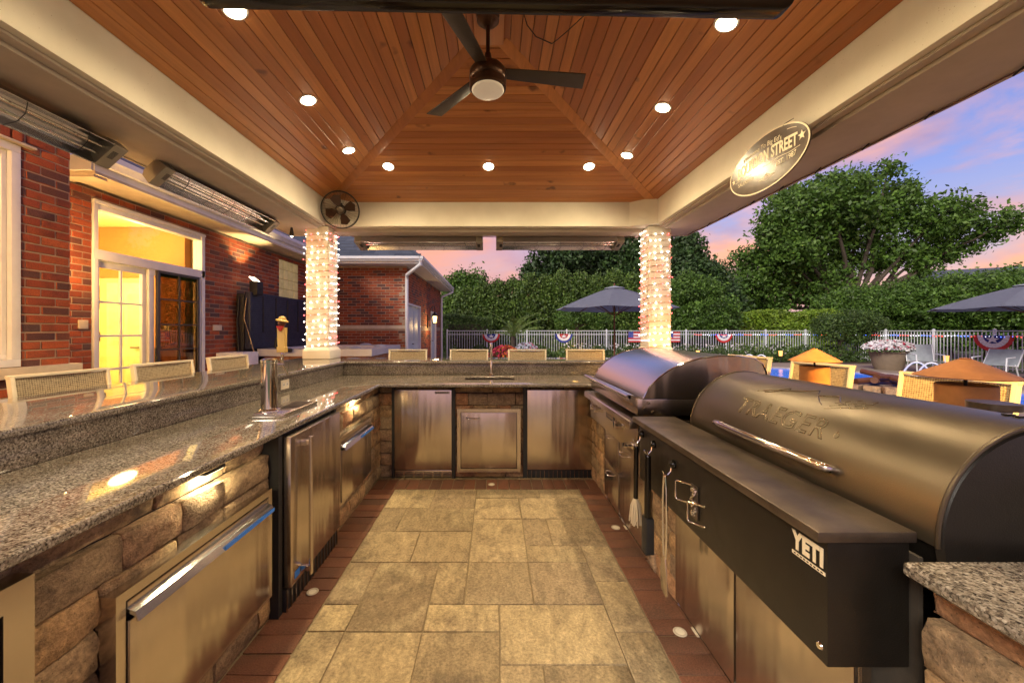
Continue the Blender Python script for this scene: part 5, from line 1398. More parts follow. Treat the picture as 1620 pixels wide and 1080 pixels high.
# wing eaves: front (facing -Y) and side (facing +X)
CXe, CYe = WXE + 0.42, WY - 0.42
box(WX - 0.6, CXe - 0.001, CYe, WY + 0.05, 3.10, 3.125).build('soffit', M['whitetrim'], house)
box(WXE - 0.05, CXe, WY + 0.051, 17.1, 3.10, 3.125).build('soffit', M['whitetrim'], house)
box(WX - 0.02, CXe, CYe - 0.02, CYe, 3.10, 3.26).build('fascia', M['whitetrim'], house)
box(CXe, CXe + 0.02, CYe - 0.02, 17.1, 3.10, 3.26).build('fascia', M['whitetrim'], house)
gutter_run((EX + 0.12, CYe - 0.02, 0), (CXe + 0.13, CYe - 0.02, 0), (0, -1, 0), house, zt=3.27)
gutter_run((CXe + 0.02, CYe - 0.13, 0), (CXe + 0.02, 17.1, 0), (1, 0, 0), house, zt=3.27)
# roofs
pz = 3.255; sl = 0.73; rw = 4.2
b = B()
C0 = (CXe + 0.03, CYe - 0.03, pz); C1 = (CXe + 0.03, 17.15, pz); A0 = (WX - 6, CYe - 0.03, pz)
T0 = (CXe + 0.03 - rw, CYe - 0.03 + rw, pz + rw * sl); T1 = (CXe + 0.03 - rw, 17.15 - 1.5, pz + rw * sl); A1 = (WX - 6, CYe - 0.03 + rw, pz + rw * sl)
def thick(b, poly, th=0.05):
    top = [b.bm.verts.new(p) for p in poly]; bot = [b.bm.verts.new((p[0], p[1], p[2] - th)) for p in poly]
    b.bm.faces.new(top); b.bm.faces.new(bot[::-1])
    for i in range(len(poly)): b.bm.faces.new([top[i], bot[i], bot[(i + 1) % len(poly)], top[(i + 1) % len(poly)]])
thick(b, [C0, C1, T1, T0]); thick(b, [A0, C0, T0, A1])
thick(b, [C1, (CXe - 2 * rw, 17.15, pz), T1])
rf = b.build('roof', M['shingle'], house)
# shingle courses on the wing slope that faces the bar (real overlapping strips)
for k in range(26):
    y0 = CYe - 0.03 + k * 0.16; z0 = pz + k * 0.16 * sl
    xe = CXe + 0.03 - k * 0.16
    x = xe
    while x > WX - 0.5:
        w_ = min(rnd.uniform(0.28, 0.42), x - (WX - 0.9))
        b = B(); lift = rnd.uniform(0.004, 0.012)
        b.quadbox([(x - w_, y0, z0 + 0.004), (x - 0.004, y0, z0 + 0.004), (x - 0.004, y0 + 0.17, z0 + 0.17 * sl), (x - w_, y0 + 0.17, z0 + 0.17 * sl), (x - w_, y0 - 0.003, z0 + 0.012 + lift), (x - 0.004, y0 - 0.003, z0 + 0.012 + lift), (x - 0.004, y0 + 0.17, z0 + 0.17 * sl + 0.004), (x - w_, y0 + 0.17, z0 + 0.17 * sl + 0.004)])
        b.build('shingle', M['shingle'], rf)
        x -= w_
B().tube([Vector(C0) + Vector((0, 0, 0.01)), Vector(T0) + Vector((0, 0, 0.01))], 0.05, 6).build('hip_cap', M['shingle'], rf)
b = B(); thick(b, [(EX + 0.05, 4.0, 3.26), (EX + 0.05, 9.9, 3.26), (EX - 5, 14.9, 3.26 + 5 * 0.5), (EX - 5, 4.0, 3.26 + 5 * 0.5)]); b.build('roof', M['shingle'], house)
b = B(); thick(b, [(BX + 0.4, -1, 3.69), (BX + 0.4, 3.85, 3.69), (BX - 4, 3.85, 3.69 + 2.2), (BX - 4, -1, 3.69 + 2.2)]); b.build('roof', M['shingle'], house)
# downspouts
def spout(x, y, xs_, ys_, ztop):
    B().tube([(xs_, ys_, ztop), (xs_, ys_, ztop - 0.10), (x + 0.02, y + (ys_ - y) * 0.2, ztop - 0.32), (x, y, ztop - 0.42), (x, y, 0.2)], 0.045, 10).build('downspout', M['gutter'], house)
spout(WXE + 0.02, WY - 0.06, CXe + 0.05, CYe - 0.06, 3.17)
spout(WXE + 0.06, 16.62, CXe + 0.08, 16.95, 3.17)
# doors on the wing side
blued = flat('pale_blue_door', (0.50, 0.60, 0.66), 0.45, var=0.04)
def wdoor(y0, y1, z1):
    d = box(WXE - 0.10, WXE - 0.05, y0 + 0.05, y1 - 0.05, 0.02, z1 - 0.05).build('wing_door', blued, house, 0.003)
    b = B(); b.box(WXE - 0.12, WXE + 0.012, y0, y0 + 0.05, 0, z1 - 0.051); b.box(WXE - 0.12, WXE + 0.012, y1 - 0.05, y1, 0, z1 - 0.051); b.box(WXE - 0.12, WXE + 0.012, y0, y1, z1 - 0.05, z1); b.build('door_frame', M['whitetrim'], d)
    ym = (y0 + y1) / 2
    for (a, c_) in ((y0 + 0.15, ym - 0.06), (ym + 0.06, y1 - 0.15)):
        for (e, f) in ((0.2, 0.95), (1.1, 1.95)): box(WXE - 0.0495, WXE - 0.042, a, c_, e, f).build('door_panel', blued, d, 0.006)
    B().tube([(WXE - 0.05, ym - 0.1, 1.0), (WXE + 0.0, ym - 0.1, 1.0), (WXE + 0.01, ym - 0.22, 1.0)], 0.012, 8).build('door_lever', M['shelf'], d)
wdoor(WY + 0.13, WY + 1.93, 2.14); wdoor(WY + 3.9, WY + 5.15, 2.1)
# coach lamp
lx, ly, lz = -2.10, 13.45, 1.82
t = thing('coach_lamp', 'lit black lantern wall lamp beside the pale blue doors', 'wall lamp', (lx, ly, lz))
box(WXE + 0.012, WXE + 0.03, ly - 0.06, ly + 0.06, lz - 0.35, lz + 0.12).build('back_plate', M['rubber'], t, 0.003)
B().tube([(WXE + 0.03, ly, lz - 0.1), (WXE + 0.10, ly, lz + 0.05), (WXE + 0.10, ly, lz + 0.30), (WXE + 0.18, ly, lz + 0.42), (lx, ly, lz + 0.38), (lx, ly, lz + 0.26)], 0.012, 8).build('scroll_arm', M['rubber'], t)
B().lathe([(0.0, 0.24), (0.02, 0.22), (0.05, 0.15), (0.13, 0.09), (0.13, 0.08), (0, 0.08)], (lx, ly, lz), 6).build('roof_cap', M['rubber'], t, ang=10)
B().lathe([(0.0, -0.20), (0.085, -0.20), (0.085, -0.18), (0, -0.18)], (lx, ly, lz), 6).build('base', M['rubber'], t, ang=10)
for k in range(6):
    a = k * math.pi / 3; B().tube([(lx + 0.082 * math.cos(a), ly + 0.082 * math.sin(a), lz - 0.18), (lx + 0.118 * math.cos(a), ly + 0.118 * math.sin(a), lz + 0.08)], 0.007, 5).build('rib', M['rubber'], t)
B().lathe([(0.05, -0.16), (0.075, 0.06), (0.0, 0.07)], (lx, ly, lz), 10).build('glowing_glass', emis('lantern_glow', (1.0, 0.62, 0.22), 5), t)
lamp('lantern_lamp', 'POINT', (lx + 0.1, ly - 0.1, lz - 0.3), 14, (1.0, 0.62, 0.25), t, shadow_soft_size=0.08)
t = thing('added_eave_lantern', 'added unseen black lantern hanging from the left pavilion eave near the camera', 'lantern', (-2.66, 0.85, 2.3))  # added out of view to warm the brick house wall
B().tube([(-2.66, 0.85, 2.39), (-2.66, 0.85, 2.50), (-2.60, 0.85, 2.56), (-2.53, 0.85, 2.58)], 0.008, 8).build('arm', M['rubber'], t)
B().lathe([(0, 0.10), (0.07, 0.05), (0.07, 0.04), (0, 0.04)], (-2.66, 0.85, 2.3), 6).build('roof_cap', M['rubber'], t)
B().lathe([(0.04, -0.10), (0.055, 0.035), (0.0, 0.038)], (-2.66, 0.85, 2.3), 10).build('glowing_glass', emis('added_eave_glow', (1.0, 0.6, 0.22), 6), t)
l = lamp('added_eave_lamp', 'SPOT', (-2.80, 0.95, 2.12), 170, (1.0, 0.56, 0.19), t, shadow_soft_size=0.08, spot_size=R(110), spot_blend=0.7)
l.rotation_euler = Vector((-1.5, 2.6, -0.35)).to_track_quat('-Z', 'Y').to_euler()
# added amber lamp for the house soffit, hidden behind the bay corner
t = thing('coach_lamp', 'added unseen black coach lamp in the brick recess beside the bay', 'wall lamp', (-4.42, 3.85, 2.1))
box(-4.59, -4.575, 3.80, 3.90, 2.0, 2.3).build('back_plate', M['rubber'], t, 0.003)
B().tube([(-4.575, 3.85, 2.2), (-4.50, 3.85, 2.3), (-4.42, 3.85, 2.26)], 0.012, 8).build('arm', M['rubber'], t)
B().lathe([(0.0, -0.12), (0.06, -0.12), (0.06, -0.11), (0, -0.11)], (-4.42, 3.85, 2.1), 6).build('base', M['rubber'], t)
B().lathe([(0.045, -0.10), (0.07, 0.10), (0.0, 0.12)], (-4.42, 3.85, 2.1), 10).build('glowing_glass', emis('added_recess_glow', (1.0, 0.6, 0.22), 6), t)
lamp('added_recess_lamp', 'POINT', (-4.30, 3.80, 2.12), 48, (1.0, 0.55, 0.17), t, shadow_soft_size=0.08)
# wall uplight
ux, uy, uz = -4.30, 6.95, 2.12
t = thing('uplight', 'small dark box uplight washing the brick wall above the spa cover', 'wall uplight', (ux, uy, uz))
box(ux - 0.07, ux + 0.07, uy - 0.09, uy + 0.09, uz - 0.10, uz + 0.14).build('housing', M['rubber'], t, 0.005)
b = B(); b.obox((ux - 0.02, uy, uz + 0.17), (0.02, 0.16, 0.16), Matrix.Rotation(R(-50), 3, 'Y')); b.build('lens', emis('uplight_lens', (1.0, 0.85, 0.6), 4), t)
lamp('uplight_lamp', 'SPOT', (ux + 0.03, uy, uz + 0.34), 40, (1.0, 0.66, 0.28), t, rot=(0, R(158), 0), spot_size=R(95), spot_blend=0.7, shadow_soft_size=0.04)

# ================================================================ HOT TUB
t = thing('hot_tub', 'square hot tub with grey-blue rim and brown wood cabinet by the brick wall', 'hot tub', (-3.25, 8.0, 0))
hx0, hx1, hy0, hy1, hz = -4.28, -2.22, 6.95, 9.05, 1.05
rimm = flat('tub_rim', (0.60, 0.62, 0.66), 0.2, var=0.05)
cab = flat('tub_cabinet', (0.30, 0.13, 0.06), 0.5, var=0.2)
box(hx0 + 0.07, hx1 - 0.07, hy0 + 0.07, hy1 - 0.07, 0, hz - 0.13).build('cabinet', cab, t)
for k in range(8):
    x = hx0 + 0.08 + k * 0.238; box(x, x + 0.228, hy0 + 0.05, hy0 + 0.069, 0.02, hz - 0.131).build('cabinet_panel', cab, t, 0.003)
for k in range(8):
    y = hy0 + 0.08 + k * 0.243; box(hx1 - 0.069, hx1 - 0.05, y, y + 0.233, 0.02, hz - 0.131).build('cabinet_panel', M['shelf'] if False else cab, t, 0.003)
b = B(); w_ = 0.26
b.box(hx0, hx1, hy0, hy0 + w_, hz - 0.13, hz); b.box(hx0, hx1, hy1 - w_, hy1, hz - 0.13, hz); b.box(hx0, hx0 + w_, hy0 + w_, hy1 - w_, hz - 0.13, hz); b.box(hx1 - w_, hx1, hy0 + w_, hy1 - w_, hz - 0.13, hz)
bmesh.ops.remove_doubles(b.bm, verts=b.bm.verts[:], dist=1e-4)
b.build('rim', rimm, t)
for (x, y) in ((-3.9, 7.1), (-3.3, 7.08), (-2.6, 7.1), (-2.4, 8.1), (-3.0, 8.95)):
    B().ico((x, y, hz + 0.01), 0.1, 2, (1.4, 0.8, 0.35)).build('headrest', M['umbrella'], t)
box(hx0 + w_, hx1 - w_, hy0 + w_, hy1 - w_, hz - 0.2, hz - 0.16).build('water', flat('tub_water', (0.10, 0.2, 0.28), 0.05), t)
t = thing('spa_cover', 'folded dark navy spa cover standing on edge against the brick wall', 'spa cover', (-4.4, 7.9, 1.06))
covm = flat('cover_vinyl', (0.022, 0.028, 0.055), 0.5, var=0.2, bmp=0.1)
cvb = box(-4.42, -4.31, 6.80, 9.05, 1.052, 2.07).build('panel', covm, t, 0.02)
for k in range(26): B().tube([(-4.306, 6.83, 1.09 + k * 0.038), (-4.306, 9.03, 1.09 + k * 0.038)], 0.004, 5).build('slat_line', covm, cvb)
for k in range(4): box(-4.309, -4.297, 7.15 + k * 0.42, 7.18 + k * 0.42, 1.35, 2.02).build('strap', M['rubber'], cvb, 0.002)
box(-4.57, -4.425, 6.80, 9.05, 0.95, 2.04).build('panel', M['rubber'], t, 0.03)
B().tube([(-4.36, 6.77, 1.95), (-4.40, 6.76, 1.6), (-4.30, 6.75, 1.3), (-4.22, 6.76, 1.0)], 0.012, 8).build('lifter_arm', M['shelf'], t)
B().tube([(-4.50, 6.78, 1.98), (-4.52, 6.76, 1.5), (-4.49, 6.76, 1.0)], 0.014, 8).build('lifter_arm', M['rubber'], t)
t = thing('tub_step', 'pale grey box step beside the spa cover', 'step', (-4.4, 6.5, 0))
box(-4.56, -4.12, 6.3, 6.72, 0.0, 1.02).build('body', M['gutter'], t, 0.01)
t = thing('cover_handle', 'black curved rubber grab handle in front of the hot tub', 'handle', (-3.7, 6.9, 1.0))
B().tube([(-3.80, 6.86, 1.33), (-3.88, 6.86, 1.20), (-3.90, 6.86, 1.10), (-3.82, 6.86, 1.04), (-3.62, 6.86, 1.03)], 0.035, 10).build('grip', M['rubber'], t)
t = thing('added_eave_lantern', 'added unseen amber lantern hanging from the right pavilion eave near the camera', 'lantern', (2.30, 0.55, 2.3))  # added out of view to throw amber light on the right stools
B().tube([(2.30, 0.55, 2.39), (2.30, 0.55, 2.565)], 0.008, 8).build('arm', M['rubber'], t)
B().lathe([(0, 0.10), (0.07, 0.05), (0.07, 0.04), (0, 0.04)], (2.30, 0.55, 2.3), 6).build('roof_cap', M['rubber'], t)
B().lathe([(0.04, -0.10), (0.055, 0.035), (0.0, 0.038)], (2.30, 0.55, 2.3), 10).build('glowing_glass', emis('added_amber_glow', (1.0, 0.5, 0.14), 6), t)
l = lamp('added_eave_lamp', 'SPOT', (2.25, 0.66, 2.17), 560, (1.0, 0.50, 0.10), t, shadow_soft_size=0.08, spot_size=R(56), spot_blend=0.6)
l.rotation_euler = Vector((0.12, 2.2, -1.35)).to_track_quat('-Z', 'Y').to_euler()
# ================================================================ OUTDOORS
rs = np.random.RandomState(5)
def leafmesh(name, P, size, mat, aspect=1.9, up_bias=0.0, jitter=0.55):
    """one small two-triangle leaf per point"""
    n = len(P)
    d = rs.normal(size=(n, 3)); d[:, 2] += up_bias; d /= np.linalg.norm(d, axis=1)[:, None]
    e = rs.normal(size=(n, 3)); s = np.cross(d, e); s /= np.linalg.norm(s, axis=1)[:, None]
    L = size * (1 + jitter * rs.uniform(-1, 1, n))[:, None]; W = L / aspect
    V = np.stack([P - d * L / 2, P + s * W / 2 + d * L * 0.05, P + d * L / 2, P - s * W / 2 + d * L * 0.05], 1).reshape(-1, 3)
    me = bpy.data.meshes.new(name)
    me.vertices.add(4 * n); me.vertices.foreach_set('co', V.ravel())
    me.loops.add(4 * n); me.loops.foreach_set('vertex_index', np.arange(4 * n, dtype=np.int32))
    me.polygons.add(n); me.polygons.foreach_set('loop_start', np.arange(0, 4 * n, 4, dtype=np.int32)); me.polygons.foreach_set('loop_total', np.full(n, 4, np.int32))
    me.update(); me.validate(); me.materials.append(mat)
    return me
def addme(name, me, parent=None, kind=None):
    o = bpy.data.objects.new(name, me); link(o)
    if parent is not None:
        o.parent = parent; o.location = -OFF[parent]
    if kind: o['kind'] = kind
    return o
def crown_pts(blobs, n, clump=0.3, shell=0.55, per=14):
    """blobs: (x,y,z,rx,ry,rz) -> leaves in twig clusters spread through the outer volume"""
    A = np.array(blobs); w = A[:, 3] * A[:, 4] * A[:, 5]; w = w ** 0.7; w /= w.sum()
    m = max(1, n // per); idx = rs.choice(len(A), m, p=w); a = A[idx]
    d = rs.normal(size=(m, 3)); d /= np.linalg.norm(d, axis=1)[:, None]
    r = (shell + (1 - shell) * rs.uniform(0, 1, m) ** 0.6)[:, None] * (1 + 0.10 * rs.normal(size=(m, 1)))
    c = a[:, :3] + d * r * a[:, 3:6]
    P = np.repeat(c, per, 0) + rs.normal(size=(m * per, 3)) * clump * rs.uniform(0.4, 1.2, (m * per, 1))
    return P
FOL = {
 'oak': foliage('leaves_oak', [(0.0, (0.045, 0.10, 0.016)), (0.5, (0.08, 0.17, 0.026)), (1.0, (0.13, 0.24, 0.035))]),
 'dark': foliage('leaves_dark', [(0.0, (0.022, 0.055, 0.018)), (0.6, (0.042, 0.09, 0.024)), (1.0, (0.065, 0.13, 0.03))], 0.12),
 'arb': foliage('leaves_arborvitae', [(0.0, (0.04, 0.085, 0.015)), (0.5, (0.08, 0.15, 0.025)), (1.0, (0.14, 0.22, 0.035))], 0.15),
 'bright': foliage('leaves_bright', [(0.0, (0.12, 0.21, 0.02)), (0.6, (0.19, 0.31, 0.03)), (1.0, (0.27, 0.38, 0.04))]),
 'hedge': foliage('leaves_hedge', [(0.0, (0.035, 0.075, 0.018)), (0.6, (0.07, 0.13, 0.028)), (1.0, (0.11, 0.18, 0.035))]),
}
def branches(b, p0, p1, r0, r1, n=6):
    p0 = Vector(p0); p1 = Vector(p1); pts = []
    for k in range(n + 1):
        f = k / n; q = p0.lerp(p1, f); j = (p1 - p0).length * 0.035 * math.sin(math.pi * f)
        pts.append(q + Vector((rnd.uniform(-j, j), rnd.uniform(-j, j), rnd.uniform(-j, j))))
    b.tube(pts, r0, 7, r1=r1)
def tree(name, label, cat, base, blobs, n, leaf, mat, trunk_r=0.25, split=0.35, group=None, clump=0.3, shell=0.55, bias=0.3):
    t = thing(name, label, cat, base, group=group)
    A = np.array(blobs); zc = A[:, 2].mean()
    b = B(); bz = base[2] + (A[:, 2].min() - base[2]) * split + 0.3
    branches(b, base, (base[0], base[1], bz), trunk_r, trunk_r * 0.75)
    for q in blobs:
        branches(b, (base[0], base[1], bz - 0.1), (q[0], q[1], q[2]), trunk_r * 0.55, trunk_r * 0.12)
        for k in range(3):
            d = Vector((rnd.uniform(-1, 1), rnd.uniform(-1, 1), rnd.uniform(0, 1))); e = Vector(q[:3]) + Vector((d.x * q[3], d.y * q[4], d.z * q[5])) * 0.8
            branches(b, q[:3], e, trunk_r * 0.14, trunk_r * 0.03, 4)
    b.build('trunk', M['bark'], t)
    addme('crown', leafmesh('crown', crown_pts(blobs, n, clump, shell), leaf, mat, up_bias=bias), t)
    return t
def at(px, Y): return (px - CX0) / F0 * Y
def zz(py, Y): return EYE + (CY0 - py) / F0 * Y

# big deciduous tree on the right (crown spans px 1165..1590)
Y = 34.0
bl = []
for (px, py, r) in ((1235, 345, 2.6), (1290, 330, 2.9), (1345, 300, 2.8), (1370, 345, 3.2), (1420, 325, 2.6), (1310, 385, 3.0), (1215, 400, 2.4), (1460, 350, 2.6), (1510, 355, 2.0), (1545, 362, 1.6), (1395, 400, 2.4), (1470, 395, 1.8), (1530, 385, 1.2), (1250, 430, 2.2), (1200, 440, 1.9), (1300, 440, 2.0), (1180, 410, 1.2), (1270, 300, 1.5), (1385, 278, 1.0), (1440, 300, 1.4), (1225, 470, 1.8), (1190, 482, 1.3), (1260, 365, 2.4), (1330, 350, 2.4), (1205, 370, 1.6), (1270, 455, 2.2), (1330, 425, 2.4), (1240, 400, 2.4), (1180, 450, 1.6), (1310, 470, 1.8), (1420, 405, 1.5), (1445, 425, 1.1), (1500, 400, 1.2)):
    bl.append((at(px, Y), Y + rnd.uniform(-2, 2), zz(py, Y), r, r, r * 0.72))
tree('shade_tree', 'large spreading green shade tree standing right of the lit column', 'tree', (at(1350, Y), Y, -0.06), bl, 74000, 0.31, FOL['oak'], 0.42, 0.8, clump=0.34, shell=0.42)
# dark evergreens behind
def conifer(label, px, Y, top, halfw, base_w=None, n=26000, mat='dark', low=0.5, grp='dark evergreens beyond the fence'):
    x = at(px, Y); zt = zz(top, Y); t = thing('evergreen_tree', label, 'tree', (x, Y, -0.06), group=grp)
    B().tube([(x, Y, -0.06), (x, Y, zt * 0.95)], 0.28, 8, r1=0.03).build('trunk', M['bark'], t)
    m = n // 12; f = rs.uniform(0, 1, m) ** 0.75; z = zt - f * (zt - low); a = rs.uniform(0, 6.283, m)
    lay = 1 + 0.22 * np.sin(f * 34 + a * 2); r = halfw * (0.05 + 0.95 * f ** 0.8) * lay * rs.uniform(0.45, 1.0, m) ** 0.4
    c = np.stack([x + r * np.cos(a), Y + r * np.sin(a), z - 0.15 * r], 1)
    P = np.repeat(c, 12, 0) + rs.normal(size=(m * 12, 3)) * np.array([0.34, 0.34, 0.22])
    addme('crown', leafmesh('crown', P, 0.26, FOL[mat], aspect=2.4), t)
for i, (px, Y, top, hw, lb) in enumerate(((905, 30, 372, 4.2, 'tall dark evergreen behind the slate umbrella, left of the column'), (975, 31, 350, 4.6, 'tallest dark evergreen directly left of the right column'), (1035, 29, 345, 4.4, 'dark evergreen behind the right lit column'), (1085, 28, 368, 3.6, 'dark evergreen just right of the lit column'), (1130, 27, 420, 2.4, 'lower dark evergreen beside the open sky gap'))):
    conifer(lb, px, Y, top, hw)
tree('maple_tree', 'broad dark crowned tree above the hedge left of the umbrella', 'tree', (at(880, 29), 29, -0.06), [(at(px, 29), 29 + rnd.uniform(-1, 1), zz(py, 29), r, r, r * 0.8) for px, py, r in ((865, 420, 1.7), (890, 400, 2.0), (930, 395, 2.2), (960, 420, 2.0), (850, 445, 1.4))], 14000, 0.26, FOL['dark'], 0.25)
# distant light tree tops left
for i, (px, py, r, lb) in enumerate(((722, 455, 1.7, 'small pale tree top next to the house roof edge'), (750, 455, 1.9, 'small pale tree top between house and tall hedge'))):
    Y = 38; tree('small_tree', lb, 'tree', (at(px, Y), Y, -0.06), [(at(px, Y), Y, zz(py + 8, Y), r * 0.8, r, r * 1.1), (at(px - 5, Y), Y, zz(py + 25, Y), r, r, r), (at(px + 6, Y), Y, zz(py - 4, Y), r * 0.5, r * 0.6, r * 0.8)], 7000, 0.28, FOL['oak'], 0.15, group='pale trees beyond the hedge')
# arborvitae hedge row behind the back fence
row = [(715, 470, 1.05), (738, 462, 1.1), (762, 455, 1.15), (787, 448, 1.15), (812, 445, 1.2), (838, 440, 1.2), (863, 442, 1.2), (890, 432, 1.25), (918, 436, 1.2), (945, 440, 1.25), (972, 432, 1.3), (1000, 438, 1.3), (1030, 444, 1.3)]
for i, (px, top, r) in enumerate(row):
    Y = 23.0 + rnd.uniform(-0.3, 0.3); x = at(px, Y); zt = zz(top, Y)
    where = ['first from the house wall', 'second from the house wall', 'third from the house wall', 'fourth from the house wall', 'directly behind the palm', 'just right of the palm', 'left of the blue bunting', 'behind the blue bunting', 'behind the umbrella tip', 'behind the left half of the umbrella', 'behind the umbrella pole', 'behind the umbrella beside the column', 'hidden mostly by the lit column'][i]
    t = thing('arborvitae', 'tall green arborvitae in the row behind the fence, ' + where, 'hedge tree', (x, Y, -0.06), group='arborvitae row behind the back fence')
    B().tube([(x, Y, -0.06), (x, Y, zt * 0.8)], 0.09, 6, r1=0.02).build('trunk', M['bark'], t)
    m = 900; f = rs.uniform(0, 1, m); z = zt - f * (zt - 0.1); a = rs.uniform(0, 6.283, m)
    rr = r * np.clip(np.sqrt(np.clip(f * 2.2, 0, 1)), 0.12, 1) * rs.uniform(0.6, 1.05, m) * (1 + 0.12 * np.sin(a * 5 + z * 3))
    c = np.stack([x + rr * np.cos(a), Y + rr * np.sin(a), z], 1)
    P = np.repeat(c, 14, 0) + rs.normal(size=(m * 14, 3)) * np.array([0.10, 0.10, 0.17])
    addme('foliage', leafmesh('foliage', P, 0.13, FOL['arb'], aspect=1.8, up_bias=0.8), t)
# clipped low hedge at left, bright hedge right
def hedge(label, x0, x1, y0, y1, z1, n, mat, leaf=0.10, name='hedge', group=None):
    t = thing(name, label, 'hedge', ((x0 + x1) / 2, (y0 + y1) / 2, -0.06), group=group)
    P = rs.uniform(0, 1, (n, 3)); k = rs.randint(0, 3, n)
    P[k == 0, 2] = 1 - 0.12 * rs.uniform(0, 1, (k == 0).sum()) ** 2; P[k == 1, 1] = 0.15 * rs.uniform(0, 1, (k == 1).sum())
    P = P * np.array([x1 - x0, y1 - y0, z1]) + np.array([x0, y0, 0])
    P[:, 2] += 0.10 * np.sin(P[:, 0] * 2.1) * (P[:, 2] / z1) + rs.normal(size=n) * 0.05
    P[:, 1] += 0.12 * np.sin(P[:, 0] * 1.7 + P[:, 2] * 2)
    addme('foliage', leafmesh('foliage', P, leaf, FOL[mat], aspect=1.6, up_bias=0.4), t)
    b = B(); b.box(x0 + 0.3, x1 - 0.3, y0 + 0.35, y1 - 0.2, -0.05, z1 * 0.8); b.build('inner_branches', M['bark'], t)
hedge('clipped low dark hedge next to the house corner behind the fence', at(700, 20.5), at(778, 20.5), 20.2, 21.4, 2.15, 11000, 'hedge', 0.07)
hedge('bright green leafy hedge behind the fence right of the lit column', at(1140, 22), at(1330, 22), 21.6, 23.2, 2.42, 30000, 'bright', 0.13)
# rounded layered shrub right of the column
Y = 21.5
tree('layered_shrub', 'big rounded green shrub tree right behind the lit column', 'shrub', (at(1095, Y), Y, -0.06), [(at(px, Y), Y + rnd.uniform(-0.5, 0.5), zz(py, Y), r, r, r * 0.62) for px, py, r in ((1080, 462, 1.1), (1110, 460, 1.1), (1095, 445, 0.8), (1070, 490, 1.2), (1100, 492, 1.3), (1130, 488, 1.1), (1120, 512, 1.1), (1085, 515, 1.1), (1145, 508, 0.8))], 26000, 0.14, FOL['oak'], 0.12, 0.5, clump=0.16, shell=0.5)
# hedgerow trees at right
hr = [(1350, 455, 23, 1.8), (1400, 450, 22, 1.9), (1450, 440, 21, 1.9), (1505, 436, 20, 1.9), (1560, 432, 19, 1.8), (1612, 424, 18, 1.9), (1670, 418, 17, 1.9)]
wh = ['leftmost, beside the big shade tree trunk', 'second from the left', 'below the shade tree right half', 'left of the right-hand umbrella', 'below the neighbour house roof', 'behind the right-hand umbrella', 'at the right edge of the view']
for (px, top, Y, r), w_ in zip(hr, wh):
    zt = zz(top, Y); x = at(px, Y)
    bl = [(x + rnd.uniform(-.5, .5), Y, zt - 0.8, r, r * 0.9, 0.85), (x - r * 0.6, Y, zt - 1.5, r * 0.8, r * 0.7, 0.8), (x + r * 0.6, Y, zt - 1.5, r * 0.8, r * 0.7, 0.8), (x, Y, zt - 2.3, r, r * 0.8, 0.8), (x + rnd.uniform(-.8, .8), Y, max(0.9, zt - 3.1), r * 0.9, r * 0.7, 0.7)]
    tree('hedgerow_tree', 'dense layered green tree in the right hedgerow, ' + w_, 'tree', (x, Y, -0.06), bl, 17000, 0.14, FOL['oak'], 0.10, 0.4, 'hedgerow trees on the right', clump=0.16, shell=0.35)
# weeping shrub in front of the fence
Y = 17.6; x = at(1335, Y)
tree('weeping_tree', 'low weeping dark green tree with pale trunk in front of the fence', 'tree', (at(1329, Y), Y, -0.02), [(at(px, Y), Y + rnd.uniform(-.3, .3), zz(py, Y), r, r, r * 0.6) for px, py, r in ((1320, 512, 0.7), (1350, 508, 0.8), (1375, 515, 0.6), (1305, 525, 0.5), (1345, 528, 0.7), (1385, 530, 0.4))], 13000, 0.09, FOL['hedge'], 0.09, 0.6, clump=0.12)
# small lit tree trunk behind umbrella (amber lit) and its crown
Y = 19.4
tree('ornamental_tree', 'small ornamental tree with amber lit forked trunk behind the blue bunting', 'tree', (at(913, Y), Y, -0.05), [(at(px, Y), Y, zz(py, Y), r, r, r * 0.7) for px, py, r in ((900, 500, 0.7), (925, 495, 0.8), (945, 505, 0.6))], 7000, 0.09, FOL['oak'], 0.10, 0.7, clump=0.12)

# fence
def fence(p0, p1, label, bay=1.83, h=1.42):
    p0 = Vector((*p0, -0.03)); p1 = Vector((*p1, -0.03)); L = (p1 - p0).length; d = (p1 - p0).normalized(); a = math.atan2(d.y, d.x)
    t = thing('picket_fence', label, 'fence', tuple(p0), a, local=True)
    n = max(1, round(L / bay)); bw_ = L / n; np_ = 16
    pm = box(-0.009, 0.009, -0.009, 0.009, 0.08, h - 0.06).mesh('picket', M['fencewhite'])
    for i in range(n + 1):
        x = i * bw_; q = box(x - 0.032, x + 0.032, -0.032, 0.032, 0, h + 0.03).build('post', M['fencewhite'], t)
        B().lathe([(0.045, 0), (0.045, 0.012), (0, 0.035)], (x, 0, h + 0.031), 4, Matrix.Rotation(R(45), 3, 'Z')).build('post_cap', M['fencewhite'], q)
    for i in range(n):
        for z in (h - 0.03, h - 0.20, 0.14):
            box(i * bw_ + 0.033, (i + 1) * bw_ - 0.033, -0.015, 0.015, z, z + 0.028).build('rail', M['fencewhite'], t)
        for k in range(1, np_):
            put('picket', pm, t, (i * bw_ + bw_ * k / np_, 0, 0))
    return t
fence((-2.30, 18.6), (16.9, 18.6), 'long white metal picket fence behind the pool, from house corner rightwards')
fence((17.0, 18.6), (17.0, 5.8), 'white metal picket fence running forward along the right side of the pool')
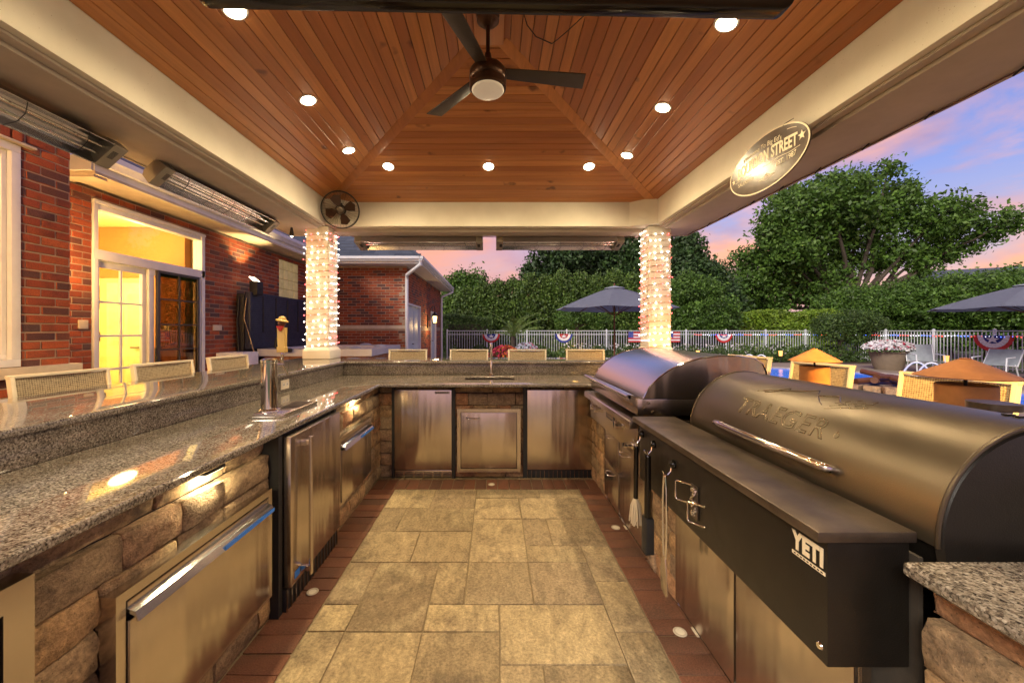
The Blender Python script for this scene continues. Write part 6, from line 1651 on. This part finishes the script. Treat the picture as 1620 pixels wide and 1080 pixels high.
# patriotic bunting on the fence
def bunting(x, y, z, rz, rad, label, cols):
    t = thing('bunting', label, 'bunting', (x, y, z), rz, 'pleated fan bunting on the fence', local=True)
    bands = [(0.0, 0.5, cols[0]), (0.5, 0.78, cols[1]), (0.78, 1.0, cols[2])]
    for (a, b_, m) in bands:
        b = B(); n = 24; r0, r1 = rad * a + 0.002, rad * b_ - 0.002
        top = []; bot = []
        for k in range(n + 1):
            th = math.pi + math.pi * k / n; pl = 0.012 * (k % 2)
            top.append((b.bm.verts.new((r0 * math.cos(th), -pl, r0 * math.sin(th))), b.bm.verts.new((r1 * math.cos(th), -pl * 1.6, r1 * math.sin(th)))))
            bot.append((b.bm.verts.new((r0 * math.cos(th), -pl + 0.005, r0 * math.sin(th))), b.bm.verts.new((r1 * math.cos(th), -pl * 1.6 + 0.005, r1 * math.sin(th)))))
        for k in range(n):
            b.bm.faces.new([top[k][0], top[k][1], top[k + 1][1], top[k + 1][0]]); b.bm.faces.new([bot[k][0], bot[k + 1][0], bot[k + 1][1], bot[k][1]]); b.bm.faces.new([top[k][1], bot[k][1], bot[k + 1][1], top[k + 1][1]])
        b.build('cloth_band', M[m], t)
    r = rad * 0.36
    B().prism([((r if k % 2 == 0 else r * 0.42) * math.sin(math.pi * k / 5), -rad * 0.26 + (r if k % 2 == 0 else r * 0.42) * math.cos(math.pi * k / 5) * 0.7) for k in range(10)], 'y', -0.03, -0.024).build('star', M['whitecloth'], t)
FY = 18.55
bunting(at(777, FY), FY, 1.22, 0, 0.42, 'red white and blue fan bunting on the fence left of the palm', ('blue', 'whitecloth', 'red'))
bunting(at(892, FY), FY, 1.22, 0, 0.42, 'blue edged fan bunting on the fence below the umbrella tip', ('red', 'whitecloth', 'blue'))
bunting(at(1145, FY), FY, 1.22, 0, 0.42, 'red edged fan bunting on the fence just right of the column', ('blue', 'whitecloth', 'red'))
bunting(16.93, 13.1, 1.22, R(-90), 0.55, 'large red edged fan bunting on the right fence', ('blue', 'whitecloth', 'red'))
# flags by the column
for (px, lb) in ((1003, 'small striped flag on the fence left of the lit column'), (1066, 'small striped flag on the fence right of the lit column')):
    x = at(px, 18.4); t = thing('flag', lb, 'flag', (x, 18.4, 0.9), group='small flags on the fence')
    B().cyl((x - 0.28, 18.4, 0.3), (x - 0.28, 18.4, 1.4), 0.012, 6).build('pole', M['darkwood'], t)
    for k in range(7):
        z = 1.32 - k * 0.07; box(x - 0.27 + (0.24 if k < 4 else 0), x + 0.30, 18.395, 18.402, z - 0.068, z).build('stripe', M['red' if k % 2 == 0 else 'whitecloth'], t)
    cf = box(x - 0.27, x - 0.031, 18.393, 18.404, 1.042, 1.32).build('canton', M['blue'], t)
    for i in range(4):
        for j in range(3): box(x - 0.25 + i * 0.055, x - 0.235 + i * 0.055, 18.390, 18.3925, 1.08 + j * 0.08, 1.095 + j * 0.08).build('star', M['whitecloth'], cf)
# coloured lights along fences
t = thing('fence_lights', 'red white and blue string lights draped along the pool fence rail', 'string lights', (10, 18.5, 1.2))
cm = [emis('bulb_rd', (1, 0.08, 0.05), 3), emis('bulb_wt', (0.9, 0.9, 1), 2.5), emis('bulb_bl', (0.08, 0.18, 1), 4)]
bms = [B().ico((0, 0, 0), 0.016, 1).mesh('bulb', m) for m in cm]
path = [(9.6 + 0.1 * k, 18.52) for k in range(74)] + [(16.93, 18.3 - 0.1 * k) for k in range(120)]
for k, (x, y) in enumerate(path):
    put('bulb', bms[(k // 4) % 3], t, (x, y, 1.20 - 0.03 * abs(math.sin(k * 0.3)) + rnd.uniform(-0.015, 0.015)))
B().tube([(x, y, 1.22 - 0.03 * abs(math.sin(k * 0.3))) for k, (x, y) in enumerate(path) if k % 2 == 0], 0.005, 4).build('cord', M['rubber'], t)

# planting bed and flowers (uncountable ground cover)
def bed(name, label_unused, xs_, ys_, n, leaf, mat, h=0.5, flowers=None):
    P = np.stack([rs.uniform(*xs_, n), rs.uniform(*ys_, n), rs.uniform(0, 1, n) ** 1.4 * h], 1); P[:, 2] *= 0.55 + 0.45 * np.sin(P[:, 0] * 2.3) ** 2
    o = addme(name, leafmesh(name, P, leaf, FOL[mat], up_bias=0.6), None, 'stuff')
soil = struct(B().sheet([(-2.3, 16.95), (13.9, 16.95), (14.7, 16.35), (16.9, 16.35), (16.9, 18.55), (-2.3, 18.55)], -0.012).build('planting_bed', flat('soil', (0.06, 0.04, 0.025), 0.95, bmp=0.6)))
bed('bed_foliage', '', (-2.0, 16.6), (17.0, 18.4), 26000, 0.10, 'hedge', 0.75)
wf = flat('white_petals', (0.62, 0.60, 0.58), 0.6)
P = np.stack([rs.uniform(3, 13, 500), rs.uniform(17.0, 18.2, 500), rs.uniform(0.3, 0.8, 500)], 1)
addme('bed_flowers', leafmesh('bed_flowers', P, 0.07, wf, aspect=1.1), None, 'stuff')
# palm with flower bed
Y = 12.6; x = at(812, Y)
t = thing('palm', 'feathery green palm rising from the flower planting by the fence', 'palm', (x, Y, 0))
B().tube([(x, Y, 0), (x, Y, 1.2)], 0.11, 10, r1=0.08).build('trunk', M['bark'], t)
palmm = flat('palm_leaf', (0.15, 0.24, 0.05), 0.5, var=0.35)
b = B()
for k in range(26):
    a = rnd.uniform(0, 6.283); el0 = rnd.uniform(0.5, 1.45); L = rnd.uniform(1.0, 1.55); pts = []
    for j in range(8):
        f = j / 7; rr = L * f * math.cos(el0 * (1 - 0.35 * f)); hh = L * (math.sin(el0) * f - 0.38 * f * f)
        pts.append(Vector((x + rr * math.cos(a), Y + rr * math.sin(a), 1.15 + hh)))
    b.tube(pts, 0.010, 4, r1=0.003)
    for j in range(1, 7):
        for q in (0.0, 0.5):
            p = pts[j].lerp(pts[min(j + 1, 7)], q); dr = (pts[j] - pts[j - 1]).normalized(); sd_ = dr.cross(Vector((0, 0, 1))).normalized()
            for s in (-1, 1):
                e = p + (sd_ * s * 0.7 + dr * 0.8).normalized() * 0.24 * (1 - 0.08 * j) + Vector((0, 0, -0.05)); m_ = p.lerp(e, 0.4) + Vector((0, 0, 0.015))
                v = [b.bm.verts.new(c) for c in (p, m_ + dr * 0.012, e, m_ - dr * 0.012)]; b.bm.faces.new(v)
b.build('fronds', palmm, t)
def flowers(label, x, y, z, rx, rz_, cols, n=700, pot=None):
    t = thing('flower_planting', label, 'flowers', (x, y, 0), group='flower plantings')
    P = rs.normal(size=(n, 3)); P /= np.linalg.norm(P, axis=1)[:, None]; P[:, 2] = abs(P[:, 2]); P *= np.array([rx, rx * 0.7, rz_]); P += np.array([x, y, z])
    addme('leaves', leafmesh('leaves', P * 1.0 - np.array([0, 0, 0.03]), 0.10, FOL['hedge']), t)
    for i, c_ in enumerate(cols):
        s = P[(P[:, 0] - x) / rx * 0.5 + 0.5 + rs.normal(size=n) * 0.22 > i / len(cols)]; s = s[rs.uniform(size=len(s)) < 0.75]
        addme('petals', leafmesh('petals', s + rs.normal(size=s.shape) * 0.02 + np.array([0, 0, 0.02]), 0.075, c_, aspect=1.1), t, 'stuff')
orange = flat('orange_petals', (0.62, 0.20, 0.03), 0.6); pink = flat('pink_petals', (0.45, 0.03, 0.08), 0.6); lil = flat('pale_petals', (0.5, 0.52, 0.62), 0.6)
flowers('mound of pink and orange flowers left of the palm', at(798, 12.0), 12.0, 0.42, 0.50, 0.46, [pink, orange], 900)
flowers('mound of pale blue and pink flowers right of the palm', at(832, 12.3), 12.3, 0.52, 0.45, 0.42, [lil, lil, pink], 700)
flowers('small red flowers behind the second bar stool', at(735, 14), 14.0, 0.35, 0.28, 0.18, [pink], 350)
# big planter with petunias
Y = 13.9; x = at(1405, Y)
t = thing('planter', 'large brown tapered planter pot overflowing with white petunias', 'planter', (x, Y, -0.02))
potm = flat('planter_resin', (0.22, 0.17, 0.12), 0.6, var=0.1)
B().lathe([(0.0, 0.0), (0.36, 0.0), (0.40, 0.10), (0.51, 0.60), (0.56, 0.62), (0.57, 0.72), (0.50, 0.72), (0.48, 0.64), (0, 0.64)], (x, Y, -0.02), 36).build('pot', potm, t)
P = rs.normal(size=(1100, 3)); P /= np.linalg.norm(P, axis=1)[:, None]; P[:, 2] = abs(P[:, 2]) - 0.15; P = P * np.array([0.78, 0.6, 0.30]) + np.array([x, Y, 0.72])
addme('leaves', leafmesh('leaves', P, 0.12, FOL['hedge']), t)
addme('petals', leafmesh('petals', P[:850] + np.array([0, -0.03, 0.04]), 0.11, flat('petunia_white', (0.72, 0.70, 0.72), 0.6), aspect=1.1), t, 'stuff')
addme('petals', leafmesh('petals', P[850:930] + np.array([0, -0.04, 0.05]), 0.10, pink, aspect=1.1), t, 'stuff')

# pool
poly = [(5.2, 12.0), (5.6, 14.6), (7.6, 15.5), (10.1, 14.6), (12.7, 12.0), (12.7, 10.4), (11.6, 9.2), (11.5, 7.6), (9.2, 6.6), (6.4, 7.6)]
def smooth_poly(p, it=3):
    for _ in range(it):
        q = []
        for i in range(len(p)):
            a, b_ = Vector(p[i]), Vector(p[(i + 1) % len(p)]); q += [tuple(a * 0.75 + b_ * 0.25), tuple(a * 0.25 + b_ * 0.75)]
        p = q
    return p
sp = smooth_poly(poly)
wm, wtt, wp = nodes('pool_water')
wp.inputs['Base Color'].default_value = (0.012, 0.10, 0.50, 1); wp.inputs['Roughness'].default_value = 0.12; wp.inputs['Specular IOR Level'].default_value = 0.15
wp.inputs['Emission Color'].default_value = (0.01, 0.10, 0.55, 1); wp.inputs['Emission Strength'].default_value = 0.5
bump(wtt, wp, noise(wtt, coords(wtt), 3.0, 3), 0.35, 0.03)
pw = struct(B().sheet(sp, -0.005).build('pool_water', wm))
cen = Vector((sum(p[0] for p in sp) / len(sp), sum(p[1] for p in sp) / len(sp)))
pc = thing('pool_coping', 'pale stone coping edging around the blue pool', 'pool coping', (cen.x, cen.y, 0))
copm = masonry('coping_stone', [(0.0, (0.40, 0.34, 0.27)), (1.0, (0.50, 0.43, 0.34))], 0.8, 3, (0.25, 0.2, 0.15), 0.5, 0.3, 40)
seg_ = []; 
ring_pts = [Vector(p) for p in smooth_poly(poly, 3)]
for i in range(len(ring_pts)):
    a, b_ = ring_pts[i], ring_pts[(i + 1) % len(ring_pts)]
    na = (a - cen).normalized() * 0.32; nb_ = (b_ - cen).normalized() * 0.32; g1 = (b_ - a) * 0.012
    b = B(); b.quadbox([(a.x + g1.x, a.y + g1.y, -0.019), (b_.x, b_.y, -0.019), (b_.x + nb_.x, b_.y + nb_.y, -0.019), (a.x + na.x + g1.x, a.y + na.y + g1.y, -0.019), (a.x + g1.x, a.y + g1.y, 0.035), (b_.x, b_.y, 0.035), (b_.x + nb_.x, b_.y + nb_.y, 0.035), (a.x + na.x + g1.x, a.y + na.y + g1.y, 0.035)])
    b.build('coping_stone', copm, pc, 0.004, 1)
def rail(x, y, lb):
    t = thing('pool_rail', lb, 'pool rail', (x, y, 0), group='curved steel pool rails')
    B().tube([(x - 0.22 + 0.44 * k / 12, y - 0.4 * k / 12, 0.03 + 0.42 * math.sin(math.pi * k / 12) ** 0.7) for k in range(13)], 0.024, 8).build('tube', M['gutter'], t)
rail(at(1439, 11.6), 11.6, 'curved steel pool rail left of the near cone lantern'); rail(at(1462, 11.4), 11.4, 'curved steel pool rail touching the near cone lantern cap')
rail(at(1180, 15.2), 15.2, 'curved steel pool rail behind the far orange stool'); rail(at(1199, 15.0), 15.0, 'curved steel pool rail right of the far orange stool')

# sling loungers
def lounger(x, y, rz, rec, label):
    t = thing('sling_chair', label, 'lounge chair', (x, y, -0.02), rz, 'grey sling chairs by the pool', local=True)
    cl = flat('sling_cloth', (0.30, 0.34, 0.38), 0.7) if 'sling' not in M else M['sling']; M['sling'] = cl
    fr = M['gutter']; w = 0.33
    bx, bz_ = -0.25 - rec, 0.98 - rec * 0.35
    for s in (-1, 1):
        B().tube([(0.45, s * w, 0.0), (0.42, s * w, 0.38), (0.40, s * w, 0.60), (-0.10, s * w, 0.62)], 0.018, 8).build('arm', fr, t)
        B().tube([(0.45, s * w, 0.40), (-0.25, s * w, 0.34), (bx, s * w, bz_)], 0.018, 8).build('side_frame', fr, t)
        B().tube([(-0.12, s * w, 0.40), (-0.35, s * w, 0.0)], 0.018, 8).build('leg', fr, t)
    B().quadbox([(0.44, -w + 0.01, 0.395), (0.44, w - 0.01, 0.395), (-0.25, w - 0.01, 0.335), (-0.25, -w + 0.01, 0.335), (0.44, -w + 0.01, 0.405), (0.44, w - 0.01, 0.405), (-0.25, w - 0.01, 0.345), (-0.25, -w + 0.01, 0.345)]).build('seat', cl, t)
    B().quadbox([(-0.25, -w + 0.01, 0.335), (-0.25, w - 0.01, 0.335), (bx, w - 0.01, bz_), (bx, -w + 0.01, bz_), (-0.24, -w + 0.01, 0.35), (-0.24, w - 0.01, 0.35), (bx + 0.01, w - 0.01, bz_), (bx + 0.01, -w + 0.01, bz_)]).build('backrest', cl, t)
lounger(at(1462, 13.0), 13.0, R(-118), 0.15, 'grey sling pool chair standing beside the petunia planter')
lounger(at(1575, 11.5), 11.5, R(-160), 0.42, 'reclined grey sling pool chair near the right fence bunting')

# umbrellas
def umbrella(x, y, zedge, zapex, rad, label, pole=True):
    t = thing('patio_umbrella', label, 'umbrella', (x, y, 0), group='slate grey patio umbrellas')
    n = 8; b = B(); seg = 5; rings = []
    for j in range(seg + 1):
        f = j / seg; rr = rad * (0.12 + 0.88 * f)
        ring_ = []
        for k in range(n * 2):
            a = math.pi * k / n + R(22.5); cr_ = 1.0 if k % 2 == 0 else math.cos(math.pi / n) * 0.99
            z = zapex - 0.05 - (zapex - zedge - 0.05) * (f ** 1.12) - (0.0 if k % 2 == 0 else 0.03 * f)
            ring_.append(b.bm.verts.new((x + rr * cr_ * math.cos(a), y + rr * cr_ * math.sin(a), z)))
        rings.append(ring_)
    for j in range(seg):
        for k in range(n * 2): b.bm.faces.new([rings[j][k], rings[j][(k + 1) % (2 * n)], rings[j + 1][(k + 1) % (2 * n)], rings[j + 1][k]])
    bmesh.ops.solidify(b.bm, geom=b.bm.faces[:], thickness=0.006)
    b.build('canopy', M['umbrella'], t, ang=12)
    B().lathe([(rad * 0.17, -0.02), (rad * 0.16, 0.0), (0.03, 0.06), (0.0, 0.06)], (x, y, zapex - 0.03), 16).build('vent_cap', M['umbrella'], t)
    B().lathe([(0.02, 0), (0.03, 0.03), (0.012, 0.08), (0, 0.09)], (x, y, zapex + 0.03), 10).build('finial', M['darkwood'], t)
    for k in range(n):
        a = 2 * math.pi * k / n + R(22.5)
        rb = B().tube([(x + 0.06 * math.cos(a), y + 0.06 * math.sin(a), zapex - 0.12), (x + rad * 0.97 * math.cos(a), y + rad * 0.97 * math.sin(a), zedge - 0.01)], 0.012, 5).build('rib', M['darkwood'], t)
        B().tube([(x + 0.04 * math.cos(a), y + 0.04 * math.sin(a), zedge - 0.18), (x + rad * 0.5 * math.cos(a), y + rad * 0.5 * math.sin(a), zedge + (zapex - zedge) * 0.38)], 0.010, 5).build('strut', M['darkwood'], rb)
    B().tube([(x, y, 0), (x, y, zapex)], 0.024, 10).build('pole', M['darkwood'], t)
    B().lathe([(0, 0), (0.25, 0), (0.25, 0.05), (0.05, 0.10), (0.04, 0.3), (0, 0.3)], (x, y, -0.02), 20).build('base', M['rubber'], t)
umbrella(at(972, 11.3), 11.3, 2.02, 2.66, 1.75, 'slate grey octagonal umbrella on dark pole left of the lit column')
umbrella(at(1634, 11.0), 11.0, 2.03, 2.72, 2.15, 'slate grey umbrella cut off by the right edge of the view')
# fire pit with logs (beyond the bar)
x, y = at(1388, 8.0), 8.0
t = thing('fire_pit', 'round dark stone fire pit holding brown logs by the pool', 'fire pit', (x, y, 0))
for rw_ in range(2):
    for k in range(14):
        a = 2 * math.pi * (k + 0.5 * rw_) / 14; b = B(); b.obox((x + 0.62 * math.cos(a), y + 0.62 * math.sin(a), 0.07 + rw_ * 0.15), (0.17, 0.25, 0.135), Matrix.Rotation(a, 3, 'Z')); b.build('block', M['stone'], t, 0.01)
for k in range(7):
    a = R(20 + k * 37); cx, cy, cz = x + rnd.uniform(-0.25, 0.25), y + rnd.uniform(-0.2, 0.2), 0.30 + 0.055 * (k % 3)
    o = thing('log', 'brown log in the fire pit, ' + ['lowest at the left', 'thick one across the middle', 'top one pointing right', 'short one at the front', 'long one at the back', 'tilted one at the right', 'small one on the left side'][k], 'log', (cx, cy, cz), group='logs in the fire pit')
    L = rnd.uniform(0.35, 0.55); dv = Vector((math.cos(a), math.sin(a) * 0.6, rnd.uniform(-0.12, 0.12))).normalized()
    c0 = Vector((cx, cy, cz)); B().tube([c0 - dv * L, c0 + Vector((0, 0, 0.02)), c0 + dv * L], rnd.uniform(0.05, 0.075), 9).build('bark', M['darkwood'], o)
t = thing('stump', 'small rusty topped stump beside the logs', 'stump', (x + 0.45, y - 0.1, 0.2))
B().lathe([(0, 0), (0.09, 0), (0.10, 0.16), (0.11, 0.18), (0.03, 0.22), (0, 0.22)], (x + 0.45, y - 0.1, 0.21), 16).build('cap', M['rust'], t)
# small amber lanterns in the bed
for i, (px, Y, lb) in enumerate(((1235, 16.8, 'small amber bed lantern near the farther cone lantern'), (1497, 13.6, 'small amber lantern behind the upright sling chair'), (1104, 17.0, 'small amber bed lantern just right of the grill hood'))):
    x = at(px, Y); t = thing('bed_lantern', lb, 'lantern', (x, Y, 0), group='amber lanterns in the planting bed')
    B().lathe([(0, 0), (0.06, 0), (0.07, 0.02), (0.07, 0.03), (0, 0.03)], (x, Y, 0.25), 12).build('base', M['darkwood'], t)
    B().lathe([(0.06, 0), (0.075, 0.22), (0, 0.22)], (x, Y, 0.281), 12).build('glowing_glass', emis('amber_glow', (1.0, 0.45, 0.12), 1.2), t)
    B().cyl((x, Y, -0.02), (x, Y, 0.25), 0.012, 6).build('stake', M['rubber'], t)
lamp('added_bed_lamp', 'POINT', (at(905, 18.2), 18.0, 0.35), 22, (1.0, 0.5, 0.12), None, shadow_soft_size=0.08)  # added amber ground light near the fence, no fixture modelled
# neighbour's roof
Y = 44
nb = thing('neighbour_house', 'distant house with grey shingle roof showing above the right hedgerow', 'house', (at(1580, Y), Y, 0))
xa, xb = at(1495, Y), at(1760, Y); za = zz(421, Y)
box(xa + 0.4, xb, Y, Y + 8, 0, za - 2.2).build('wall', flat('neighbour_wall', (0.4, 0.36, 0.32), 0.8), nb)
b = B(); thick(b, [(xa - 0.5, Y - 0.6, za - 2.3), (xb, Y - 0.6, za - 2.3), (xb, Y + 4, za + 0.9), (xa + 1.2, Y + 4, za)], 0.15); thick(b, [(xb, Y + 8.6, za - 2.3), (xa - 0.5, Y + 8.6, za - 2.3), (xa + 1.2, Y + 4.01, za), (xb, Y + 4.01, za + 0.9)], 0.15); b.build('roof', M['shingle'], nb)
# far woodland band that closes the horizon
P = np.stack([rs.uniform(-90, 110, 52000), rs.uniform(58, 66, 52000), np.zeros(52000)], 1)
hgt = 5.0 + 1.6 * np.sin(P[:, 0] * 0.21) + 1.0 * np.sin(P[:, 0] * 0.63 + 1); P[:, 2] = rs.uniform(0, 1, len(P)) ** 0.7 * hgt
addme('far_woodland', leafmesh('far_woodland', P, 0.75, FOL['dark'], aspect=1.3), None, 'stuff')
